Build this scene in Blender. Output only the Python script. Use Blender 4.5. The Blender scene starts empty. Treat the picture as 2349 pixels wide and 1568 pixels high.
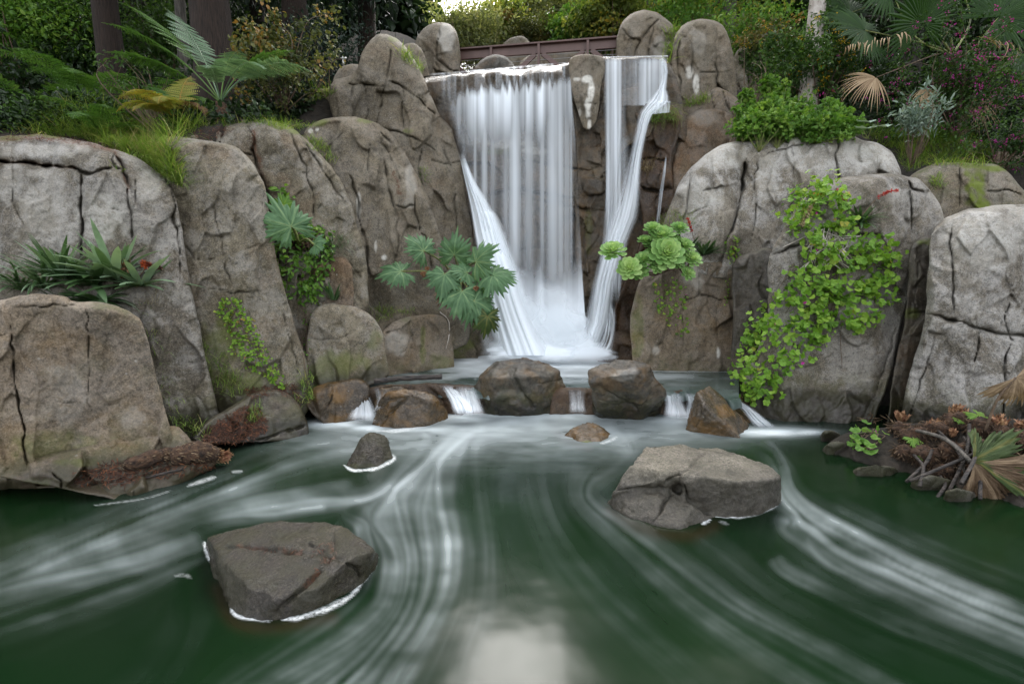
EXPOSURE = 1.38
import bpy, bmesh, math, random
import numpy as np
from mathutils import Vector
R_ = math.radians
scene = bpy.context.scene
COL = scene.collection
# ------------------------------------------------------------------ camera
# measurements were taken on a 2349 x 1568 reading of the photograph: focal length 1044 of those units,
# eye 1.8 m above the pool, looking 7.3 degrees down
F, CX, CY, CZ, PT = 1044.0, 1174.5, 784.0, 1.8, R_(7.31)
cp, sp = math.cos(PT), math.sin(PT)
cam_d = bpy.data.cameras.new('camera'); cam = bpy.data.objects.new('camera', cam_d); COL.objects.link(cam)
cam.location = (0, 0, CZ); cam.rotation_euler = (R_(90) - PT, 0, 0)
cam_d.sensor_width = 36; cam_d.lens = 36 * F / 2349; cam_d.clip_end = 2000; cam_d.clip_start = .05
scene.camera = cam
def ray(px, py):
    px = np.asarray(px, float); py = np.asarray(py, float)
    a = (px - CX) / F; b = -(py - CY) / F
    return np.stack([a, cp + b * sp, -sp + b * cp], -1)      # t=1 ray, y forward
def P(px, py, Y):
    r = ray(px, py); t = np.asarray(Y, float) / r[..., 1]
    return r * t[..., None] + np.array([0, 0, CZ])
def G(px, py, z=0.0):
    r = ray(px, py); t = (np.asarray(z, float) - CZ) / r[..., 2]
    return r * t[..., None] + np.array([0, 0, CZ])
def proj(v):
    v = np.asarray(v, float); y = v[..., 1]; z = v[..., 2] - CZ
    dep = y * cp - z * sp; up = y * sp + z * cp
    dep = np.maximum(dep, .01)
    return CX + F * v[..., 0] / dep, CY - F * up / dep
def PV(px, py, Y): return Vector(P(px, py, Y))
# ------------------------------------------------------------------ noise
def _h(ix, iy, iz, s):
    h = (ix * 374761393 + iy * 668265263 + iz * 2147483647 + s * 144665) & 0xffffffff
    h = ((h ^ (h >> 13)) * 1274126177) & 0xffffffff
    h = ((h ^ (h >> 16)) * 2246822519) & 0xffffffff
    return ((h >> 8) & 0xffff) / 65535.0
def vnoise(p, s=0):
    p = np.asarray(p, float); i = np.floor(p).astype(np.int64); f = p - i; u = f * f * f * (f * (f * 6 - 15) + 10)
    x, y, z = i[..., 0], i[..., 1], i[..., 2]; r = 0
    for dx in (0, 1):
        wx = u[..., 0] if dx else 1 - u[..., 0]
        for dy in (0, 1):
            wy = u[..., 1] if dy else 1 - u[..., 1]
            for dz in (0, 1):
                wz = u[..., 2] if dz else 1 - u[..., 2]
                r = r + wx * wy * wz * _h(x + dx, y + dy, z + dz, s)
    return r * 2 - 1
def fbm(p, o=4, s=0, g=.5):
    r = 0; a = 1.; k = 1.
    for j in range(o):
        r = r + a * vnoise(np.asarray(p) * k, s + j * 17); a *= g; k *= 2.03
    return r
def sstep(a, b, x):
    t = np.clip((np.asarray(x, float) - a) / (b - a), 0, 1); return t * t * (3 - 2 * t)
# ------------------------------------------------------------------ mesh helpers
def mesh_from(name, V, polys, attrs=None, smooth=True):
    """polys: list of (n,k) int arrays; attrs: name -> per-vertex float array"""
    V = np.asarray(V, np.float32).reshape(-1, 3)
    me = bpy.data.meshes.new(name); me.vertices.add(len(V)); me.vertices.foreach_set('co', V.ravel())
    polys = [np.asarray(p, np.int32) for p in polys if len(p)]
    if polys:
        li = np.concatenate([p.ravel() for p in polys]); tot = np.concatenate([np.full(len(p), p.shape[1], np.int32) for p in polys])
        st = np.concatenate([[0], np.cumsum(tot)[:-1]]).astype(np.int32)
        me.loops.add(len(li)); me.loops.foreach_set('vertex_index', li)
        me.polygons.add(len(tot)); me.polygons.foreach_set('loop_start', st)
        try: me.polygons.foreach_set('loop_total', tot)
        except Exception: pass
        me.polygons.foreach_set('use_smooth', np.full(len(tot), smooth, bool))
    for k, a in (attrs or {}).items():
        at = me.attributes.new(k, 'FLOAT', 'POINT'); at.data.foreach_set('value', np.asarray(a, np.float32).ravel())
    me.update(calc_edges=True); me.validate()
    return me
def link(name, me, mat=None, parent=None):
    o = bpy.data.objects.new(name, me); COL.objects.link(o)
    if mat and me: me.materials.append(mat)
    if parent: o.parent = parent
    return o
def tag(o, label=None, cat=None, group=None, kind=None):
    if label: o['label'] = label
    if cat: o['category'] = cat
    if group: o['group'] = group
    if kind: o['kind'] = kind
    return o
def thing(name, label, cat, loc=(0, 0, 0), group=None):
    o = bpy.data.objects.new(name, None); COL.objects.link(o); o.location = Vector(loc); o.empty_display_size = .1
    return tag(o, label, cat, group)
def put(name, V, polys, mat, parent=None, attrs=None, smooth=True, origin=None):
    """mesh object whose origin sits at its own base; V in world space (parents are unrotated)"""
    V = np.asarray(V, float).reshape(-1, 3)
    if parent is not None: org = np.array(parent_loc(parent))
    elif origin is not None: org = np.array(origin, float)
    else: org = np.array([V[:, 0].mean(), V[:, 1].mean(), V[:, 2].min()])
    o = link(name, mesh_from(name, V - org, polys, attrs, smooth), mat, parent)
    if parent is None: o.location = Vector(org)
    return o
def parent_loc(p):
    v = Vector((0, 0, 0))
    while p is not None: v = v + p.location; p = p.parent
    return v
class Geo:
    def __init__(s): s.V = []; s.q = []; s.t = []; s.tint = []; s.n = 0
    def add(s, V, quads=None, tris=None, tint=None):
        V = np.asarray(V, float).reshape(-1, 3)
        if quads is not None and len(quads): s.q.append(np.asarray(quads, int) + s.n)
        if tris is not None and len(tris): s.t.append(np.asarray(tris, int) + s.n)
        s.V.append(V); s.n += len(V)
        s.tint.append(np.full(len(V), .5) if tint is None else np.broadcast_to(np.asarray(tint, float), (len(V),)))
    def put(s, name, mat, parent=None, smooth=True, origin=None):
        pol = []
        if s.q: pol.append(np.concatenate(s.q))
        if s.t: pol.append(np.concatenate(s.t))
        return put(name, np.concatenate(s.V), pol, mat, parent, {'tint': np.concatenate(s.tint)}, smooth, origin)
def smooth_poly(pts, it=2, closed=True):
    p = np.asarray(pts, float)
    for _ in range(it):
        if closed:
            q = np.roll(p, -1, 0); p = np.stack([.8 * p + .2 * q, .2 * p + .8 * q], 1).reshape(-1, 2)
        else:
            a, b = p[:-1], p[1:]; m = np.stack([.78 * a + .22 * b, .22 * a + .78 * b], 1).reshape(-1, p.shape[1]); p = np.concatenate([p[:1], m, p[-1:]])
    return p
def seg_dist(pts, a, b):
    """distance from pts (N,2) to nearest of segments, nearest point, parameter along"""
    best = np.full(len(pts), 1e9); near = np.zeros((len(pts), 2)); idx = np.zeros(len(pts))
    for k in range(len(a)):
        d = b[k] - a[k]; L = d @ d + 1e-9
        t = np.clip(((pts - a[k]) @ d) / L, 0, 1); c = a[k] + t[:, None] * d
        e = np.hypot(*(pts - c).T); m = e < best
        best[m] = e[m]; near[m] = c[m]; idx[m] = k + t[m]
    return best, near, idx
def inside(pts, poly):
    x, y = pts[:, 0], pts[:, 1]; r = np.zeros(len(pts), bool); n = len(poly)
    for k in range(n):
        x1, y1 = poly[k]; x2, y2 = poly[(k + 1) % n]
        if y1 == y2: continue
        c = ((y1 > y) != (y2 > y)) & (x < (x2 - x1) * (y - y1) / (y2 - y1) + x1); r ^= c
    return r
def tube(geo, pts, radii, seg=8, tint=.5, rough=0., cap=True):
    pts = np.asarray(pts, float); n = len(pts); radii = np.broadcast_to(np.asarray(radii, float), (n,))
    T = np.gradient(pts, axis=0); T /= np.linalg.norm(T, axis=1)[:, None] + 1e-9
    ref = np.array([0, 0, 1.]) if abs(T[0, 2]) < .9 else np.array([1., 0, 0])
    A = np.cross(T, ref); A /= np.linalg.norm(A, axis=1)[:, None] + 1e-9; B = np.cross(T, A)
    th = np.linspace(0, 2 * math.pi, seg, endpoint=False)
    rr = radii[:, None] * np.ones(seg)
    if rough: rr = rr * (1 + rough * (np.random.RandomState(int(abs(pts.sum() * 977)) % 9999).rand(n, seg) - .5))
    V = pts[:, None] + A[:, None] * (np.cos(th)[None, :, None] * rr[..., None]) + B[:, None] * (np.sin(th)[None, :, None] * rr[..., None])
    i = np.arange(n - 1)[:, None] * seg; j = np.arange(seg)[None]; j2 = (j + 1) % seg
    q = np.stack([i + j, i + j2, i + seg + j2, i + seg + j], -1).reshape(-1, 4)
    V = V.reshape(-1, 3); tr = None
    if cap:
        V = np.concatenate([V, pts[:1], pts[-1:]]); a = n * seg
        tr = np.concatenate([np.stack([np.full(seg, a), j2[0], j[0]], -1), np.stack([np.full(seg, a + 1), (n - 1) * seg + j[0], (n - 1) * seg + j2[0]], -1)])
    geo.add(V, q, tr, tint)
def curve_pts(ctrl, n=16):
    c = np.asarray(ctrl, float); c = np.concatenate([[2 * c[0] - c[1]], c, [2 * c[-1] - c[-2]]]); out = []
    m = len(c) - 3; k = max(2, n // m)
    for i in range(m):
        p0, p1, p2, p3 = c[i:i + 4]; t = np.linspace(0, 1, k, endpoint=False)[:, None]
        out.append(.5 * (2 * p1 + (p2 - p0) * t + (2 * p0 - 5 * p1 + 4 * p2 - p3) * t ** 2 + (3 * p1 - p0 - 3 * p2 + p3) * t ** 3))
    return np.concatenate(out + [c[-2:-1]])
# ------------------------------------------------------------------ node helpers
def new_mat(name):
    m = bpy.data.materials.new(name); m.use_nodes = True; nt = m.node_tree; nt.nodes.clear()
    out = nt.nodes.new('ShaderNodeOutputMaterial'); return m, nt, out
class NT:
    def __init__(s, nt): s.nt = nt
    def n(s, t, ins=None, **kw):
        nd = s.nt.nodes.new('ShaderNode' + t)
        for k, v in kw.items(): setattr(nd, k, v)
        for k, v in (ins or {}).items():
            if hasattr(v, 'is_output') or isinstance(v, bpy.types.NodeSocket): s.nt.links.new(v, nd.inputs[k])
            else: nd.inputs[k].default_value = v
        return nd
    def noise(s, vec, scale, detail=4, rough=.55, dist=0.):
        return s.n('TexNoise', {'Vector': vec, 'Scale': scale, 'Detail': detail, 'Roughness': rough, 'Distortion': dist}).outputs['Fac']
    def ramp(s, fac, stops):
        r = s.n('ValToRGB', {'Fac': fac}); e = r.color_ramp.elements
        while len(e) > 1: e.remove(e[-1])
        e[0].position = stops[0][0]; e[0].color = col(stops[0][1])
        for p, c in stops[1:]:
            x = e.new(p); x.color = col(c)
        return r.outputs['Color']
    def mix(s, f, a, b, mode='MIX'):
        nd = s.n('Mix', data_type='RGBA', blend_type=mode)
        for k, v in ((0, f), (6, a), (7, b)):
            if isinstance(v, bpy.types.NodeSocket): s.nt.links.new(v, nd.inputs[k])
            else: nd.inputs[k].default_value = col(v) if k else v
        return nd.outputs[2]
    def math(s, op, a, b=0., c=None, clamp=False):
        nd = s.n('Math', operation=op, use_clamp=clamp)
        for k, v in ((0, a), (1, b), (2, c)):
            if v is None: continue
            if isinstance(v, bpy.types.NodeSocket): s.nt.links.new(v, nd.inputs[k])
            else: nd.inputs[k].default_value = v
        return nd.outputs[0]
    def attr(s, name): return s.n('Attribute', attribute_name=name).outputs['Fac']
    def maprange(s, v, a, b, c=0., d=1.):
        return s.n('MapRange', {'Value': v, 'From Min': a, 'From Max': b, 'To Min': c, 'To Max': d}, interpolation_type='SMOOTHSTEP').outputs['Result']
def col(c):
    if isinstance(c, (int, float)): c = (c, c, c)
    return tuple(c) + (1,) if len(c) == 3 else tuple(c)
# ------------------------------------------------------------------ materials
K_ALB = .63
def rock_mat(name, dark, mid, light, speck=.5, pale=0., moss=.15, stain=(.15, .10, .06), stain_f=.5, rough=.85,
             wet_z=None, wet_all=0., ochre=0., bump=.5, algae=.6, streak=.4):
    m, nt, out = new_mat(name); N = NT(nt)
    geo = N.n('NewGeometry'); pos = geo.outputs['Position']
    sep = N.n('SeparateXYZ', {0: pos}); nrm = N.n('SeparateXYZ', {0: geo.outputs['Normal']})
    dark, mid, light = [[c * K_ALB * w for c, w in zip(v, (1.10, 1., .83))] for v in (dark, mid, light)]
    big = N.noise(pos, .9, 6, .66, .5); med = N.noise(pos, 4.5, 7, .7, .5); fine = N.noise(pos, 21, 6, .8)
    grain = N.noise(pos, 62, 4, .85)
    base = N.ramp(N.math('ADD', N.math('MULTIPLY', big, .7), N.math('MULTIPLY', med, .3)), [(.40, dark), (.5, mid), (.60, light)])
    base = N.mix(N.math('MULTIPLY', N.maprange(med, .49, .62), .6), base, [c * .62 for c in dark], 'MIX')
    # vertical run-off streaks
    st = N.n('Mapping', {'Vector': pos, 'Scale': (6.5, 6.5, .5)})
    stn = N.noise(st.outputs[0], 1., 6, .7, .3)
    base = N.mix(N.math('MULTIPLY', N.maprange(stn, .5, .68), streak), base, [c * .45 for c in dark])
    base = N.mix(N.math('MULTIPLY', N.maprange(N.noise(pos, 1.7, 6, .65, .6), .48, .68), stain_f), base, stain)
    if pale:
        pn = N.math('ADD', N.noise(pos, 1.9, 8, .75, .3), N.math('MULTIPLY', N.math('ADD', fine, grain), .22))
        base = N.mix(N.math('MULTIPLY', N.maprange(pn, .66, .80), pale), base, (.50, .49, .47))
    # grain: light and dark mineral flecks
    base = N.mix(N.math('MULTIPLY', N.maprange(grain, .50, .63), speck), base, [min(1, c * 1.5 + .02) for c in light])
    base = N.mix(N.math('MULTIPLY', N.maprange(grain, .49, .36), speck), base, [c * .45 for c in dark])
    base = N.mix(N.math('MULTIPLY', N.maprange(fine, .51, .63), .6), base, [c * .5 for c in dark])
    base = N.mix(N.math('MULTIPLY', N.maprange(fine, .47, .36), .35), base, [c * 1.25 for c in light])
    # sparse lichen dots
    vor = N.n('TexVoronoi', {'Vector': pos, 'Scale': 9.}); ld = N.maprange(vor.outputs['Distance'], .13, .06)
    ld = N.math('MULTIPLY', ld, N.maprange(N.noise(pos, 5, 2), .56, .66))
    base = N.mix(N.math('MULTIPLY', ld, .45), base, (.5, .5, .46))
    # moss: on upward faces and where noise allows
    up = N.maprange(nrm.outputs['Z'], .25, .9)
    mz = N.math('MULTIPLY', N.maprange(N.noise(pos, 2.6, 6, .65), .5, .68), N.math('ADD', N.math('MULTIPLY', up, .8), .35))
    base = N.mix(N.math('MULTIPLY', mz, moss, clamp=True), base, (.065, .075, .025))
    if ochre:
        oz = N.maprange(N.noise(pos, 3.1, 5, .6, .5), .45, .65)
        base = N.mix(N.math('MULTIPLY', oz, ochre), base, (.21, .11, .028))
    mo = N.attr('moss'); base = N.mix(N.math('MULTIPLY', mo, N.maprange(med, .3, .5)), base, (.10, .13, .012))
    pa = N.attr('pale'); base = N.mix(N.math('MULTIPLY', pa, N.maprange(fine, .3, .5)), base, (.68, .66, .6))  # white splashes and pale marks; on some boulder tops, painted-in highlights
    rough_s = rough; wetf = None
    if wet_z is not None:
        h = N.math('ADD', sep.outputs['Z'], N.math('MULTIPLY', N.noise(pos, 3., 4), -.35))
        wetf = N.maprange(h, wet_z - .12 + .16, wet_z - .30 + .12)
        al = N.math('MULTIPLY', N.maprange(h, wet_z + .28, wet_z - .2), algae)
        base = N.mix(N.math('MULTIPLY', al, N.maprange(N.noise(pos, 6, 4), .35, .6)), base, (.085, .085, .025))
        base = N.mix(N.math('MULTIPLY', wetf, .72), base, [c * .22 for c in dark])
    wa = N.math('MULTIPLY', N.maprange(N.noise(pos, 1.8, 4), .3, .55), wet_all) if wet_all else 0.
    if wet_all: base = N.mix(N.math('MULTIPLY', wa, .35), base, [c * .5 for c in dark])
    cr = N.attr('crack'); base = N.mix(N.math('MULTIPLY', cr, .6), base, (.026, .024, .015))
    dn = N.attr('needle'); base = N.mix(N.math('MULTIPLY', dn, N.maprange(fine, .4, .6)), base, (.10, .042, .02))
    r = N.math('SUBTRACT', rough_s, N.math('MULTIPLY', wa, .55) if wet_all else 0.)
    if wetf is not None: r = N.math('SUBTRACT', r, N.math('MULTIPLY', wetf, .45))
    hgt = N.math('ADD', N.math('MULTIPLY', N.noise(pos, 11, 5, .65, .3), .26), N.math('ADD', N.math('MULTIPLY', fine, .20), N.math('MULTIPLY', grain, .16)))
    hgt = N.math('ADD', hgt, N.math('MULTIPLY', N.maprange(N.noise(pos, 13, 3, .5, .8), .64, .74), -.12))
    bp = N.n('Bump', {'Height': hgt, 'Strength': bump, 'Distance': .06})
    b = N.n('BsdfPrincipled', {'Base Color': base, 'Roughness': r, 'Normal': bp.outputs[0]})
    b.inputs['Specular IOR Level'].default_value = .35
    nt.links.new(b.outputs[0], out.inputs[0]); return m
GREY = dict(dark=(.100, .094, .075), mid=(.185, .172, .140), light=(.285, .268, .23))
M = {}
M['dry'] = rock_mat('grey_rock', **GREY, wet_z=.45, pale=.22)
M['dry_up'] = rock_mat('grey_rock_brownish', dark=(.105, .095, .077), mid=(.182, .164, .135), light=(.27, .248, .212), pale=.10, stain_f=.35)
M['ledge'] = rock_mat('tan_rock', dark=(.13, .112, .092), mid=(.21, .178, .145), light=(.30, .26, .22), stain=(.17, .11, .05), stain_f=.6, wet_z=.2, moss=.5, pale=.12)
M['pale'] = rock_mat('pale_lichen_rock', dark=(.13, .125, .117), mid=(.24, .23, .215), light=(.37, .36, .34), pale=.62, stain_f=.12, moss=.15, bump=.7)
M['pale_low'] = rock_mat('pale_rock_wet_foot', dark=(.11, .105, .095), mid=(.19, .18, .165), light=(.29, .28, .26), pale=.35, stain_f=.2, wet_z=.30, moss=.2)
M['frontpale'] = rock_mat('whitish_granite', dark=(.12, .118, .114), mid=(.21, .205, .198), light=(.33, .325, .315), pale=.55, wet_z=.3, stain_f=.15, bump=.7)
M['brown'] = rock_mat('brown_stained_rock', dark=(.10, .08, .062), mid=(.185, .145, .11), light=(.29, .235, .185), stain=(.16, .085, .04), stain_f=.6, pale=.12)
M['wetcliff'] = rock_mat('wet_cliff_rock', dark=(.055, .05, .046), mid=(.125, .108, .088), light=(.21, .19, .16), stain=(.11, .06, .025), stain_f=.7, wet_all=1., rough=.6, moss=.25, ochre=.25, bump=1.)
M['wetbrown'] = rock_mat('wet_brown_rock', dark=(.05, .034, .024), mid=(.10, .066, .044), light=(.17, .125, .09), stain=(.085, .04, .018), stain_f=.7, wet_all=1., rough=.55, ochre=.15, bump=.9)
M['cascade'] = rock_mat('wet_gold_rock', dark=(.04, .033, .026), mid=(.10, .08, .06), light=(.18, .155, .125), stain=(.16, .085, .02), stain_f=.75, wet_all=.9, rough=.6, ochre=.55, bump=.5, moss=.1)
M['slate'] = rock_mat('bluish_wet_rock', dark=(.045, .048, .053), mid=(.095, .095, .096), light=(.17, .163, .152), stain=(.15, .095, .04), stain_f=.5, wet_all=.5, rough=.65, ochre=.3, moss=.1, bump=.5, wet_z=.1)
M['mossy'] = rock_mat('mossy_rock', **GREY, moss=.9, pale=.15)
M['wetdark'] = rock_mat('dark_wet_rock', dark=(.05, .048, .045), mid=(.092, .088, .08), light=(.16, .15, .138), wet_z=.15, wet_all=.5, rough=.7, moss=.35)
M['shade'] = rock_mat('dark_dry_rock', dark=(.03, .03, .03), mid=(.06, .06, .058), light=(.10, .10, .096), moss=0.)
M['darkgrain'] = rock_mat('dark_coarse_rock', dark=(.06, .054, .047), mid=(.11, .10, .088), light=(.19, .175, .155), speck=.85, wet_z=.22, wet_all=.5, rough=.65, bump=.9, moss=.05, stain_f=.25)
M['islet'] = rock_mat('sandy_grey_rock', dark=(.115, .112, .107), mid=(.19, .186, .178), light=(.28, .275, .265), speck=.75, wet_z=.22, moss=.03, bump=.75, stain_f=.12, algae=.2)
def leaf_mat(name, stops, rough=.5, trans=.35, spec=.4, vein=0.):
    m, nt, out = new_mat(name); N = NT(nt); t = N.attr('tint')
    pos = N.n('NewGeometry').outputs['Position']
    t2 = N.math('ADD', t, N.math('MULTIPLY', N.math('SUBTRACT', N.noise(pos, 9., 3), .5), .45))
    c = N.ramp(t2, stops)
    b = N.n('BsdfPrincipled', {'Base Color': c, 'Roughness': rough}); b.inputs['Specular IOR Level'].default_value = spec
    if vein:
        bp = N.n('Bump', {'Height': N.noise(pos, 55., 3), 'Strength': vein, 'Distance': .01}); nt.links.new(bp.outputs[0], b.inputs['Normal'])
    tr = N.n('BsdfTranslucent', {'Color': N.mix(1., c, (1., 1., .55), 'MULTIPLY')})
    mx = N.n('MixShader', {0: trans, 1: b.outputs[0], 2: tr.outputs[0]}); nt.links.new(mx.outputs[0], out.inputs[0]); return m
def simple_mat(name, c1, c2, scale=8., rough=.7, bump=.3, stretch=None, metal=0., detail=5):
    m, nt, out = new_mat(name); N = NT(nt); pos = N.n('NewGeometry').outputs['Position']
    if stretch: pos = N.n('Mapping', {'Vector': pos, 'Scale': stretch}).outputs[0]
    f = N.noise(pos, scale, detail, .62, .3); c = N.ramp(f, [(.32, c1), (.68, c2)])
    bp = N.n('Bump', {'Height': f, 'Strength': bump, 'Distance': .05})
    b = N.n('BsdfPrincipled', {'Base Color': c, 'Roughness': rough, 'Normal': bp.outputs[0], 'Metallic': metal}); nt.links.new(b.outputs[0], out.inputs[0]); return m
L = {}
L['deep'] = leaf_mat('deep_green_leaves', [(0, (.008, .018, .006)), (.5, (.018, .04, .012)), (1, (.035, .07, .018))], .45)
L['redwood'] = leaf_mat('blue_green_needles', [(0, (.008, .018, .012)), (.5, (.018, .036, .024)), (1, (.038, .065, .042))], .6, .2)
L['mid'] = leaf_mat('mid_green_leaves', [(0, (.02, .05, .01)), (.5, (.045, .10, .018)), (1, (.09, .17, .03))], .45, .4)
L['bright'] = leaf_mat('bright_green_leaves', [(0, (.055, .14, .02)), (.5, (.12, .26, .035)), (1, (.24, .37, .06))], .5, .42)
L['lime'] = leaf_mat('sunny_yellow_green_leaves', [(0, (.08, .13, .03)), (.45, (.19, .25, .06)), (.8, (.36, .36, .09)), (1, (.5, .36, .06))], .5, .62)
L['pale'] = leaf_mat('pale_haze_tinted_leaves', [(0, (.14, .17, .08)), (.5, (.26, .30, .14)), (1, (.42, .40, .20))], .55, .62)  # milky haze over the distant foliage is put into this leaf colour
L['olive'] = leaf_mat('olive_yellow_leaves', [(0, (.04, .06, .018)), (.5, (.10, .115, .032)), (.85, (.20, .18, .05)), (1, (.27, .15, .04))], .5, .35)
L['fern'] = leaf_mat('fern_green_fronds', [(0, (.03, .09, .015)), (.5, (.08, .18, .035)), (1, (.15, .25, .06))], .5, .4)
L['fernpale'] = leaf_mat('silvery_fern_fronds', [(0, (.05, .11, .06)), (.5, (.13, .23, .13)), (1, (.25, .36, .22))], .45, .35)
L['fernyel'] = leaf_mat('yellowing_fern_fronds', [(0, (.16, .20, .03)), (.5, (.27, .27, .045)), (.8, (.34, .23, .04)), (1, (.30, .14, .03))], .55, .4)
L['fernbrown'] = leaf_mat('dead_fern_fronds', [(0, (.10, .05, .02)), (1, (.22, .12, .05))], .7, .2)
L['grass'] = leaf_mat('fresh_grass', [(0, (.08, .17, .025)), (.5, (.19, .31, .05)), (.85, (.32, .37, .10)), (1, (.48, .40, .2))], .55, .4)
L['straw'] = leaf_mat('dry_grass', [(0, (.20, .15, .07)), (1, (.42, .34, .2))], .7, .3)
L['brom'] = leaf_mat('bromeliad_leaves', [(0, (.02, .05, .014)), (.5, (.065, .13, .045)), (.8, (.15, .24, .13)), (1, (.26, .37, .24))], .3, .25, .5)
L['gunnera'] = leaf_mat('gunnera_leaf_green', [(0, (.05, .11, .05)), (.5, (.10, .20, .09)), (.8, (.17, .28, .13)), (1, (.28, .36, .15))], .55, .3, .35, .6)
L['gunyel'] = leaf_mat('gunnera_leaf_mottled', [(0, (.02, .035, .008)), (.5, (.055, .09, .022)), (1, (.20, .18, .045))], .6, .25, .35, .6)
L['gundead'] = leaf_mat('gunnera_leaf_dead', [(0, (.035, .022, .014)), (.45, (.13, .085, .05)), (1, (.34, .25, .16))], .75, .15, .3, .8)
L['geran'] = leaf_mat('geranium_leaves', [(0, (.05, .13, .012)), (.45, (.16, .33, .03)), (.82, (.30, .45, .06)), (.94, (.40, .36, .05)), (1, (.50, .25, .08))], .5, .4)
L['succ'] = leaf_mat('succulent_leaves', [(0, (.07, .16, .04)), (.5, (.22, .40, .12)), (1, (.52, .68, .28))], .4, .2)
L['grey'] = leaf_mat('grey_felted_leaves', [(0, (.10, .15, .11)), (.5, (.22, .30, .24)), (1, (.42, .50, .43))], .7, .25)
L['magenta'] = leaf_mat('magenta_petals', [(0, (.30, .012, .20)), (1, (.62, .06, .45))], .5, .4)
L['yellowfl'] = leaf_mat('yellow_petals', [(0, (.55, .30, .01)), (1, (.8, .55, .04))], .5, .4)
L['redfl'] = leaf_mat('red_bracts', [(0, (.22, .008, .012)), (1, (.62, .05, .03))], .5, .25)
L['orange'] = leaf_mat('orange_bracts', [(0, (.03, .012, .01)), (.4, (.16, .03, .015)), (1, (.62, .12, .03))], .5, .25)
L['palm'] = leaf_mat('palm_leaves', [(0, (.015, .045, .008)), (.5, (.028, .072, .012)), (1, (.06, .125, .025))], .55, .3, .25)
L['palmdead'] = leaf_mat('dead_palm_leaf', [(0, (.20, .13, .07)), (.5, (.38, .27, .16)), (1, (.55, .42, .27))], .7, .3)
M['litter'] = leaf_mat('rusty_needles', [(0, (.02, .010, .006)), (.55, (.075, .028, .014)), (1, (.22, .085, .035))], .8, .1)
M['bark'] = simple_mat('redwood_bark', (.008, .005, .0035), (.042, .026, .018), 7, .95, 1., (7, 7, .45))
M['barkgrey'] = simple_mat('grey_bark', (.05, .045, .04), (.15, .135, .115), 6, .9, .8, (3, 3, .6))
M['birch'] = simple_mat('pale_peeling_bark', (.30, .25, .21), (.62, .58, .53), 4, .75, .5, (3, 3, 1.5))
M['stem'] = simple_mat('brown_stems', (.06, .04, .025), (.16, .11, .07), 20, .8, .3)
M['greenstem'] = simple_mat('green_stems', (.10, .13, .03), (.24, .26, .08), 20, .6, .2)
M['steel'] = simple_mat('brown_painted_steel', (.088, .047, .038), (.125, .068, .056), 3, .5, .08)
M['wire'] = simple_mat('steel_wire', (.3, .3, .3), (.45, .45, .45), 8, .4, .1, metal=.8)
M['char'] = simple_mat('charred_wood', (.008, .008, .009), (.07, .055, .045), 9, .65, .9, (1, 4, 4))
M['crown'] = simple_mat('fibrous_brown_rhizome', (.012, .007, .005), (.11, .058, .03), 22, .9, 1.)
M['bud'] = simple_mat('reddish_bud_scales', (.16, .04, .025), (.48, .30, .15), 26, .65, .7, (1, 1, .25))
M['soil'] = simple_mat('dark_soil', (.008, .007, .005), (.028, .021, .014), 6, .95, .8)
M['chrome'] = simple_mat('nickel_fitting', (.45, .45, .43), (.6, .6, .58), 5, .35, .1, metal=.7)
M['jet'] = simple_mat('white_foaming_jet', (.75, .77, .78), (.85, .86, .87), 12, .8, .4)
# ------------------------------------------------------------------ rocks
def jitter_line(pts, rs, amp=3.):
    p = smooth_poly(pts, 1, False); q = [p[0]]
    for a, b in zip(p[:-1], p[1:]):
        n = max(1, int(np.hypot(*(b - a)) / 14))
        for k in range(1, n + 1): q.append(a + (b - a) * k / n + rs.randn(2) * amp * (0 if k == n and b is p[-1] else 1) * .6)
    return np.array(q)
def crack_field(P2, cracks, rs, wob=2.2):
    """depth (m) to carve and dirt mask at picture points, for cracks (line, width, depth[, shoulder])"""
    dep = np.zeros(len(P2)); mask = np.zeros(len(P2))
    n3 = np.concatenate([P2 / 26., np.zeros((len(P2), 1))], 1)
    Pw = P2 + wob * np.stack([vnoise(n3, 3), vnoise(n3, 8)], 1)
    for c in cracks:
        ln, w, d = c[0], c[1] * .38, c[2]; sh = .45 * c[3] if len(c) > 3 else .13
        J = jitter_line(ln, rs)
        lo, hi = J.min(0) - 9 * w, J.max(0) + 9 * w
        m = ((Pw > lo) & (Pw < hi)).all(1)
        if not m.any(): continue
        e, _, idx = seg_dist(Pw[m], J[:-1], J[1:])
        tt = idx / max(1, len(J) - 1); tap = np.clip(np.minimum(tt, 1 - tt) * 7, .25, 1)
        nz = vnoise(n3[m] * 1.7, 21); wv = w * tap * (1 + .75 * nz)
        wv = np.maximum(wv, .6)
        gap = .45 + .55 * sstep(-.55, .05, vnoise(n3[m] * .8 + 9, 25)); dep[m] = np.maximum(dep[m], gap * d * tap * (np.exp(-(e / wv) ** 2) + sh * np.exp(-(e / (4.2 * w)) ** 2)))
        mask[m] = np.maximum(mask[m], np.exp(-(e / (wv * .9)) ** 2) * tap * gap)
    return dep, mask
def blobs(P2, lst):
    r = np.zeros(len(P2))
    for x, y, rx, ry, s in lst:
        d = np.hypot((P2[:, 0] - x) / rx, (P2[:, 1] - y) / ry) + .35 * vnoise(np.concatenate([P2 / 18., np.zeros((len(P2), 1))], 1), 5)
        r = np.maximum(r, s * sstep(1.1, .55, d))
    return r
def lines_mask(P2, lst, rs):
    r = np.zeros(len(P2))
    for ln, w in lst:
        J = jitter_line(ln, rs, 4); e, _, _ = seg_dist(P2, J[:-1], J[1:]); r = np.maximum(r, np.exp(-(e / w) ** 2))
    return r
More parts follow.
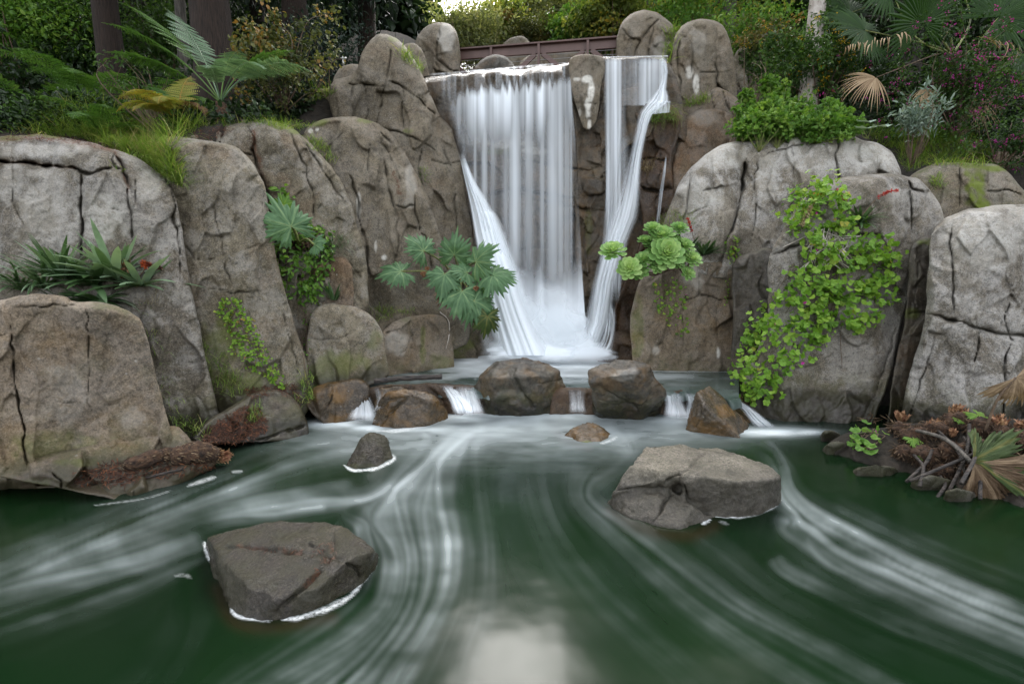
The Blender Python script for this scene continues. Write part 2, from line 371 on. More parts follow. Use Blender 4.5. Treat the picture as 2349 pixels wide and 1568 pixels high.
def interp_D(D, x):
    D = [D] if isinstance(D, tuple) else D
    if not isinstance(D, list): return np.full(np.shape(x), float(D))
    return np.interp(x, [d[0] for d in D], [d[1] for d in D])
def blocks(P2, px, seed, cell=.55, off=.05, tilt=.16):
    """fracture blocks: flat, slightly turned faces meeting at crisp steps"""
    rs = np.random.RandomState(seed + 400); lo, hi = P2.min(0) - 20, P2.max(0) + 20; cw, ch = cell / px, 1.7 * cell / px
    n3 = np.concatenate([P2 / 45., np.zeros((len(P2), 1))], 1); Q = P2 + 9 * np.stack([vnoise(n3, seed + 1), vnoise(n3, seed + 2)], 1)
    k = max(3, int((hi - lo).prod() / (cw * ch))); k = min(k, 60); S = lo + rs.rand(k, 2) * (hi - lo); sc = np.array([1 / cw, 1 / ch])
    d = np.stack([np.hypot(*((Q - c) * sc).T) for c in S], 1); o = np.argsort(d, 1)[:, :2]; d1 = np.take_along_axis(d, o[:, :1], 1)[:, 0]; d2 = np.take_along_axis(d, o[:, 1:2], 1)[:, 0]
    of = rs.uniform(-off, off, k); tl = rs.randn(k, 2) * tilt * px * np.array([1., .45])
    v = [of[o[:, j]] + ((P2 - S[o[:, j]]) * tl[o[:, j]]).sum(1) for j in (0, 1)]; w = .5 + .5 * sstep(0, .055, d2 - d1)
    return v[0] * w + v[1] * (1 - w)
def rock(name, label, outline, D, mat, lean=.12, R=70, bulge=.75, back=.5, cracks=(), seed=1, step=2.7, side=.2, und=.05, facet=0., fdir=6,
         moss=(), pale=(), needle=(), micro=6, wob=1., cat='rock', group=None, fine=1., kind=None, sharp=.3, blk=1.25):
    rs = np.random.RandomState(seed)
    poly = smooth_poly(outline, 2)
    # natural irregular edge
    q = []
    for a, b in zip(poly, np.roll(poly, -1, 0)):
        n = max(1, int(np.hypot(*(b - a)) / 9))
        for k in range(n): q.append(a + (b - a) * k / n)
    q = np.array(q); n3 = np.concatenate([q / 30., np.full((len(q), 1), seed * 7.7)], 1)
    n4 = n3 * .4 + 5; q = q + wob * (4.0 * np.stack([vnoise(n4, 11), vnoise(n4, 12)], 1) + 2.2 * np.stack([vnoise(n3, 1), vnoise(n3, 2)], 1) + .9 * np.stack([vnoise(n3 * 3, 3), vnoise(n3 * 3, 4)], 1)); poly = q
    lo, hi = poly.min(0) - step * 1.5, poly.max(0) + step * 1.5
    nx, ny = int((hi[0] - lo[0]) / step) + 2, int((hi[1] - lo[1]) / step) + 2
    gx, gy = np.meshgrid(lo[0] + np.arange(nx) * step, lo[1] + np.arange(ny) * step)
    P2 = np.stack([gx.ravel(), gy.ravel()], 1)
    ins = inside(P2, poly); e, near, near_i = seg_dist(P2, poly, np.roll(poly, -1, 0)); sd = np.where(ins, e, -e)
    idx = np.arange(nx * ny).reshape(ny, nx)
    quads = np.stack([idx[:-1, :-1], idx[:-1, 1:], idx[1:, 1:], idx[1:, :-1]], -1).reshape(-1, 4)
    s4 = sd[quads]; keep = (s4 > 0).sum(1) >= 2
    quads = quads[keep]
    used = np.unique(quads); remap = -np.ones(nx * ny, int); remap[used] = np.arange(len(used)); quads = remap[quads]
    P2 = P2[used]; sd = sd[used]; near = near[used]
    # cells on the rim: pull outside points, and inside points of open borders, onto the outline
    edge_cnt = np.zeros(len(P2), int); np.add.at(edge_cnt, quads.ravel(), 1)
    rim = (sd <= 0) | (edge_cnt < 4)
    P2[rim] = near[rim]; sd = np.where(rim, 0, sd)
    # local basis
    r = ray(P2[:, 0], P2[:, 1]); d0 = interp_D(D, P2[:, 0])
    t = (d0 + lean * CZ) / (r[:, 1] - lean * r[:, 2]); Y = t * r[:, 1]
    Ym = float(np.median(Y)); px = Ym / F
    upw = sstep(.1, .85, (P2[:, 1] - near[:, 1]) / np.maximum(np.hypot(*(P2 - near).T), 1e-6)); upw = np.where(rim, 0, upw)
    # rim points take the value of the outline direction there
    pn = np.roll(poly, -1, 0) - np.roll(poly, 1, 0); area = np.sum(poly[:, 0] * np.roll(poly[:, 1], -1) - np.roll(poly[:, 0], -1) * poly[:, 1])
    pup = (pn[:, 0] if area > 0 else -pn[:, 0]) / (np.hypot(pn[:, 0], pn[:, 1]) + 1e-6); ki = near_i[used].astype(int) % len(poly)
    upw = np.where(rim, sstep(.1, .85, pup[ki]), upw)
    Rl = R * (side + (1 - side) * upw)
    tt = np.clip(sd / Rl, 0, 1); prof = np.sqrt(np.clip(1 - (1 - tt) ** 2, 0, 1)) * (1 - sharp) + sharp * np.clip(sd / (Rl * .12), 0, 1)
    B = bulge * Rl * px
    W = np.stack([P2[:, 0] * px, P2[:, 1] * px, np.full(len(P2), seed * 3.1)], 1)
    edge = np.clip(sd / 14., 0, 1)
    df = B * (1 - prof)
    df = df - edge * und * fbm(W * 1.3, 3, seed)
    if blk: df = df + sstep(0, 22, sd) * blk * blocks(P2, px, seed, .28 + .0011 * (P2.max(0) - P2.min(0)).mean() * px * 1.0, .028, .12)
    if facet:
        c = P2.mean(0) + rs.randn(2) * 8; size = np.maximum(P2.max(0) - P2.min(0), 1) / 2
        fv = np.zeros(len(P2)); a0 = rs.rand() * 6.28
        for k in range(fdir):
            a = a0 + k * 6.2832 / fdir + rs.uniform(-.3, .3); u = ((P2 - c) / size) @ np.array([math.cos(a), math.sin(a)])
            fv = np.maximum(fv, rs.uniform(.8, 1.5) * (u - rs.uniform(.1, .45)))
        df = df + facet * fv * edge
    mc = []
    for k in range((micro + 1) // 2):
        p = P2[rs.randint(len(P2))]; a = rs.choice([1.57, 1.5, .2, 2.9, 1.2]) + rs.randn() * .3; L_ = rs.uniform(18, 80)
        pts = [p + np.array([math.cos(a), math.sin(a)]) * L_ * u + rs.randn(2) * 4 for u in (0, .35, .7, 1)]
        mc.append((pts, 1.6, .014, .2))
    cd, cm = crack_field(P2, list(cracks) + mc, rs)
    df = df + cd * np.clip(sd / 5., .2, 1)
    # pitted, rough stone
    df = df - edge * fine * (.020 * (np.abs(fbm(W * np.array([3.4, 2.0, 1]), 4, seed + 5, .55)) - .3) + .0045 * fbm(W * 19, 3, seed + 9, .65) + .016 * np.minimum(0, fbm(W * 9, 2, seed + 31) + .55))
    V1 = P(P2[:, 0], P2[:, 1], Y + df)
    inner = np.where(~rim)[0]; b = np.arange(len(P2)); b[inner] = len(P2) + np.arange(len(inner))
    V2 = P(P2[inner, 0], P2[inner, 1], (Y + B + .02 + back * (prof ** .6))[inner])
    V = np.concatenate([V1, V2])
    n1 = len(P2); Pall = np.concatenate([P2, P2[inner]])
    at = {'crack': np.concatenate([cm, np.zeros(len(inner))])}
    for nm, ls in (('moss', moss), ('pale', pale)):
        at[nm] = blobs(Pall, ls) if ls else np.zeros(len(V))
    at['needle'] = lines_mask(Pall, needle, rs) if needle else np.zeros(len(V))
    o = put(name, V, [quads[:, ::-1], b[quads]], mat, None, at)
    if kind: tag(o, kind=kind)
    else: tag(o, label, cat, group)
    return o
def hull_rock(name, label, parts, mat, cracks=(), seed=1, voxel=.014, round_it=1, und=.02, cat='rock', group=None, needle=(), moss=(), pale=(), base=-.35):
    """parts: list of point lists (px,py,z): each a convex block; blocks fuse into one weathered stone"""
    rs = np.random.RandomState(seed); bm = bmesh.new()
    for pts in parts:
        ws = [G(x, y, z) for x, y, z in pts]
        ws += [np.array([w[0] * 1.0, w[1], base]) for w, p in zip(ws, pts) if p[2] < .06]
        b2 = bmesh.new()
        for w in ws: b2.verts.new(Vector(w))
        bmesh.ops.convex_hull(b2, input=b2.verts)
        for v in [v for v in b2.verts if not v.link_faces]: b2.verts.remove(v)
        me = bpy.data.meshes.new('t'); b2.to_mesh(me); bm.from_mesh(me); b2.free(); bpy.data.meshes.remove(me)
    me = bpy.data.meshes.new('t'); bm.to_mesh(me); bm.free()
    o = bpy.data.objects.new('t', me); COL.objects.link(o)
    md = o.modifiers.new('r', 'REMESH'); md.mode = 'VOXEL'; md.voxel_size = voxel
    m2 = o.modifiers.new('s', 'SMOOTH'); m2.iterations = round_it; m2.factor = .5
    dg = bpy.context.evaluated_depsgraph_get(); ev = o.evaluated_get(dg); em = ev.to_mesh()
    n = len(em.vertices); V = np.empty(n * 3, np.float32); em.vertices.foreach_get('co', V); V = V.reshape(-1, 3).astype(float)
    N_ = np.empty(n * 3, np.float32); em.vertices.foreach_get('normal', N_); N_ = N_.reshape(-1, 3).astype(float)
    qd = [list(p.vertices) for p in em.polygons]; quads = np.array([q for q in qd if len(q) == 4], int); tris = np.array([q for q in qd if len(q) == 3], int).reshape(-1, 3)
    ev.to_mesh_clear(); bpy.data.objects.remove(o)
    x, y = proj(V); P2 = np.stack([x, y], 1)
    toC = np.array([0, 0, CZ]) - V; face = (N_ * toC).sum(1) / np.linalg.norm(toC, axis=1) > -.05
    cd, cm = crack_field(P2, [(c[0], c[1] * 1.9, c[2]) for c in cracks], rs, 2.); cd = cd * face; cm = cm * face
    V = V + N_ * (und * fbm(V * 3.2, 3, seed) + .008 * fbm(V * 11, 3, seed + 4) + .004 * fbm(V * 34, 2, seed + 8) - cd)[:, None]
    at = {'crack': cm, 'moss': blobs(P2, moss) * face if moss else np.zeros(n), 'pale': blobs(P2, pale) * face if pale else np.zeros(n),
          'needle': lines_mask(P2, needle, rs) * face if needle else np.zeros(n)}
    o = put(name, V, [quads, tris], mat, None, at)
    return tag(o, label, cat, group)
ZU = .36   # level of the plunge pool above the lower pool
# ---- cliff behind the fall
rock('cliff', 'dark wet cliff face behind the main waterfall', [(930, 185), (985, 172), (1085, 166), (1180, 158), (1300, 146), (1318, 136), (1400, 130), (1530, 128), (1570, 210), (1580, 420), (1560, 850), (1040, 860), (1000, 500)],
     [(930, 10.1), (1310, 9.55), (1560, 9.4)], M['wetcliff'], lean=-.02, R=30, bulge=.6, back=.9, seed=3, und=.10, micro=10, cat='cliff', sharp=.3,
     cracks=[([(1085, 165), (1087, 230), (1080, 300), (1075, 380)], 5, .07), ([(1140, 385), (1200, 372), (1260, 377), (1320, 390), (1390, 384)], 4, .10),
             ([(1100, 445), (1180, 432), (1250, 445), (1330, 455)], 6, .16), ([(1215, 455), (1300, 472), (1390, 488)], 5, .14), ([(1310, 430), (1318, 480), (1312, 700)], 5, .08),
             ([(1320, 470), (1345, 485), (1395, 484)], 5, .12), ([(1345, 490), (1343, 560), (1335, 640)], 4, .08), ([(1225, 480), (1235, 560), (1230, 700)], 4, .06),
             ([(1320, 240), (1332, 300), (1325, 370), (1335, 430)], 6, .12), ([(1140, 380), (1145, 300), (1100, 260)], 3, .05), ([(1440, 150), (1432, 230), (1440, 330)], 5, .07), ([(1120, 560), (1200, 575), (1300, 560)], 4, .06)],
     pale=[(1165, 330, 60, 12, .55), (1225, 345, 50, 10, .5), (1080, 320, 30, 14, .3)], moss=[(1350, 545, 12, 60, .35), (1150, 348, 60, 8, .5)])
rock('rock_step', 'rounded stone hump under the white water at the foot of the cliff', [(1078, 470), (1110, 462), (1140, 480), (1165, 540), (1190, 600), (1215, 700), (1240, 830), (1130, 850), (1085, 650)],
     9.2, M['wetcliff'], lean=.1, R=45, bulge=.8, back=.4, seed=4)
rock('rock_pillar', 'upright pale stone with white splashes, standing between the two falls', [(1302, 140), (1318, 126), (1350, 124), (1384, 128), (1388, 160), (1376, 230), (1368, 280), (1352, 300), (1338, 290), (1326, 255), (1310, 200)],
     9.22, M['dry_up'], lean=.0, R=16, bulge=.5, back=.5, seed=5, und=.03, micro=3, cracks=[([(1305, 232), (1340, 238), (1372, 235)], 2.2, .03)],
     pale=[(1345, 182, 16, 9, .9), (1356, 208, 8, 30, .9), (1349, 250, 9, 26, .95), (1325, 182, 10, 5, .7), (1352, 285, 4, 16, .7), (1330, 260, 4, 12, .4)])
rock('rock_column', 'dark cracked wet column directly under the pale upright stone between the falls', [(1312, 230), (1330, 262), (1352, 290), (1374, 262), (1390, 200), (1400, 300), (1398, 480), (1386, 680), (1322, 690), (1318, 480), (1326, 380), (1318, 300)], [(1310, 9.3), (1400, 9.25)], M['wetcliff'], lean=.02, R=14, bulge=.6, back=.5, seed=66, und=.08, blk=2.2, micro=6, cracks=[([(1320, 385), (1360, 395), (1398, 384)], 4, .08), ([(1318, 472), (1350, 486), (1398, 482)], 5, .10), ([(1345, 490), (1342, 560), (1346, 640)], 4, .06)], moss=[(1350, 540, 10, 50, .4)])
rock('rock_column', 'brown dripping rock column with two hanging grass tufts', [(1452, 258), (1480, 248), (1530, 232), (1556, 250), (1560, 290), (1548, 330), (1540, 380), (1550, 440), (1545, 560), (1535, 700), (1500, 800), (1400, 830), (1410, 700), (1440, 620), (1470, 560), (1476, 500), (1462, 420), (1452, 390), (1470, 350), (1478, 300)],
     8.95, M['wetbrown'], lean=.04, R=34, bulge=.9, back=.6, seed=6, und=.10, micro=8,
     cracks=[([(1458, 372), (1490, 360), (1530, 368)], 5, .10), ([(1470, 425), (1500, 440), (1545, 432)], 6, .14), ([(1520, 300), (1512, 420), (1500, 520)], 4, .06)])
# ---- rocks at the brink
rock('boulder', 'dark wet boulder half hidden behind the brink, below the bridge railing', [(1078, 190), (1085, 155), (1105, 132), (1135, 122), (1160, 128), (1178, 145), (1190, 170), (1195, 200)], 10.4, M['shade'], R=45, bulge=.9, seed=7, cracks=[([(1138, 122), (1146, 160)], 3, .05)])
rock('boulder', 'pale flat-topped boulder behind the bridge railing', [(1140, 180), (1150, 105), (1168, 85), (1195, 80), (1213, 95), (1222, 125), (1230, 190)], 14.5, M['dry_up'], R=30, seed=9, cracks=[([(1150, 112), (1180, 104), (1215, 110)], 3, .05)])
rock('boulder', 'low light brown boulder behind the railing, between the dark boulder and the pillar', [(1180, 200), (1195, 135), (1240, 112), (1300, 108), (1360, 120), (1400, 200)], 13.6, M['dry_up'], R=40, seed=10)
rock('boulder', 'smooth egg-shaped boulder at the end of the bridge railing beside the tallest crag', [(955, 180), (945, 130), (955, 85), (975, 60), (1005, 48), (1032, 54), (1048, 80), (1054, 118), (1050, 165), (1060, 210), (960, 215)],
     10.9, M['dry_up'], R=55, bulge=.9, seed=11, micro=4, pale=[(1025, 90, 18, 40, .35)], cracks=[([(1012, 50), (1008, 90), (1000, 120), (998, 140), (1040, 160), (1060, 170)], 4.5, .10), ([(998, 140), (1010, 170), (1030, 185)], 4, .07), ([(955, 110), (980, 118)], 3, .05)])
rock('boulder', 'low grey stone wedged between the tallest crag and the egg-shaped boulder', [(915, 190), (920, 115), (930, 103), (958, 100), (975, 120), (990, 200)], 10.3, M['dry_up'], R=26, seed=12)
# ---- bank left of the fall
rock('crag', 'tallest grey crag flanking the waterfall on the fern side, with stepped cracks', [(770, 290), (748, 225), (757, 185), (800, 178), (822, 165), (830, 128), (846, 98), (868, 80), (890, 80), (918, 92), (940, 118), (960, 150), (975, 185), (990, 225), (1010, 265), (1036, 296), (1052, 340), (1062, 400), (1074, 470), (1088, 560), (1106, 650), (1130, 730), (1155, 800), (1160, 850), (1020, 860), (930, 820), (820, 560)],
     [(760, 8.0), (960, 8.25), (1060, 8.8), (1160, 9.3)], M['dry_up'], lean=.16, R=62, bulge=.8, back=.8, seed=13, und=.10, micro=14,
     cracks=[([(900, 95), (893, 150), (885, 190), (870, 250), (862, 290), (855, 320)], 5, .10), ([(795, 190), (840, 195), (885, 200)], 5, .10), ([(885, 185), (930, 200), (975, 240), (1000, 262)], 5, .10), ([(928, 200), (920, 250), (928, 300)], 4.5, .09),
             ([(862, 290), (900, 300), (960, 320), (1000, 350)], 5, .10), ([(965, 320), (960, 380), (968, 470), (985, 560), (1010, 640)], 5, .10), ([(1025, 310), (1020, 350), (1035, 385)], 4, .06), ([(985, 370), (1030, 378), (1060, 372)], 3.5, .05),
             ([(805, 182), (812, 240), (806, 300)], 4, .08), ([(770, 220), (776, 280)], 4, .06), ([(1040, 420), (1046, 520), (1060, 620)], 4, .08), ([(820, 165), (845, 210), (838, 290)], 4, .05), ([(950, 210), (990, 245)], 3, .05)],
     moss=[(1060, 770, 30, 55, .5), (905, 88, 16, 8, .5), (935, 300, 20, 8, .4)])
rock('boulder', 'low squarish stone at the shoulder of the tallest crag, under the sprinkler', [(758, 225), (762, 175), (778, 155), (820, 148), (850, 165), (860, 230), (850, 280), (790, 280)], 9.0, M['dry_up'], R=26, seed=14)
rock('boulder', 'reddish stone in the shade below the yellowing shrub', [(690, 300), (693, 255), (705, 215), (740, 200), (790, 205), (800, 290), (770, 330)], 8.5, M['brown'], R=26, seed=15, cracks=[([(700, 238), (740, 240)], 3, .04)])
rock('crag', 'broad furrowed crag with pale streaks above the gunnera plant', [(690, 320), (700, 292), (730, 274), (775, 268), (830, 270), (880, 285), (912, 318), (940, 370), (965, 420), (985, 470), (1010, 540), (1045, 620), (1075, 720), (1080, 800), (880, 820), (740, 760), (750, 600), (770, 480), (735, 380)],
     [(700, 6.75), (880, 7.3), (1080, 8.3)], M['dry_up'], lean=.17, R=60, bulge=.8, back=.7, seed=16, und=.09, micro=14,
     cracks=[([(845, 272), (870, 300), (905, 335)], 4, .06), ([(800, 390), (815, 440), (822, 500), (838, 560), (840, 640)], 6, .12), ([(880, 350), (888, 420), (905, 470), (912, 540), (905, 620)], 5, .09), ([(905, 470), (935, 480), (950, 470)], 5, .08),
             ([(790, 290), (760, 330), (745, 380)], 4, .05), ([(950, 440), (955, 500), (985, 570), (995, 640)], 4.5, .09), ([(850, 330), (840, 360), (850, 400)], 3, .04), ([(860, 300), (900, 365), (925, 430)], 5, .05)],
     pale=[(823, 470, 5, 30, .5), (881, 590, 8, 8, .8), (862, 565, 3, 14, .5), (940, 430, 14, 60, .22), (712, 300, 5, 5, .5), (728, 297, 4, 4, .5)], moss=[(720, 280, 40, 10, .6), (840, 275, 25, 8, .5)], needle=[([(905, 395), (912, 420), (918, 445)], 4)])
rock('boulder', 'rounded grey boulder with a long curved crack and rusty needles on its brow', [(430, 320), (445, 292), (480, 280), (560, 275), (620, 278), (668, 292), (705, 322), (742, 365), (775, 405), (800, 450), (822, 520), (840, 600), (850, 700), (800, 780), (700, 850), (600, 700), (560, 500)],
     [(430, 5.95), (620, 5.95), (840, 6.55)], M['dry'], lean=.17, R=72, bulge=.85, back=.6, seed=17, und=.07, micro=12,
     cracks=[([(565, 278), (585, 320), (578, 355), (600, 400), (615, 450), (625, 520), (640, 600), (640, 680)], 6, .13), ([(530, 345), (570, 355), (590, 365)], 4, .05), ([(690, 310), (720, 360), (760, 420), (790, 470)], 4.5, .07), ([(655, 290), (690, 350), (715, 430), (725, 520)], 4.5, .07), ([(735, 500), (740, 600), (730, 690)], 4, .06), ([(640, 392), (675, 388)], 3, .04), ([(690, 395), (710, 392)], 4, .05), ([(745, 600), (800, 600), (830, 640)], 4, .08)],
     moss=[(650, 290, 22, 10, .9), (675, 300, 20, 8, .7)], needle=[([(470, 300), (510, 300)], 7), ([(455, 315), (490, 318)], 5), ([(582, 300), (582, 340), (600, 390)], 5)], pale=[(560, 640, 40, 60, .12)])
rock('boulder', 'tall smooth grey boulder between the mossy-topped boulder and the curved-crack boulder', [(375, 345), (378, 322), (400, 312), (440, 314), (490, 322), (545, 338), (583, 372), (604, 425), (618, 500), (632, 580), (650, 660), (685, 760), (706, 830), (715, 960), (560, 1000), (440, 900), (400, 600)],
     [(380, 5.12), (560, 5.25), (710, 5.7)], M['dry'], lean=.13, R=72, bulge=.8, back=.6, seed=18, und=.05, micro=12,
     cracks=[([(493, 470), (500, 540), (518, 600), (528, 670)], 4, .06), ([(510, 672), (560, 672), (600, 665)], 3.5, .06), ([(470, 500), (478, 540), (500, 560)], 3, .03), ([(420, 560), (450, 600), (500, 590)], 3.5, .03), ([(640, 690), (670, 800), (690, 880)], 3.5, .04), ([(560, 570), (600, 560)], 2.5, .03)],
     moss=[(510, 790, 50, 60, .45), (460, 850, 40, 60, .5), (560, 880, 60, 40, .5)])
rock('boulder', 'big domed boulder with a mossy crown and a three-way crack, behind the strap-leaved clump', [(-140, 400), (-60, 330), (10, 312), (90, 306), (180, 318), (262, 342), (330, 372), (385, 412), (412, 470), (420, 540), (432, 620), (448, 700), (462, 780), (482, 870), (500, 940), (520, 1040), (300, 1040), (100, 900), (-150, 850)],
     [(-140, 4.6), (250, 4.65), (500, 5.0)], M['pale_low'], lean=.14, R=105, bulge=.8, back=.7, seed=19, und=.05, micro=12,
     cracks=[([(-140, 375), (0, 372), (70, 376), (120, 380), (175, 388), (195, 398), (240, 392), (268, 376)], 6.5, .15, .45), ([(188, 396), (187, 440), (186, 480), (190, 540), (188, 600)], 6, .12, .4), ([(262, 345), (282, 385), (288, 400), (292, 440), (300, 500), (304, 560)], 5.5, .12, .4), ([(262, 345), (255, 372), (268, 385), (283, 388)], 3.5, .06), ([(385, 430), (402, 470), (395, 500), (415, 560), (412, 640)], 6, .07), ([(312, 405), (314, 480)], 3, .04), ([(400, 470), (425, 490)], 5, .05), ([(25, 430), (32, 470), (60, 520)], 3, .02)],
     moss=[(60, 300, 120, 13, 1.), (130, 312, 50, 7, .8), (20, 318, 40, 8, .7)], needle=[([(-30, 322), (60, 314), (150, 322), (260, 345)], 6), ([(262, 345), (280, 380), (292, 440)], 3), ([(0, 371), (90, 377), (170, 388)], 2.5)], pale=[(60, 345, 150, 18, .22), (20, 420, 60, 50, .25), (240, 500, 50, 60, .35), (100, 480, 80, 90, .2), (340, 430, 40, 40, .2)])  # long pale band under the crown is a highlight painted into the colour
rock('rock_block', 'squared tan-streaked block carrying the strap-leaved clump', [(-150, 720), (-20, 690), (60, 676), (150, 680), (165, 692), (240, 692), (320, 722), (340, 780), (352, 850), (372, 920), (395, 985), (405, 1040), (300, 1100), (100, 1120), (-150, 1130)],
     [(-150, 3.6), (0, 3.62), (200, 3.75), (400, 4.1)], M['ledge'], lean=.12, R=30, bulge=.7, back=.9, seed=20, und=.045, micro=8,
     cracks=[([(22, 725), (28, 790), (36, 870), (50, 960), (62, 1060), (66, 1100)], 5, .07), ([(198, 700), (202, 760), (206, 830)], 3.5, .04), ([(40, 705), (110, 700), (180, 697)], 3.5, .04), ([(206, 830), (200, 900), (210, 950)], 2.5, .02)],
     moss=[(120, 1020, 100, 40, .3)], pale=[(305, 960, 34, 30, .12), (150, 900, 60, 80, .10)])
rock('rock_ledge', 'low sloping foot ledge at the waterline below the tan-streaked block', [(-160, 1060), (100, 1050), (250, 1010), (340, 990), (400, 970), (430, 1000), (470, 1040), (500, 1062), (470, 1085), (420, 1110), (300, 1150), (180, 1175), (60, 1190), (-160, 1200), (-160, 1260), (450, 1180)],
     [(-160, 3.36), (60, 3.42), (200, 3.5), (420, 3.95), (520, 4.3)], M['ledge'], lean=.75, R=34, bulge=.5, back=.4, seed=21, und=.04, micro=8, cracks=[([(110, 1075), (150, 1110), (120, 1160), (135, 1200)], 4, .05), ([(160, 1118), (300, 1100), (420, 1060)], 3.5, .04)], moss=[(60, 1120, 70, 25, .7), (180, 1060, 60, 10, .5)])
rock('rock_ledge', 'dark rounded slab by the water holding rusty needle litter', [(430, 1020), (480, 960), (530, 930), (570, 905), (620, 890), (660, 905), (690, 935), (704, 965), (712, 990), (700, 1012), (650, 1035), (580, 1058), (500, 1075), (440, 1110), (500, 1160), (720, 1080), (760, 1010)],
     [(430, 4.25), (560, 4.75), (710, 5.3), (760, 5.5)], M['wetdark'], lean=.55, R=40, bulge=.6, back=.5, seed=22, und=.05, micro=8, cracks=[([(560, 1020), (620, 1000), (670, 985), (706, 975)], 4, .06), ([(600, 900), (590, 950), (560, 1010)], 3, .04)])
rock('rock_ledge', 'wet stained shelf between the needle-littered slab and the first cascade', [(690, 930), (712, 888), (770, 870), (822, 864), (846, 876), (852, 905), (830, 960), (760, 985), (700, 985), (690, 1040), (840, 1040)],
     [(690, 5.6), (850, 5.95)], M['cascade'], lean=.3, R=30, bulge=.6, back=.5, seed=23, cracks=[([(760, 890), (755, 930), (730, 965)], 3, .05)])
rock('boulder', 'squat greenish block standing at the plunge pool edge below the leafy hanging plants', [(712, 720), (728, 700), (765, 694), (810, 705), (850, 720), (876, 760), (890, 820), (896, 870), (800, 905), (712, 915), (690, 860), (704, 780)],
     [(700, 5.95), (895, 6.35)], M['dry'], lean=.12, R=26, bulge=.7, back=.7, seed=24, und=.04, micro=6, cracks=[([(706, 774), (760, 778), (800, 768)], 3.5, .06)], moss=[(790, 830, 60, 40, .45), (740, 850, 40, 40, .4), (860, 780, 20, 40, .35)])
rock('boulder', 'pale block with a yellow-green streak and a hanging dry root, at the plunge pool edge', [(874, 765), (905, 735), (950, 722), (1000, 722), (1024, 732), (1032, 765), (1040, 810), (1040, 870), (890, 880), (882, 820)],
     [(874, 6.9), (1040, 7.75)], M['ledge'], lean=.12, R=22, bulge=.7, back=.7, seed=25, micro=3, cracks=[([(976, 730), (972, 780), (966, 830)], 3.5, .05), ([(880, 765), (930, 748), (960, 730)], 4, .07), ([(955, 735), (940, 790), (905, 835)], 2, .03), ([(930, 800), (985, 790)], 2, .03)],
     moss=[(970, 790, 8, 50, .45), (1010, 830, 30, 25, .35)], pale=[(910, 790, 40, 30, .25)])
rock('rock_block', 'dark upright stone in the niche behind the hanging leafy plants', [(720, 690), (730, 620), (750, 590), (790, 585), (808, 610), (812, 700), (790, 740), (730, 740)], 6.55, M['brown'], lean=.05, R=30, seed=26)
# ---- bank right of the fall
rock('boulder', 'big rounded boulder at the far end of the bridge railing', [(1415, 130), (1414, 85), (1428, 48), (1450, 28), (1480, 21), (1520, 33), (1550, 62), (1556, 110), (1548, 150), (1490, 165), (1420, 160)], 10.7, M['dry_up'], R=50, bulge=.9, seed=30, micro=4,
     cracks=[([(1425, 62), (1440, 85), (1455, 95)], 3.5, .05), ([(1520, 40), (1480, 75), (1462, 110), (1450, 140)], 4, .08), ([(1500, 55), (1490, 100), (1485, 140)], 4, .06)], pale=[(1510, 110, 20, 30, .2)])
rock('crag', 'grey columnar crag standing right above the second fall', [(1535, 230), (1542, 130), (1550, 80), (1570, 54), (1600, 43), (1635, 45), (1662, 62), (1678, 100), (1686, 160), (1694, 230), (1700, 280), (1620, 310), (1550, 300)], [(1530, 9.6), (1700, 9.9)], M['dry_up'], lean=.05, R=55, bulge=.85, back=.8, seed=31, und=.06, micro=7,
     cracks=[([(1645, 60), (1640, 120), (1650, 200), (1660, 240)], 4, .07), ([(1560, 85), (1556, 150), (1560, 240)], 5, .09), ([(1600, 165), (1640, 168), (1680, 160)], 3, .04), ([(1588, 60), (1590, 150), (1585, 220)], 3, .04)], pale=[(1580, 165, 10, 14, .6), (1597, 195, 7, 22, .7), (1600, 100, 20, 40, .15)], moss=[(1625, 225, 18, 8, .4)])
rock('boulder', 'split grey boulder beside the columnar crag, under the green hedge', [(1675, 290), (1678, 150), (1690, 112), (1715, 108), (1742, 125), (1758, 160), (1762, 210), (1748, 262), (1740, 300)], 10.1, M['dry'], R=42, seed=32, cracks=[([(1712, 112), (1718, 160), (1722, 220), (1735, 270)], 5, .10), ([(1690, 190), (1710, 225), (1722, 240)], 4, .08)])
rock('rock_block', 'tan angular block on the shelf below the columnar crag', [(1540, 300), (1548, 255), (1600, 225), (1640, 198), (1672, 212), (1700, 240), (1720, 290), (1700, 320), (1600, 320)], 9.25, M['ledge'], R=28, seed=33, lean=.1, cracks=[([(1628, 205), (1640, 250)], 4, .06), ([(1655, 205), (1668, 250), (1690, 270)], 4, .06)])
rock('boulder', 'warm brown boulder beside the second fall, above the large pale slab', [(1535, 470), (1545, 380), (1556, 310), (1575, 262), (1610, 246), (1660, 246), (1698, 262), (1714, 300), (1720, 350), (1700, 480), (1640, 600), (1560, 640), (1480, 800), (1460, 700), (1510, 560)], [(1470, 8.5), (1720, 8.7)], M['brown'], lean=.16, R=60, bulge=.85, back=.7, seed=34, und=.06, micro=7, cracks=[([(1690, 262), (1680, 300), (1700, 340)], 4, .06)], pale=[(1625, 268, 50, 20, .08)])
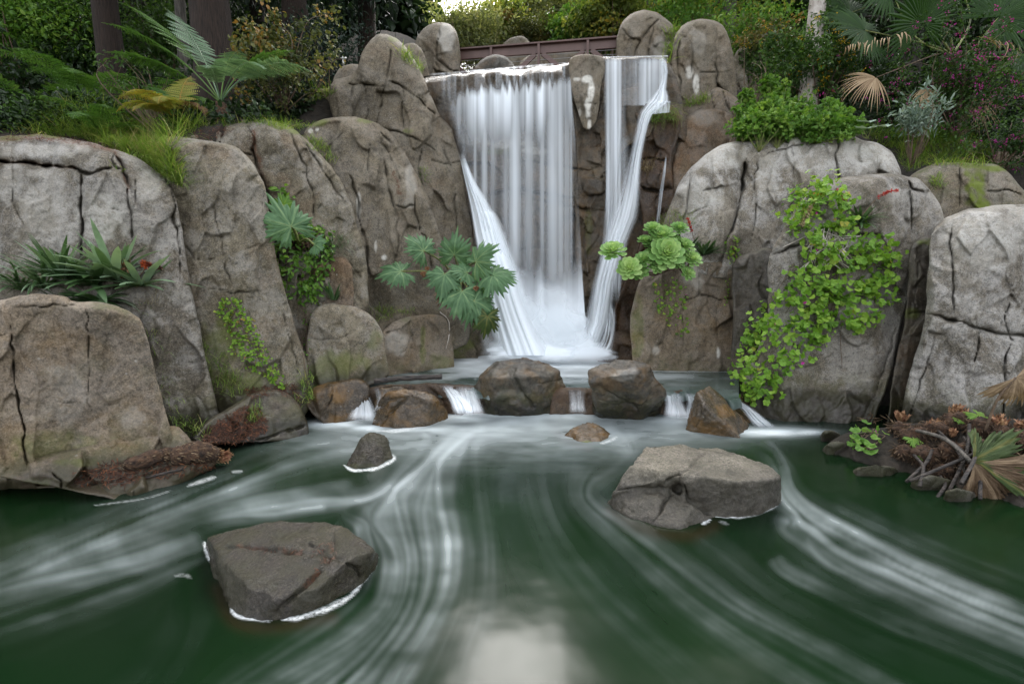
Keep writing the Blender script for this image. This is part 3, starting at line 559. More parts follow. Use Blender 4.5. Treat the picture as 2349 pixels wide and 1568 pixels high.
rock('slab', 'large pale grey slab with vertical clefts, topped by the leafy green mound', [(1470, 640), (1500, 560), (1536, 470), (1552, 430), (1572, 395), (1612, 360), (1660, 330), (1740, 315), (1790, 312), (1830, 305), (1880, 308), (1945, 303), (1968, 318), (2020, 328), (2052, 350), (2068, 385), (2075, 430), (2060, 560), (1900, 700), (1780, 860), (1700, 900), (1690, 800), (1690, 640), (1600, 640)],
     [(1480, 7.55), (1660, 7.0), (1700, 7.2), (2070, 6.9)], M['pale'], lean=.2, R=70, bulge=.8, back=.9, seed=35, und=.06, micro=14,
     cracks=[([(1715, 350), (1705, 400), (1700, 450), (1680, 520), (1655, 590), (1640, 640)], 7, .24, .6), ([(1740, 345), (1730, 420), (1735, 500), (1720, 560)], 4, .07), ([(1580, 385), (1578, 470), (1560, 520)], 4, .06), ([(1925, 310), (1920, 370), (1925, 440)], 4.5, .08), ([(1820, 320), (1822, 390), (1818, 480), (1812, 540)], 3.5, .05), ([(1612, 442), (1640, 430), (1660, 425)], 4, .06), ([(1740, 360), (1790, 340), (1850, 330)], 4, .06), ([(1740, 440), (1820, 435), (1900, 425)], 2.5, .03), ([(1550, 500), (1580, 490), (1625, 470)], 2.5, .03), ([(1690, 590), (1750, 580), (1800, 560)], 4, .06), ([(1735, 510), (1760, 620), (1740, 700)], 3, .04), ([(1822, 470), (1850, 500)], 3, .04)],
     moss=[(1800, 318, 40, 8, .4)], pale=[(1650, 360, 70, 40, .28), (1980, 370, 80, 50, .25), (1600, 450, 50, 50, .3), (1860, 350, 90, 40, .2), (1760, 400, 30, 60, .25)])  # wide pale blobs along the top paint its lit brow into the colour
rock('rock_block', 'dark smooth stone wedged in the cleft behind the ivy', [(1676, 620), (1690, 590), (1720, 575), (1760, 560), (1790, 590), (1790, 800), (1780, 920), (1700, 925), (1680, 850)], [(1676, 6.85), (1790, 6.45)], M['wetdark'], lean=.1, R=34, bulge=.7, seed=36, und=.04, cracks=[([(1750, 620), (1740, 660), (1760, 690)], 4, .05)])
rock('rock_block', 'upright block by the plunge pool carrying the succulent rosettes', [(1448, 850), (1446, 760), (1452, 690), (1466, 640), (1500, 618), (1560, 612), (1600, 600), (1650, 600), (1684, 612), (1694, 680), (1696, 780), (1694, 870), (1600, 890), (1460, 880)], [(1446, 7.5), (1600, 7.35), (1696, 7.35)], M['ledge'], lean=.05, R=24, bulge=.7, back=.9, seed=37, und=.035, micro=5,
     cracks=[([(1600, 610), (1606, 650), (1600, 680), (1560, 690)], 4, .06), ([(1600, 680), (1640, 686), (1690, 684)], 4, .07), ([(1622, 605), (1618, 680)], 3.5, .05), ([(1566, 700), (1568, 780), (1560, 840)], 2.5, .03), ([(1640, 690), (1646, 780)], 2.5, .03), ([(1500, 830), (1520, 770), (1540, 720)], 2, .02)], pale=[(1590, 635, 22, 28, .3), (1648, 810, 5, 14, .9), (1504, 800, 12, 16, .3)], moss=[(1462, 760, 14, 80, .35)])
rock('rock_block', 'brown wet stone at the foot of the second fall', [(1362, 800), (1385, 770), (1420, 756), (1455, 770), (1480, 800), (1490, 850), (1380, 850)], 8.2, M['wetbrown'], R=26, bulge=.8, seed=38, lean=.3)
rock('rock_shelf', 'angular grey rock under the geranium mat with a notched upper corner', [(1760, 640), (1765, 580), (1800, 520), (1830, 470), (1870, 430), (1920, 406), (2000, 402), (2060, 400), (2110, 404), (2140, 440), (2166, 480), (2172, 520), (2150, 560), (2110, 620), (2080, 700), (2060, 780), (2040, 880), (2010, 960), (1990, 1040), (1760, 1020), (1690, 960), (1700, 880), (1760, 760)],
     [(1700, 6.1), (1800, 5.78), (2000, 5.7), (2170, 5.75)], M['pale_low'], lean=.14, R=60, bulge=.75, back=.9, seed=39, und=.06, micro=10,
     cracks=[([(2085, 410), (2090, 430), (2120, 440), (2136, 430)], 6, .12), ([(2088, 430), (2092, 490), (2088, 540)], 4.5, .08), ([(1760, 590), (1830, 560), (1900, 545), (1990, 540), (2040, 545)], 5, .10), ([(2060, 720), (2045, 800), (2020, 870), (1995, 930), (1960, 980)], 4, .05), ([(1850, 560), (1840, 640)], 3, .04)], pale=[(1960, 560, 50, 16, .3), (2060, 450, 40, 30, .2), (1885, 600, 10, 12, .5)])
rock('boulder', 'dark recessed rock in the gap between the geranium rock and the whitish granite boulder', [(2030, 1000), (2050, 850), (2075, 720), (2085, 620), (2090, 560), (2120, 540), (2150, 545), (2160, 640), (2160, 800), (2150, 1000), (2080, 1040)], 5.55, M['wetdark'], R=36, seed=40, cracks=[([(2080, 720), (2130, 715)], 5, .08), ([(2100, 560), (2106, 640), (2096, 720)], 4, .06)], moss=[(2090, 720, 25, 14, .5), (2130, 555, 25, 8, .8)])
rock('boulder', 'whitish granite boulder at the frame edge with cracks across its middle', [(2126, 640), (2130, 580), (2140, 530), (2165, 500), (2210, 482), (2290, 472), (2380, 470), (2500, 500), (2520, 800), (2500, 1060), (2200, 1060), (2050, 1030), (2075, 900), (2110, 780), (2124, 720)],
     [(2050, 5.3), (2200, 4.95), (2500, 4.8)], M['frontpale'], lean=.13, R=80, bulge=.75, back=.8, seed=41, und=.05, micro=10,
     cracks=[([(2110, 715), (2150, 728), (2200, 735), (2250, 752), (2300, 765), (2345, 770), (2450, 760)], 6, .12, .45), ([(2185, 500), (2180, 545), (2186, 600), (2184, 660), (2190, 730)], 4, .07), ([(2250, 755), (2240, 800), (2236, 830)], 4, .06), ([(2320, 790), (2300, 830), (2310, 900), (2290, 1000)], 5, .09), ([(2150, 735), (2130, 830), (2100, 900), (2080, 980)], 4, .05), ([(2315, 690), (2300, 740), (2330, 780)], 4, .05)], pale=[(2290, 540, 150, 80, .28), (2180, 540, 40, 40, .2)])  # large pale blob puts the bright light on the upper face into the colour
rock('boulder', 'mossy flat boulder beneath the grass and the magenta-flowered shrub', [(2060, 440), (2085, 400), (2130, 376), (2210, 372), (2275, 374), (2320, 400), (2350, 440), (2450, 470), (2450, 560), (2300, 560), (2160, 560), (2080, 520)], [(2060, 6.5), (2400, 6.2)], M['mossy'], lean=.2, R=50, bulge=.8, seed=42, micro=4, cracks=[([(2200, 378), (2205, 430), (2200, 480)], 4, .07), ([(2260, 440), (2310, 435), (2349, 445)], 4, .06)], moss=[(2240, 430, 30, 50, 1.), (2290, 385, 50, 10, .9), (2230, 380, 30, 8, .8), (2250, 470, 20, 30, 1.)])
rock('boulder', 'large brown shaded rock behind the magenta-flowered shrub', [(2270, 420), (2285, 350), (2310, 315), (2360, 300), (2480, 310), (2520, 480), (2300, 500)], 7.6, M['brown'], R=50, seed=43)
# ---- weir and cascade stones
rock('rock_weir', 'low dark rock sill under the small cascades', [(760, 905), (850, 884), (1000, 880), (1100, 884), (1330, 886), (1520, 894), (1600, 900), (1700, 915), (1770, 930), (1790, 1060), (760, 1060)], [(760, 6.12), (1000, 6.2), (1300, 6.2), (1790, 6.05)], M['wetbrown'], lean=.2, R=10, bulge=.5, back=.3, seed=50, und=.06, micro=12)
hull_rock('cascade_boulder', 'golden brown wet stone with two slanting faces, in the cascade below the log', [[(850, 974, 0), (900, 982, 0), (965, 978, 0), (1030, 956, 0), (868, 922, .28), (890, 899, .42), (930, 889, .46), (988, 895, .42), (1014, 918, .28), (1032, 946, .08), (905, 930, .27), (985, 922, .30), (950, 905, .40)]], M['cascade'], seed=51, und=.03, cracks=[([(950, 896), (915, 925), (885, 960), (868, 980)], 5, .05), ([(868, 930), (930, 905)], 3, .03)])
hull_rock('cascade_boulder', 'biggest bluish rounded stone in the middle of the cascade', [[(1108, 940, 0), (1150, 947, 0), (1230, 948, 0), (1294, 938, 0), (1092, 902, .25), (1096, 868, .50), (1118, 842, .64), (1150, 824, .72), (1200, 816, .74), (1262, 829, .68), (1284, 852, .56), (1299, 885, .36), (1303, 915, .15), (1140, 868, .56), (1235, 862, .58), (1170, 905, .31), (1250, 900, .31)]], M['slate'], seed=52, round_it=6, und=.045, cracks=[([(1142, 842), (1165, 852), (1185, 872), (1200, 900), (1222, 930), (1228, 945)], 4, .04), ([(1225, 882), (1260, 874), (1296, 868)], 3, .04), ([(1150, 836), (1180, 850), (1172, 862)], 4, .05)], pale=[(1170, 905, 40, 12, .12)])
hull_rock('cascade_boulder', 'rounded grey stone leaning on a reddish slab, next to the biggest cascade stone', [[(1370, 935, .0), (1400, 948, 0), (1460, 950, 0), (1514, 936, 0), (1352, 880, .54), (1349, 852, .68), (1375, 832, .78), (1440, 824, .82), (1492, 837, .77), (1520, 878, .54), (1522, 912, .26), (1380, 866, .63), (1450, 858, .69), (1470, 900, .43)], [(1342, 940, 0), (1352, 892, .26), (1380, 893, .28), (1440, 915, .18), (1470, 948, 0), (1400, 952, 0), (1340, 905, .18)]], M['slate'], seed=53, round_it=4, und=.04, cracks=[([(1366, 880), (1385, 892), (1412, 905), (1440, 922), (1462, 948)], 4.5, .04), ([(1490, 840), (1500, 880), (1478, 930)], 3.5, .03)], pale=[(1430, 862, 30, 16, .2)])
hull_rock('cascade_boulder', 'dark angular wedge of wet rock at the last cascade, near the geranium mat', [[(1575, 985, 0), (1700, 1005, 0), (1716, 985, 0), (1690, 930, .10), (1628, 886, .50), (1602, 900, .46), (1612, 928, .36), (1588, 925, .22), (1640, 900, 0.44), (1720, 960, .0)]], M['cascade'], seed=54, und=.03, cracks=[([(1612, 928), (1604, 960), (1598, 985)], 3, .03)])
hull_rock('cascade_stone', 'small brown wet stone beside the first white spill', [[(796, 951, 0), (829, 961, 0), (862, 949, 0), (800, 898, 0.25), (808, 887, 0.36), (848, 886, 0.35), (858, 902, 0.22)]], M['cascade'], seed=160, voxel=.014, round_it=2, und=.03, cat='stone')
hull_rock('cascade_stone', 'blocky dark stone step under the water between the log and the biggest cascade stone', [[(1030, 921, 0), (1069, 931, 0), (1108, 919, 0), (1034, 900, 0.26), (1042, 889, 0.37), (1094, 888, 0.36), (1104, 904, 0.22)]], M['wetbrown'], seed=161, voxel=.014, round_it=2, und=.03, cat='stone')
hull_rock('cascade_stone', 'little dark stone wedged between the two rounded cascade stones', [[(1292, 938, 0), (1323, 948, 0), (1354, 936, 0), (1296, 904, 0.24), (1304, 893, 0.34), (1340, 892, 0.33), (1350, 908, 0.20)]], M['wetbrown'], seed=162, voxel=.014, round_it=2, und=.03, cat='stone')
hull_rock('cascade_stone', 'dark stone step under the water next to the angular wedge', [[(1520, 936, 0), (1552, 946, 0), (1584, 934, 0), (1524, 907, 0.24), (1532, 896, 0.35), (1570, 895, 0.34), (1580, 911, 0.21)]], M['wetbrown'], seed=163, voxel=.014, round_it=2, und=.03, cat='stone')
hull_rock('cascade_stone', 'dark wet stone under the geranium mat at the last spill', [[(1646, 956, 0), (1683, 966, 0), (1720, 954, 0), (1650, 912, 0.24), (1658, 901, 0.34), (1706, 900, 0.33), (1716, 916, 0.20)]], M['wetbrown'], seed=164, voxel=.014, round_it=2, und=.03, cat='stone')
hull_rock('cascade_stone', 'slanting dark brown slab under the log', [[(858, 956, 0), (898, 966, 0), (939, 954, 0), (862, 900, 0.27), (870, 889, 0.38), (925, 888, 0.37), (935, 904, 0.23)]], M['cascade'], seed=165, voxel=.014, round_it=2, und=.03, cat='stone')
hull_rock('boulder', 'small cone-shaped stone alone in the pool below the golden brown cascade stone', [[(790, 1068, 0), (815, 1076, 0), (870, 1070, 0), (901, 1052, 0), (896, 1040, 0.0), (892, 1012, .13), (880, 1000, .20), (846, 992, .25), (828, 1002, .22), (812, 1030, .10), (850, 1040, .12)]], M['darkgrain'], seed=55, moss=[(830, 1068, 40, 8, .5)])
hull_rock('boulder', 'low wet stone barely above the water below the middle cascade', [[(1292, 1003, -.02), (1340, 1022, -.02), (1375, 1016, -.02), (1412, 1000, -.02), (1385, 985, .05), (1360, 970, .10), (1330, 972, .10), (1312, 982, .07)]], M['cascade'], seed=56, moss=[(1345, 1018, 16, 6, .8)])
hull_rock('boulder', 'flat-topped sandy grey boulder in four blocks, standing out of the pool',
          [[(1405, 1130, .12), (1440, 1068, .30), (1484, 1020, .36), (1560, 1016, .36), (1640, 1036, .35), (1582, 1084, .34), (1572, 1106, .2), (1400, 1150, 0), (1500, 1130, .12)],
           [(1560, 1086, .33), (1632, 1036, .35), (1700, 1046, .34), (1762, 1068, .32), (1786, 1092, .28), (1788, 1140, .0), (1700, 1180, .0), (1640, 1182, .0), (1572, 1150, .05), (1566, 1108, .26), (1700, 1105, .29), (1770, 1100, .28)],
           [(1392, 1152, 0), (1440, 1184, 0), (1510, 1205, 0), (1560, 1212, 0), (1640, 1186, 0), (1590, 1160, .11), (1545, 1124, .17), (1420, 1118, .14), (1500, 1136, .15)],
           [(1515, 1096, .20), (1510, 1114, .15), (1540, 1085, .26), (1590, 1085, .28), (1596, 1118, .2), (1545, 1112, .17), (1570, 1135, .11), (1570, 1160, 0), (1510, 1130, .08), (1560, 1100, .25)],
           [(1600, 1030, .36), (1650, 1028, .33), (1690, 1044, .3), (1620, 1050, .3), (1620, 1034, .1), (1690, 1060, .1)]],
          M['islet'], seed=57, voxel=.012, round_it=1, und=.015, cracks=[([(1622, 1034), (1590, 1060), (1560, 1085), (1525, 1112)], 4, .05), ([(1410, 1122), (1460, 1122), (1530, 1118)], 3, .035), ([(1545, 1124), (1520, 1160), (1498, 1205)], 3, .035), ([(1566, 1108), (1580, 1150), (1635, 1182)], 3, .04)])
hull_rock('boulder', 'dark coarse boulder with crossing cracks and orange needles, closest stone in the pool',
          [[(472, 1232, .14), (520, 1218, .21), (620, 1196, .25), (745, 1190, .25), (790, 1210, .25), (828, 1238, .23), (858, 1264, .18), (866, 1276, 0), (830, 1330, .0), (800, 1360, 0), (720, 1402, 0), (630, 1418, 0), (560, 1416, 0), (530, 1396, .0), (482, 1300, 0), (468, 1250, 0), (492, 1262, .20), (575, 1350, .13), (640, 1372, .10), (730, 1350, .12), (790, 1290, .19)]],
          M['darkgrain'], seed=58, voxel=.010, round_it=1, und=.016,
          cracks=[([(492, 1252), (560, 1252), (640, 1262), (700, 1268), (762, 1276)], 4, .035), ([(766, 1206), (766, 1240), (758, 1276), (730, 1310), (690, 1350), (650, 1385), (628, 1415)], 4.5, .04), ([(700, 1240), (740, 1258), (760, 1276)], 3, .03), ([(762, 1276), (800, 1290), (826, 1310), (830, 1335)], 3.5, .035)],
          needle=[([(545, 1250), (610, 1256)], 3.5), ([(640, 1258), (690, 1266)], 2.5), ([(764, 1240), (762, 1262)], 2.5), ([(728, 1310), (700, 1340)], 4), ([(745, 1285), (765, 1275)], 3)], pale=[(715, 1370, 26, 16, .3)])
# ---- small stones on the bank by the gunnera heap
for i, (x, y, rx, ry, z, lb) in enumerate([(1922, 1026, 38, 22, .0, 'rounded greenish stone at the waterline, first of the row in front of the gunnera heap'), (1985, 1000, 52, 20, .12, 'dark smooth stone behind the small round-leaved plant'), (2010, 1075, 62, 22, .0, 'long pale greenish stone lying in the water in front of the gunnera heap'), (2140, 1105, 55, 24, .0, 'pale stone in the water below the drooping black gunnera stalks'), (2200, 1130, 45, 18, .0, 'dark stone tucked behind the giant mottled leaf'), (1905, 995, 28, 14, .02, 'small flat stone where the geranium rock meets the water')]):
    pts = [(x - rx, y + ry * .7, z - .05), (x - rx * .5, y + ry, z - .05), (x + rx * .5, y + ry, z - .05), (x + rx, y + ry * .6, z - .05), (x - rx * .6, y - ry * .2, z + .10), (x, y - ry * .6, z + .14), (x + rx * .6, y - ry * .3, z + .10), (x - rx * .8, y, z), (x + rx * .9, y, z)]
    hull_rock('stone', lb, [pts], M['islet'] if i != 1 else M['wetdark'], seed=60 + i, voxel=.016, round_it=6, und=.02, moss=[(x, y, rx, ry, .35)], cat='stone')
# ------------------------------------------------------------------ sky, light
SUN_EL, SUN_AZ = R_(50), R_(4)     # hazy sun high over the fall, ahead of the camera
world = bpy.data.worlds.new('World'); scene.world = world; world.use_nodes = True
wn = world.node_tree; bg = wn.nodes['Background']
sky = wn.nodes.new('ShaderNodeTexSky'); sky.sky_type = 'NISHITA'; sky.sun_disc = False
sky.sun_elevation = SUN_EL; sky.sun_rotation = SUN_AZ; sky.air_density = 1.; sky.dust_density = 4.; sky.ozone_density = .6; sky.altitude = 0
hs = wn.nodes.new('ShaderNodeHueSaturation'); hs.inputs['Saturation'].default_value = .22; hs.inputs['Value'].default_value = 1.9   # thin high overcast
wn.links.new(sky.outputs[0], hs.inputs['Color']); wn.links.new(hs.outputs[0], bg.inputs[0]); bg.inputs[1].default_value = .15
sd_ = bpy.data.lights.new('sun', 'SUN'); so = bpy.data.objects.new('sun', sd_); COL.objects.link(so)
sd_.energy = .7; sd_.angle = R_(40); sd_.color = (1., .95, .88)
sdir = Vector((math.sin(SUN_AZ) * math.cos(SUN_EL), math.cos(SUN_AZ) * math.cos(SUN_EL), math.sin(SUN_EL)))
so.rotation_euler = sdir.to_track_quat('Z', 'Y').to_euler(); so.location = (0, 0, 30)
scene.view_settings.view_transform = 'Standard'; scene.view_settings.look = 'None'; scene.view_settings.gamma = 1; scene.view_settings.exposure = EXPOSURE
scene.render.engine = 'CYCLES'; cy = scene.cycles; cy.use_denoising = True; cy.transparent_max_bounces = 24; cy.max_bounces = 7; cy.diffuse_bounces = 3; cy.glossy_bounces = 3; cy.transmission_bounces = 4
cy.sample_clamp_indirect = 6
# ------------------------------------------------------------------ pool water with drifting foam
def lic_foam():
    sx = 2.; x0, x1, y0, y1 = -360, 2710, 925, 1900
    W, H = int((x1 - x0) / sx), int((y1 - y0) / sx)
    gx, gy = np.meshgrid(x0 + np.arange(W) * sx, y0 + np.arange(H) * sx)
    S = [  ([(1100, 958), (1000, 970), (900, 984), (740, 985)], 1, .5, 14), ([(1300, 950), (1200, 955), (1100, 960)], 1, .6, 10), ([(1610, 975), (1560, 966), (1480, 955)], 1, .6, 10), # flow lines (downstream) : points, spread, foam strength, foam width
        ([(1110, 950), (1010, 975), (900, 1000), (780, 1020), (640, 1060), (500, 1120), (300, 1200), (100, 1280), (-200, 1390)], 1, .66, 42),
        ([(720, 968), (800, 972), (900, 985), (1000, 990)], 1, .85, 13),
        ([(1300, 940), (1180, 960), (1090, 985), (1010, 1040), (940, 1100), (880, 1150), (850, 1200)], 1, .5, 62),
        ([(1120, 960), (1040, 1010), (960, 1080), (850, 1140), (720, 1140), (600, 1150), (480, 1190)], 1, .60, 30),
        ([(830, 1110), (740, 1125), (660, 1150), (560, 1165), (480, 1180), (300, 1240)], 1, .55, 20),
        ([(760, 1160), (690, 1168), (620, 1180), (520, 1178)], 1, .55, 12),
        ([(800, 1180), (850, 1200), (900, 1260), (905, 1330), (880, 1400), (800, 1470), (680, 1540), (500, 1640)], 1, .46, 64),
        ([(900, 1120), (930, 1200), (950, 1300), (930, 1400), (860, 1500), (760, 1600), (600, 1760)], 1, .46, 76),
        ([(1000, 1060), (1010, 1150), (1030, 1250), (1020, 1350), (970, 1450), (900, 1560), (820, 1760)], 1, .42, 66),
        ([(1080, 1020), (1090, 1120), (1110, 1250), (1100, 1400), (1060, 1520), (1020, 1760)], 1, .18, 50),
        ([(480, 1230), (380, 1270), (200, 1310), (0, 1350), (-300, 1420)], 1, .35, 50), ([(440, 1280), (250, 1350), (50, 1420), (-250, 1520)], 1, .22, 40),
        ([(470, 1130), (340, 1180), (180, 1250), (0, 1330), (-300, 1440)], 1, .55, 40),
        ([(420, 1350), (420, 1450), (350, 1560), (200, 1700)], 1, .06, 60),
        ([(1700, 960), (1500, 955), (1300, 962), (1150, 970)], 1, .55, 16),
        ([(1290, 948), (1400, 955), (1560, 965), (1680, 1000), (1760, 1030)], 1, .5, 20),
        ([(1310, 965), (1400, 1005), (1440, 1040), (1400, 1080), (1350, 1110), (1350, 1150), (1420, 1200), (1500, 1260), (1620, 1350), (1800, 1450), (2000, 1560), (2300, 1720)], 1, .36, 34),
        ([(1340, 1040), (1325, 1090), (1330, 1140), (1380, 1200), (1460, 1280), (1560, 1370), (1700, 1470), (1900, 1600), (2100, 1740)], 1, .26, 36),
        ([(1220, 1000), (1230, 1100), (1260, 1200), (1340, 1320), (1460, 1440), (1600, 1560), (1800, 1740)], 1, .14, 60),
        ([(1700, 985), (1790, 990), (1850, 990), (1900, 985)], 1, .8, 13), ([(1720, 965), (1780, 985), (1880, 980)], 1, .7, 10),
        ([(1740, 1000), (1770, 1020), (1790, 1070), (1800, 1130), (1850, 1180), (1950, 1230), (2100, 1310), (2349, 1410), (2600, 1500)], 1, .62, 34),
        ([(1760, 1185), (1850, 1200), (1930, 1260), (2050, 1310), (2200, 1380), (2349, 1440), (2600, 1540)], 1, .62, 22),
        ([(1830, 1190), (1800, 1215), (1870, 1255), (1990, 1330), (2150, 1400), (2349, 1480), (2600, 1580)], 1, .36, 24),
        ([(1770, 1270), (1800, 1310), (1900, 1360), (2050, 1430), (2250, 1510), (2500, 1620)], 1, .26, 22), ([(1840, 1230), (1900, 1290), (1990, 1330)], 1, .5, 14),
        ([(1880, 1150), (2050, 1230), (2250, 1310), (2500, 1400)], 1, .25, 30), ([(2000, 1100), (2200, 1220), (2500, 1330)], 1, .03, 60),
        ([(1600, 1300), (1720, 1400), (1950, 1520), (2200, 1660)], 1, .05, 60), ([(1200, 1300), (1300, 1450), (1420, 1600), (1500, 1800)], 1, .05, 80),
        ([(1580, 1215), (1680, 1290), (1800, 1380), (2000, 1480), (2300, 1600)], 1, .10, 40)]
    wsum = np.full((H, W), 1e-6); ux = np.zeros((H, W)); uy = np.zeros((H, W)); env = np.zeros((H, W))
    sub = 3
    pts_l = np.stack([gx[::sub, ::sub].ravel(), gy[::sub, ::sub].ravel()], 1); hs, ws = gx[::sub, ::sub].shape
    def up(a):
        a = a.reshape(hs, ws); yi = np.minimum(np.arange(H) / sub, hs - 1.001); xi = np.minimum(np.arange(W) / sub, ws - 1.001)
        y_, x_ = yi.astype(int), xi.astype(int); fy, fx = (yi - y_)[:, None], (xi - x_)[None]
        return a[y_][:, x_] * (1 - fy) * (1 - fx) + a[y_ + 1][:, x_] * fy * (1 - fx) + a[y_][:, x_ + 1] * (1 - fy) * fx + a[y_ + 1][:, x_ + 1] * fy * fx
    W_ = np.full(len(pts_l), 1e-6); UX = np.zeros(len(pts_l)); UY = np.zeros(len(pts_l)); EN = np.zeros(len(pts_l))
    for ln, _, st, wd in S:
        c = curve_pts(np.array(ln, float), 40); e, _, idx = seg_dist(pts_l, c[:-1], c[1:])
        k = np.clip(idx.astype(int), 0, len(c) - 2); T = (c[k + 1] - c[k]); T /= np.linalg.norm(T, axis=1)[:, None] + 1e-9
        w = 1 / (e + 12) ** 2.6; W_ += w; UX += w * T[:, 0]; UY += w * T[:, 1]
        u = idx / (len(c) - 1); fade = sstep(0, .10, u) * (.35 + .65 * (1 - u) ** .6)
        EN = np.maximum(EN, st * np.exp(-(e / wd) ** 2 * 1.25) * fade) + .12 * st * np.exp(-(e / (wd * 2.4)) ** 2) * fade
    ux = up(UX / W_); uy = up(UY / W_); env = up(EN)
    n = np.hypot(ux, uy) + 1e-6; ux /= n; uy /= n
    rs = np.random.RandomState(5); tot = np.zeros((H, W)); amp = 0
    for blk, wgt, Ls in ((2, .7, 110), (4, 1.1, 140), (9, 1.0, 150)):
        base = rs.rand(H // blk + 2, W // blk + 2); nz = np.kron(base, np.ones((blk, blk)))[:H, :W]; nz = sum(np.roll(np.roll(nz, a, 0), b, 1) for a in range(-(blk // 2), blk // 2 + 1) for b in range(-(blk // 2), blk // 2 + 1)) / (2 * (blk // 2) + 1) ** 2
        acc = nz.copy(); cnt = 1
        for sg in (1, -1):
            X = np.arange(W)[None] * np.ones((H, 1)); Y = np.arange(H)[:, None] * np.ones((1, W))
            for s in range(Ls):
                xi = np.clip(X.astype(int), 0, W - 1); yi = np.clip(Y.astype(int), 0, H - 1)
                X = X + sg * ux[yi, xi] * 1.25; Y = Y + sg * uy[yi, xi] * 1.25
                acc += nz[np.clip(Y.astype(int), 0, H - 1), np.clip(X.astype(int), 0, W - 1)]; cnt += 1
        a = acc / cnt; a = (a - a.mean()) / a.std(); tot += wgt * a; amp += wgt
    tot /= amp
    pt = fbm(np.stack([gx / 150., gy / 60., gx * 0], -1), 3, 44); env = env * np.clip(.9 + .35 * pt, .35, 1.25)
    f = env * np.clip(.78 + .5 * tot, .05, 1.7)
    f = .54 * np.clip(f, 0, 1.5) ** 1.5
    f = np.clip(f, 0, 1)
    for _ in range(4): f = (f + np.roll(f, 1, 0) + np.roll(f, -1, 0) + np.roll(f, 1, 1) + np.roll(f, -1, 1)) / 5
    return f, (x0, y0, sx)
def rim_foam(P2, rims):
    r = np.zeros(len(P2))
    for ln, w, s in rims:
        c = curve_pts(np.array(ln, float), 40); e, _, idx = seg_dist(P2, c[:-1], c[1:]); u = idx / (len(c) - 1)
        wv = w * (1 + .5 * vnoise(np.concatenate([P2 / 22., np.zeros((len(P2), 1))], 1), 4)) * np.clip(np.minimum(u, 1 - u) * 8, .2, 1)
        r = np.maximum(r, s * sstep(1.7, .3, e / (wv * .62)))
    return r
def water_mat(name, deep, foam, rough, green2):
    m, nt, out = new_mat(name); N = NT(nt); f = N.attr('foam'); rim = N.attr('rim'); pos = N.n('NewGeometry').outputs['Position']
    big = N.noise(pos, .55, 3, .5); base = N.mix(N.maprange(big, .35, .65), deep, green2)
    sh = N.attr('shallow'); base = N.mix(N.math('MULTIPLY', sh, .7), base, (.016, .012, .005))
    c = N.mix(N.math('MULTIPLY', f, 1., clamp=True), base, foam)
    fr = N.math('MULTIPLY', rim, N.maprange(N.noise(pos, 30, 5, .75), .28, .62))
    c = N.mix(N.math('MULTIPLY', fr, .9), c, (.78, .81, .81))
    r = N.math('ADD', rough, N.math('MULTIPLY', f, .45), clamp=True)
    w = N.noise(N.n('Mapping', {'Vector': pos, 'Scale': (1., 1., 1.)}).outputs[0], 2.2, 2, .4)
    bp = N.n('Bump', {'Height': w, 'Strength': .12, 'Distance': .08})
    b = N.n('BsdfPrincipled', {'Base Color': c, 'Roughness': r, 'Normal': bp.outputs[0], 'IOR': 1.33}); b.inputs['Specular IOR Level'].default_value = .24
    nt.links.new(b.outputs[0], out.inputs[0]); return m
M['pool'] = water_mat('green_pool_water', (.0027, .0102, .0034), (.62, .69, .71), .16, (.0040, .0150, .0044))
M['upper'] = water_mat('milky_pool_water', (.025, .045, .036), (.78, .83, .85), .2, (.045, .065, .056))
foam_raster, (fx0, fy0, fsx) = lic_foam()
def sample_foam(x, y):
    h, w = foam_raster.shape; X = np.clip((x - fx0) / fsx, 0, w - 1.01); Y = np.clip((y - fy0) / fsx, 0, h - 1.01); i, j = X.astype(int), Y.astype(int); a, b = X - i, Y - j
    return foam_raster[j, i] * (1 - a) * (1 - b) + foam_raster[j, i + 1] * a * (1 - b) + foam_raster[j + 1, i] * (1 - a) * b + foam_raster[j + 1, i + 1] * a * b
def grid_quads(ny, nx):
    idx = np.arange(nx * ny).reshape(ny, nx); return np.stack([idx[:-1, :-1], idx[1:, :-1], idx[1:, 1:], idx[:-1, 1:]], -1).reshape(-1, 4)
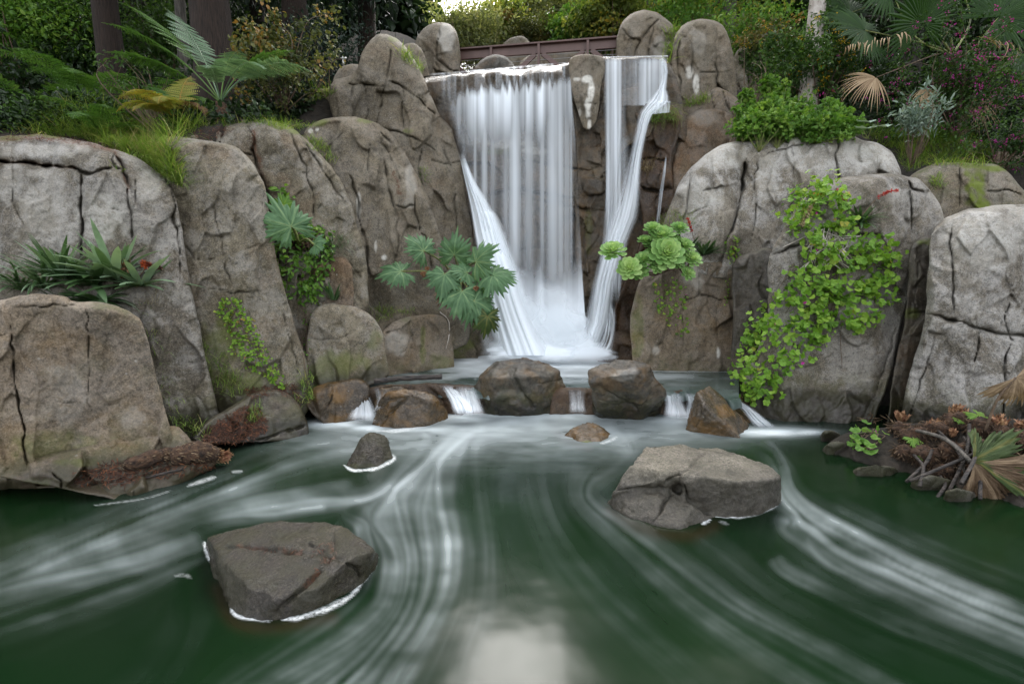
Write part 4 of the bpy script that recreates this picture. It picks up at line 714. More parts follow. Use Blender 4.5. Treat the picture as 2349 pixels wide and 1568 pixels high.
def build_pool():
    xs = np.arange(-350, 2705, 4.); ys = np.concatenate([np.arange(930, 1200, 2.4), np.arange(1200, 1890, 4.)])
    gx, gy = np.meshgrid(xs, ys); V = G(gx, gy, 0.); P2 = np.stack([gx.ravel(), gy.ravel()], 1)
    rims = [([(468, 1240), (472, 1262), (484, 1290)], 4, .9), ([(528, 1392), (545, 1412), (600, 1420), (625, 1420)], 5, 1), ([(636, 1422), (700, 1412), (760, 1390), (810, 1360), (845, 1310), (868, 1272)], 7, 1),
            ([(788, 1066), (812, 1078), (860, 1074), (900, 1056), (903, 1040)], 4.5, 1), ([(1640, 1184), (1700, 1184), (1760, 1168), (1790, 1146)], 5, 1), ([(1610, 1200), (1630, 1192)], 5, .9), ([(1375, 1018), (1400, 1010), (1414, 1002)], 3, .7),
            ([(428, 1115), (460, 1104), (498, 1092)], 5, .6), ([(530, 1082), (556, 1080)], 4, .5), ([(712, 968), (760, 962), (830, 968)], 8, .6), ([(840, 985), (900, 988), (960, 978), (1030, 956), (1110, 945), (1200, 948), (1290, 942), (1340, 942), (1420, 952), (1510, 944), (1560, 950)], 6, .75),
            ([(1720, 990), (1800, 994), (1880, 990)], 6, .5), ([(395, 1322), (420, 1318), (440, 1324)], 5, .2), ([(1650, 1196), (1670, 1200)], 6, .25), ([(205, 1160), (330, 1143), (400, 1122)], 2.5, .35)]
    f = sample_foam(gx.ravel(), gy.ravel()); rim = rim_foam(P2, rims)
    n3 = np.stack([P2[:, 0] / 60., P2[:, 1] / 9., P2[:, 0] * 0], -1); nf = fbm(n3, 3, 61)
    for x, y, rx, ry, st in ((775, 972, 70, 10, .95), (850, 980, 60, 8, .75), (960, 984, 90, 6, .6), (1060, 958, 75, 10, .95), (1160, 953, 130, 8, .75), (1320, 952, 60, 9, .85), (1420, 957, 90, 7, .65), (1550, 964, 55, 11, .95), (1770, 990, 85, 10, .95), (1845, 990, 50, 7, .8), (1110, 985, 120, 14, .4)):
        f = np.maximum(f, st * np.exp(-((P2[:, 0] - x) / rx) ** 2 - ((P2[:, 1] - y) / ry) ** 2) * np.clip(1 + .3 * nf, 0, 1.3))
    for x, y, rx, ry, st in ((1180, 985, 330, 34, .24), (1520, 990, 230, 30, .22), (880, 1015, 200, 36, .2), (1250, 1020, 260, 50, .10)):
        f = f + (1 - np.clip(f, 0, 1)) * st * np.exp(-((P2[:, 0] - x) / rx) ** 2 - ((P2[:, 1] - y) / ry) ** 2) * np.clip(1 + .35 * nf, 0, 1.4)
    sh = np.zeros(len(P2))
    for ln, w in (([(500, 1350), (540, 1425), (640, 1436), (760, 1415)], 18), ([(1400, 1170), (1480, 1215), (1580, 1228), (1640, 1205)], 16), ([(1270, 985), (1300, 1010), (1350, 1026)], 10)):
        c = curve_pts(np.array(ln, float), 30); e, _, _ = seg_dist(P2, c[:-1], c[1:]); sh = np.maximum(sh, np.exp(-(e / w) ** 2))
    o = put('pool_water', V, [grid_quads(len(ys), len(xs))], M['pool'], None, {'foam': f, 'rim': rim, 'shallow': sh}); return tag(o, kind='structure')
build_pool()
# ------------------------------------------------------------------ falling water
def fall_mat():
    m, nt, out = new_mat('silky_white_water'); N = NT(nt); a = N.attr('alpha')
    d = N.n('BsdfPrincipled', {'Base Color': col((.86, .92, .97)), 'Roughness': .55}); d.inputs['Specular IOR Level'].default_value = .25
    t = N.n('BsdfTranslucent', {'Color': col((.9, .94, .96))}); mx = N.n('MixShader', {0: .08, 1: d.outputs[0], 2: t.outputs[0]})
    tr = N.n('BsdfTransparent'); m2 = N.n('MixShader', {0: N.math('MULTIPLY', a, 1., clamp=True), 1: tr.outputs[0], 2: mx.outputs[0]}); nt.links.new(m2.outputs[0], out.inputs[0]); return m
M['fall'] = fall_mat()
def ribbon(name, Lp, Rp, afun, nu=120, nv=160, bow=.0, mat=None, parent=None):
    """sheet of water between two edge lines given as (px,py,depth) from top to bottom"""
    Lc = curve_pts(np.array(Lp, float), 24); Rc = curve_pts(np.array(Rp, float), 24)
    def res(c, n):
        s = np.concatenate([[0], np.cumsum(np.hypot(*np.diff(c[:, :2], axis=0).T))]); s /= s[-1]; t = np.linspace(0, 1, n)
        return np.stack([np.interp(t, s, c[:, k]) for k in range(3)], 1)
    Lc, Rc = res(Lc, nv), res(Rc, nv); u = np.linspace(0, 1, nu)[None, :, None]
    A = Lc[:, None] * (1 - u) + Rc[:, None] * u
    A[..., 2] -= bow * np.sin(math.pi * u[..., 0])
    U, Vv = np.meshgrid(np.linspace(0, 1, nu), np.linspace(0, 1, nv))
    A[..., 2] -= .03 * vnoise(np.stack([U * 14, Vv * 3, U * 0 + len(name)], -1), 6)
    V = P(A[..., 0], A[..., 1], A[..., 2]); al = np.clip(afun(U, Vv, A[..., 0], A[..., 1]), 0, 1)
    if name == 'waterfall': al = al * sstep(ZU - .02, ZU + .10, V[..., 2])
    o = put(name, V, [grid_quads(nv, nu)], mat or M['fall'], parent, {'alpha': al}); return tag(o, kind='structure') if parent is None else o
def strands(U, V, fu, fv, s):
    z = U * 0
    return vnoise(np.stack([U * fu, V * fv, z], -1), s) * .6 + vnoise(np.stack([U * fu * 2.7, V * fv * 1.3, z], -1), s + 1) * .4
def main_alpha(U, V, x, y):
    XX = (x - 985) / 325.; n = .38 * strands(XX, V, 62, .9, 3) + .5 * strands(XX, V, 24, .8, 5); n2 = strands(XX, V, 9, .7, 9)
    edge = sstep(0, .10, U + .05 * n2) * sstep(1, .985, U)
    start = 169 - 27 * (x - 985) / 323 + 40 + 12 * vnoise(np.stack([XX * 60, U * 0, U * 0], -1), 7) + 26 * sstep(1090, 1030, x)
    on = sstep(-8, 20, y - start)
    colum = np.zeros_like(U)
    for cx, w, st in ((1112, 7, .5), (1130, 8, .28), (1182, 13, .75), (1245, 8, .35), (1212, 18, .35), (1268, 16, .6), (1286, 9, .55), (1300, 10, .4), (1090, 4, .35), (1063, 6, .2), (1160, 8, .25), (1310, 4, .35), (1035, 8, .2), (1018, 5, .25)):
        colum = np.maximum(colum, st * np.exp(-((x - cx) / w) ** 2))
    top = np.clip(.68 + .5 * n + .5 * n2, .08, 1.0) * sstep(400, 200, y)
    left = .72 + .28 * sstep(1070, 1095, x)
    low = np.clip(colum * (1.0 + .35 * n), 0, 1) * (.86 - .25 * sstep(400, 640, y)) + .10 * np.clip(.5 + n2, 0, 1)
    veil = .18 * sstep(400, 620, y) * np.clip(.6 + n2, 0, 1)
    base = sstep(560, 745, y + 34 * n2 + 14 * n) * 1.0
    lip = .24 * np.clip(.25 + strands(XX, V, 40, 3, 14), 0, 1) + .45 * sstep(6, 1.0, V * 640) * np.clip(.6 + n2, 0, 1)
    a = np.maximum(np.maximum(top * left, low) * on, veil * on)
    a = np.maximum(a, lip * (1 - on)) ; a = np.maximum(a, base)
    return a * edge * (.3 + .7 * sstep(0, .004, V))
ribbon('waterfall', [(985, 169, 9.95), (985, 181, 9.70), (1005, 250, 9.6), (1035, 330, 9.5), (1062, 420, 9.4), (1082, 520, 9.25), (1110, 640, 9.0), (1150, 815, 8.45)],
       [(1308, 142, 9.50), (1310, 156, 9.28), (1314, 230, 9.2), (1322, 330, 9.15), (1326, 420, 9.1), (1332, 520, 9.05), (1338, 640, 8.95), (1350, 812, 8.4)], main_alpha, 260, 230, .06)
def flank_alpha(U, V, x, y):
    n = .6 * strands(U, V, 8, 1.2, 23) + .2 * strands(U, V, 30, 1.2, 24); return np.clip(sstep(0, .12, U) * sstep(1, .72, U + .12 * n) * sstep(0, .10, V) * (.92 + .35 * n), 0, 1) * (.80 + .20 * sstep(.2, .6, V))
ribbon('waterfall', [(1050, 345, 9.1), (1062, 400, 8.95), (1076, 470, 8.85), (1090, 560, 8.7), (1108, 650, 8.5), (1130, 740, 8.3), (1150, 815, 8.05)],
       [(1064, 345, 9.12), (1090, 410, 9.05), (1128, 470, 8.98), (1160, 540, 8.9), (1190, 620, 8.7), (1225, 720, 8.45), (1270, 815, 8.05)], flank_alpha, 90, 150, .22)
def hump_alpha(U, V, x, y):
    n = strands(U, V, 14, 1.5, 43); return np.clip(sstep(0, .15, U) * sstep(1, .7, U + .1 * n) * (.75 + .5 * n) * sstep(0, .05, V), 0, 1) * .9
ribbon('waterfall', [(1082, 472, 8.95), (1088, 480, 8.8), (1100, 560, 8.7), (1120, 660, 8.6), (1150, 810, 8.45)], [(1132, 478, 8.98), (1150, 505, 8.85), (1180, 580, 8.75), (1215, 690, 8.62), (1250, 812, 8.4)], hump_alpha, 80, 110, .15)
def right_alpha(U, V, x, y):
    n = .6 * strands((x - 1384) / 150., V, 34, 1.6, 33) + .5 * strands((x - 1384) / 150., V, 9, 3, 36); c = np.zeros_like(U)
    for cx, w, st in ((1396, 6, .35), (1412, 5, .6), (1420, 4, .4), (1478, 9, .35), (1490, 6, .3), (1518, 8, .4), (1404, 12, .3), (1500, 14, .2)): c = np.maximum(c, st * np.exp(-((x - cx) / w) ** 2))
    low = .35 * sstep(300, 330, y) * sstep(1448, 1425, x) * (1 - .3 * sstep(420, 560, y))
    a = np.clip(c + .18 + .35 * n * (.4 + c), 0, 1) * sstep(0, .03, V); a = a * np.where(y > 240, sstep(1440, 1425, x), 1.)
    return np.clip(np.maximum(a, low * (.8 + .5 * n)), 0, 1) * sstep(0, .04, U) * sstep(1, .96, U) * sstep(1, .9, V) + .55 * sstep(3, 1, V * 520) 
ribbon('waterfall', [(1384, 130, 9.52), (1384, 142, 9.28), (1384, 260, 9.2), (1388, 420, 9.1), (1380, 560, 9.0), (1360, 700, 8.9)], [(1532, 128, 9.52), (1532, 142, 9.2), (1520, 260, 9.1), (1476, 420, 9.0), (1440, 560, 8.9), (1420, 700, 8.8)], right_alpha, 150, 150, .04)
def stream_alpha(U, V, x, y):
    n = strands(U, V, 7, 4.2, 53); n2 = strands(U, V, 26, 3.0, 57)
    return np.clip((.52 + .38 * n + .16 * n2 + .14 * np.sin(V * 9)) * sstep(0, .34, U) * sstep(1, .74, U) * sstep(0, .03, V), 0, .95)
ribbon('waterfall', [(1512, 130, 9.3), (1520, 165, 9.1), (1508, 202, 8.98), (1488, 222, 8.9), (1464, 258, 8.78), (1452, 310, 8.72), (1438, 370, 8.68), (1418, 440, 8.62), (1396, 500, 8.55), (1376, 570, 8.5), (1356, 650, 8.45), (1336, 740, 8.4), (1310, 812, 8.35)],
       [(1528, 130, 9.3), (1534, 165, 9.1), (1530, 205, 8.98), (1538, 236, 8.9), (1500, 262, 8.72), (1484, 312, 8.66), (1474, 372, 8.62), (1472, 440, 8.55), (1466, 500, 8.48), (1440, 560, 8.42), (1412, 650, 8.36), (1404, 740, 8.3), (1372, 814, 8.25)], stream_alpha, 90, 320, .10)
ribbon('waterfall', [(1505, 232, 8.75), (1498, 262, 8.68)], [(1538, 232, 8.75), (1536, 258, 8.68)], lambda U, V, x, y: .35 + .3 * strands(U, V, 14, 1, 61), 30, 16)
ribbon('waterfall', [(1526, 355, 8.78), (1520, 395, 8.7), (1512, 440, 8.68), (1506, 490, 8.62), (1500, 530, 8.6)], [(1530, 355, 8.78), (1528, 395, 8.7), (1522, 440, 8.68), (1516, 490, 8.62), (1512, 530, 8.6)], lambda U, V, x, y: (.45 + .35 * strands(U, V, 5, 2, 62)) * sstep(0, .3, U) * sstep(1, .7, U) * sstep(0, .1, V) * sstep(1, .8, V), 16, 60)
ribbon('waterfall', [(1376, 690, 8.35), (1386, 730, 8.3), (1376, 780, 8.2), (1350, 816, 8.15)], [(1412, 690, 8.3), (1416, 730, 8.25), (1412, 780, 8.15), (1400, 816, 8.1)], lambda U, V, x, y: (.35 + .5 * strands(U, V, 9, 2, 64)) * sstep(0, .3, U) * sstep(1, .7, U) * sstep(0, .2, V), 40, 60)
# white churn where the falls land: overlapping soft mounds of spray
def spray(cx, cy, rx, ry, Y, a, seed):
    nv, nu = 46, 60
    th = np.linspace(-1, 1, nu)[None] * np.ones((nv, 1)); ph = np.linspace(-1, 1, nv)[:, None] * np.ones((1, nu))
    r2 = np.clip(1 - th ** 2 - ph ** 2, 0, 1); n = fbm(np.stack([th * 2.2, ph * 2.2, th * 0 + seed], -1), 3, seed)
    V = P(cx + th * rx, cy + ph * ry, Y + .15 - .55 * (ph + 1) / 2 - .10 * np.sqrt(r2) * rx * Y / F)
    al = np.clip(a * sstep(0, .9, r2 + .35 * n * (r2 > 0)), 0, 1) * sstep(ZU, ZU + .22, V[..., 2])
    o = put('spray', V, [grid_quads(nv, nu)], M['fall'], None, {'alpha': al}); tag(o, kind='stuff'); o['label'] = 'white spray at the foot of the waterfall'; return o
for k, a in enumerate([(1190, 790, 90, 95, 8.45, .85), (1250, 770, 110, 90, 8.4, .7), (1300, 790, 90, 70, 8.35, .75), (1220, 810, 130, 40, 8.2, .9), (1330, 812, 90, 34, 8.2, .75), (1180, 720, 60, 110, 8.5, .55), (1280, 720, 70, 90, 8.5, .35)]): spray(*a, 70 + k)
# plunge pool surface and the small cascades
def build_upper():
    brink = np.array([(690, 905), (830, 884), (1000, 882), (1100, 886), (1340, 888), (1520, 893), (1640, 900), (1740, 922), (1790, 940)], float)
    xs = np.arange(800, 1700, 5.); vs = np.concatenate([np.linspace(0, 1, 60), 1 + np.linspace(.01, .12, 9)]); yb = np.interp(xs, brink[:, 0], brink[:, 1]) + 5 * vnoise(np.stack([xs / 34., xs * 0, xs * 0], -1), 3) + 2 * vnoise(np.stack([xs / 11., xs * 0, xs * 0], -1), 4)
    yt = np.full_like(xs, 796.)
    gx, gv = np.meshgrid(xs, vs); gy = yt[None] * (1 - gv) + yb[None] * gv
    V = G(gx, yt[None] * (1 - np.minimum(gv, 1)) + yb[None] * np.minimum(gv, 1), ZU); ov = np.clip((gv - 1) / .12, 0, 1); V[..., 2] -= .02 * sstep(.93, 1, gv) + .13 * (1 - np.sqrt(1 - ov ** 2 * .98)); V[..., 1] -= .10 * ov; V[..., 2] += .008 * fbm(np.stack([gx / 40., gy / 30., gx * 0], -1), 2, 3) * sstep(.8, 1, gv)
    d = np.hypot((gx - 1260) / 240., (gy - 806) / 46.); n3 = np.stack([gx / 60., gy / 7., gx * 0], -1); n = fbm(n3, 3, 5)
    f = np.clip(1.35 - .72 * d + .22 * n, 0, 1); f = np.maximum(f, np.clip(.24 + .28 * n, 0, .6))
    f *= 1 - .65 * sstep(858, 880, gy); f *= 1 - .75 * sstep(1500, 1660, gx); f *= 1 - .5 * sstep(900, 760, gx)
    rim = np.zeros(gx.size); P2 = np.stack([gx.ravel(), gy.ravel()], 1)
    rim = rim_foam(P2, [([(890, 852), (950, 846), (1040, 832)], 3.5, .9), ([(1480, 848), (1560, 851), (1690, 852)], 2.5, .4), ([(1090, 870), (1100, 850)], 3, .3)])
    o = put('plunge_pool_water', V, [grid_quads(len(vs), len(xs))], M['upper'], None, {'foam': f, 'rim': rim, 'shallow': np.zeros(gx.size)}); tag(o, kind='structure')
build_upper()
def casc(Lp, Rp, a, fu, s, tp=.08):
    ribbon('cascade_water', Lp, Rp, lambda U, V, x, y: np.clip((a * (.30 + .8 * V ** .8) + .22 * strands(U, V, fu * .3, .6, s) + .05 * strands(U, V, fu * 2, 1, s + 4)) * sstep(0, .3, U) * sstep(1, .7, U), 0, 1) * sstep(0, .25, V) * sstep(1, .72, V), 46, 60, .04)

casc([(822, 884, 6.28), (816, 905, 6.1), (806, 935, 5.9), (785, 968, 5.62)], [(852, 882, 6.28), (850, 905, 6.1), (862, 935, 5.9), (880, 972, 5.62)], .7, 9, 71)
casc([(850, 884, 6.28), (858, 900, 6.08), (862, 925, 5.88), (850, 950, 5.6)], [(900, 884, 6.28), (905, 892, 6.08), (890, 915, 5.88), (874, 940, 5.6)], .35, 8, 72)
casc([(1005, 880, 6.3), (1018, 900, 6.1), (1030, 925, 5.8), (1040, 958, 5.65)], [(1040, 880, 6.3), (1062, 900, 6.1), (1085, 925, 5.8), (1098, 955, 5.65)], .75, 9, 73)
casc([(1040, 880, 6.3), (1044, 900, 6.1), (1050, 925, 5.88), (1052, 956, 5.6)], [(1096, 884, 6.3), (1100, 900, 6.1), (1108, 925, 5.88), (1120, 956, 5.6)], .55, 10, 74)
casc([(1298, 884, 6.28), (1302, 900, 6.08), (1304, 925, 5.9), (1300, 950, 5.62)], [(1348, 886, 6.28), (1346, 900, 6.08), (1344, 925, 5.9), (1350, 950, 5.62)], .45, 8, 75)
casc([(1516, 890, 6.28), (1520, 905, 6.08), (1522, 930, 5.9), (1516, 962, 5.6)], [(1570, 892, 6.28), (1572, 905, 6.08), (1574, 930, 5.9), (1596, 965, 5.6)], .7, 9, 76)
casc([(1560, 895, 6.0), (1572, 915, 5.9), (1570, 940, 5.88), (1566, 965, 5.6)], [(1610, 900, 5.9), (1606, 920, 5.8), (1600, 945, 5.68), (1598, 972, 5.55)], .5, 7, 77)
casc([(1648, 900, 6.0), (1690, 930, 5.82), (1714, 960, 5.66), (1736, 990, 5.5)], [(1676, 905, 6.0), (1722, 932, 5.82), (1762, 962, 5.66), (1800, 988, 5.52)], .6, 8, 78)
# ------------------------------------------------------------------ ground
def build_ground():
    C = []
    def c(px, py, Y): C.append(P(px, py, Y))
    for a in ((-100, 322, 5.7), (100, 318, 5.8), (260, 330, 6.2), (360, 340, 6.1), (480, 300, 7.2), (560, 290, 7.3), (660, 292, 7.6), (700, 290, 8.3), (250, 262, 8.5), (100, 268, 8.5), (-100, 265, 9), (500, 272, 9.5), (720, 215, 9.6), (640, 262, 9.5),
              (860, 185, 10.8), (100, 190, 16), (400, 190, 16), (700, 160, 16), (300, 90, 35), (900, 100, 25), (-500, 300, 8), (-500, 200, 20),
              (1700, 215, 10.8), (1760, 240, 10.5), (1700, 318, 8.9), (1800, 306, 8.3), (1950, 306, 8.3), (2060, 372, 7.9), (2150, 378, 7.5), (2300, 368, 7.9), (2349, 320, 8.7), (2100, 290, 9.5), (1900, 255, 10), (2349, 245, 11), (1850, 180, 14), (2200, 180, 16), (2700, 300, 10), (2700, 150, 25), (1600, 110, 14)): c(*a)
    for x, y, z in ((-1.2, 10.6, 5.75), (0, 10.3, 5.8), (1, 10.2, 5.8), (3, 10.1, 5.8), (0, 12.5, 5.85), (1.5, 14, 6.1), (-1, 14, 6.1), (0, 18, 8.3), (3, 18, 8.5), (6, 18, 8.3), (0, 30, 12), (6, 30, 12), (-8, 60, 14), (10, 60, 14), (0, 200, 30), (-100, 200, 30), (100, 200, 30), (-60, 60, 20), (60, 60, 20), (-100, 0, 8), (100, 0, 8), (0, -60, 1), (-30, -20, 2), (30, -20, 2),
                    (-6.5, 4.6, 1.5), (-7, 3, .6), (-8, 0, .5), (7, 4, .6), (8, 5.2, 1.6), (8, 0, .5), (0, -8, .4), (-6, -6, .5), (6, -6, .5)): C.append((x, y, z))
    for x in np.arange(-5, 5.1, 1.):
        for y in np.arange(-3, 8.1, 1.):
            if y < 5.0 - .25 * abs(x) or abs(x - .7) < 1.6: C.append((x, y, -.8))
    C = np.array([np.array(p, float) for p in C])
    def axis(a, b, lo, hi):
        core = np.arange(lo, hi, .16); l = lo - np.geomspace(.2, lo - a, 24)[::-1] if a < lo else []; r = hi + np.geomspace(.2, b - hi, 28); return np.concatenate([l, core, r])
    xs = axis(-320, 320, -9, 9); ys = axis(-120, 700, -6, 16)
    gx, gy = np.meshgrid(xs, ys); z = np.zeros(gx.shape); w = np.zeros(gx.shape) + 1e-9
    for p in C:
        d2 = (gx - p[0]) ** 2 + (gy - p[1]) ** 2 + .02; k = 1 / d2 ** 1.9; z += k * p[2]; w += k
    z = z / w; n = fbm(np.stack([gx * .8, gy * .8, gx * 0], -1), 4, 12); z += .10 * n * (np.abs(gx) < 60)
    yr = np.interp(gx, [-12, -5.8, -4.3, -3.8, -3.4, -2.6, -2.3, -1.8, -.6, 1.2, 3.2, 3.9, 4.4, 5.2, 6.3, 7.5, 12], [5.2, 5.6, 5.9, 6.4, 7.3, 8.5, 9.8, 10.2, 10.4, 10.2, 10.3, 9.9, 9.0, 8.5, 7.8, 7.4, 6.8])
    k = 1 - (1 - sstep(.0, .4, gy - yr)) * sstep(9.5, 7.5, np.abs(gx)) * sstep(-5, -3.5, gy); z = z * k + np.minimum(z, -.8) * (1 - k)
    # never above the plunge pool or the lower pool inside the basin
    V = np.stack([gx, gy, z], -1); o = put('ground', V, [grid_quads(len(ys), len(xs))[:, ::-1]], M['soil']); tag(o, kind='structure'); return (xs, ys, z)
GX, GY, GZ = build_ground()
def gz(x, y):
    i = np.clip(np.searchsorted(GX, x) - 1, 0, len(GX) - 2); j = np.clip(np.searchsorted(GY, y) - 1, 0, len(GY) - 2)
    a = (x - GX[i]) / (GX[i + 1] - GX[i]); b = (y - GY[j]) / (GY[j + 1] - GY[j])
    return GZ[j, i] * (1 - a) * (1 - b) + GZ[j, i + 1] * a * (1 - b) + GZ[j + 1, i] * (1 - a) * b + GZ[j + 1, i + 1] * a * b
# stream behind the brink
xs = np.linspace(-2.4, 2.95, 40); ys = np.linspace(0, 1, 30); gx, gv = np.meshgrid(xs, ys); yf = np.interp(xs, [-2.4, 1.25, 3.6], [10.15, 9.62, 9.45])[None]
V = np.stack([gx, yf * (1 - gv) + 14.5 * gv, 6.06 + gx * 0], -1)
tag(put('stream_water', V, [grid_quads(30, 40)[:, ::-1]], M['upper'], None, {'foam': np.full(1200, .15), 'rim': np.zeros(1200), 'shallow': np.zeros(1200)}), kind='structure')
rock('bank', '', [(1880, 1030), (1920, 1000), (1975, 985), (2060, 975), (2200, 955), (2430, 960), (2460, 1240), (2300, 1190), (2180, 1140), (2080, 1105), (1980, 1075), (1900, 1050)], [(1880, 4.75), (2100, 4.1), (2250, 3.75), (2460, 3.3)], M['soil'], lean=1.1, R=26, bulge=.5, back=.5, seed=90, und=.05, micro=0, kind='structure')
# ------------------------------------------------------------------ picking points on what is already built
from mathutils.bvhtree import BVHTree
def build_bvh():
    vs, ps, n = [], [], 0
    for o in list(COL.objects):
        if o.type != 'MESH' or o.name.split('.')[0] in ('waterfall', 'spray', 'cascade_water', 'pool_water', 'plunge_pool_water', 'stream_water'): continue
        me = o.data; m = len(me.vertices); a = np.empty(m * 3, np.float32); me.vertices.foreach_get('co', a); a = a.reshape(-1, 3) + np.array(o.location)
        vs.append(a); li = np.empty(len(me.loops), np.int32); me.loops.foreach_get('vertex_index', li); st = np.empty(len(me.polygons), np.int32); me.polygons.foreach_get('loop_start', st); tt = np.empty(len(me.polygons), np.int32); me.polygons.foreach_get('loop_total', tt)
        for k in (3, 4):
            s = st[tt == k]
            if len(s): ps.append(np.stack([li[s + q] for q in range(k)], 1) + n)
        n += m
    V = np.concatenate(vs); pol = []
    for p in ps: pol += p.tolist()
    return BVHTree.FromPolygons(V.tolist(), pol)
BVH = build_bvh()
def hit(px, py, default_Y=7.):
    d = Vector(ray(px, py)).normalized(); h = BVH.ray_cast(Vector((0, 0, CZ)), d)
    if h[0] is None: return P(px, py, default_Y), np.array([0, -1., 0])
    n = np.array(h[1]); n = n if n @ np.array(d) < 0 else -n
    return np.array(h[0]), n
def hits(pts, default_Y=7.):
    r = [hit(x, y, default_Y) for x, y in pts]; return np.array([a for a, b in r]), np.array([b for a, b in r])
def down(x, y, z0=40.):
    h = BVH.ray_cast(Vector((x, y, z0)), Vector((0, 0, -1))); return float(h[0].z) if h[0] else float(gz(x, y))
def in_poly(poly, n, rs):
    p = np.array(poly, float); lo, hi = p.min(0), p.max(0); out = np.zeros((0, 2))
    while len(out) < n:
        q = lo + rs.rand(n * 2, 2) * (hi - lo); out = np.concatenate([out, q[inside(q, p)]])
    return out[:n]
# ------------------------------------------------------------------ footbridge
def box(g, a, b, w, h, tint=.5, up=(0, 0, 1)):
    a, b = np.array(a, float), np.array(b, float); t = b - a; t /= np.linalg.norm(t); s = np.cross(t, up); s /= np.linalg.norm(s); u = np.cross(s, t)
    V = [p + s * i * w / 2 + u * j * h / 2 for p in (a, b) for i, j in ((-1, -1), (1, -1), (1, 1), (-1, 1))]
    g.add(V, [(0, 1, 2, 3), (7, 6, 5, 4), (0, 4, 5, 1), (1, 5, 6, 2), (2, 6, 7, 3), (3, 7, 4, 0)], None, tint)
def build_bridge():
    A, B = P(1050, 128, 12.74), P(1415, 100, 12.14); B[2] = A[2]; t = (B - A) / np.linalg.norm(B - A); nrm = np.array([t[1], -t[0], 0]); L0 = np.linalg.norm(B - A)
    A2, B2 = A - t * .8, B + t * .8; T = thing('footbridge', 'brown painted steel footbridge railing with cross braces above the brink', 'bridge', A2 - np.array([0, 0, 1.5]))
    def part(name, fn, mat=M['steel']):
        g = Geo(); fn(g); return g.put(name, mat, T, False)
    Z = np.array([0, 0, 1.])
    part('top_rail', lambda g: (box(g, A2, B2, .05, .20), box(g, A2 + Z * .118, B2 + Z * .118, .22, .035)))
    part('lower_chord', lambda g: (box(g, A2 - Z * .60, B2 - Z * .60, .06, .16), box(g, A2 - Z * .69, B2 - Z * .69, .2, .03)))
    part('deck', lambda g: box(g, A2 - Z * .76 - nrm * .8, B2 - Z * .76 - nrm * .8, 1.5, .06))
    sp = L0 / 3.32
    for k in range(-1, 5):
        s = L0 * .222 + (k) * sp; p = A + t * s
        if not -.8 < s < L0 + .7: continue
        part('post', lambda g: (box(g, p - Z * .66 + nrm * .035, p + Z * .098 + nrm * .035, .13, .06, up=t), [box(g, p + Z * zz + nrm * .066, p + Z * zz + nrm * .078, .02, .02) for zz in (.04, -.04, -.5)]))
        for sg in (-1, 1):
            a, b = p + t * sg * .09 - Z * .12, p + t * sg * sp * .49 - Z * .53
            part('brace', lambda g: box(g, a + nrm * .03, b + nrm * .03, .05, .11))
    for k in range(4):
        z = -.16 - .11 * k; part('cable', lambda g: tube(g, [A2 + Z * z + nrm * .05, B2 + Z * z + nrm * .05], .006, 6), M['wire'])
build_bridge()
g = Geo(); zz = np.linspace(0, 1, 9); jb = P(1263, 108, 18.)
tube(g, [jb + np.array([.02 * math.sin(5 * q), 0, q * .75]) for q in zz], .16 * (1 - zz ** 2 * .75) + .02, 12, .5, .35); o = g.put('fountain_jet', M['jet']); tag(o, kind='structure')
b = P(788, 150, 8.9); T = thing('sprinkler', 'small nickel sprinkler standing on the stone at the shoulder of the tallest crag', 'sprinkler', b)
g = Geo(); tube(g, [b, b + np.array([0, 0, .10])], .018, 8); g.put('riser', M['chrome'], T)
g = Geo(); tube(g, [b + np.array([-.05, 0, .125]), b + np.array([.02, 0, .115]), b + np.array([.06, 0, .13])], [.012, .022, .012], 8); tube(g, [b + np.array([0, 0, .10]), b + np.array([0, 0, .16])], [.022, .014], 8); g.put('nozzle', M['chrome'], T)
# ------------------------------------------------------------------ leaf builders
def unit(v): v = np.asarray(v, float); return v / (np.linalg.norm(v, axis=-1, keepdims=True) + 1e-9)
def fan(rim):   # centre + rim
    n = len(rim); V = np.concatenate([[[0, .42, .0]], rim]); return V, None, np.array([(0, 1 + k, 1 + (k + 1) % n) for k in range(n)])
def _round():
    th = np.linspace(-math.pi * .93, math.pi * .93, 11) + math.pi / 2; r = .5 * (1 + .10 * np.cos(np.arange(11) * math.pi)); r[0] = r[-1] = .44
    V = np.stack([r * np.cos(th), .5 + r * np.sin(th), .10 * np.abs(np.cos(th)) + .05 * np.cos(np.arange(11) * math.pi)], 1); V[0] = (.06, .28, 0); V[-1] = (-.06, .28, 0); return fan(V)
def _lobed():
    th = np.radians([-80, -55, -28, 2, 25, 50, 72, 90, 108, 130, 155, 178, 208, 235, 260]); r = np.array([.16, .38, .33, .55, .36, .55, .36, .72, .36, .55, .36, .55, .33, .38, .16])
    return fan(np.stack([r * np.cos(th), .35 + r * np.sin(th) * .95, .06 * np.cos(np.arange(15) * math.pi) - .10 * r], 1))
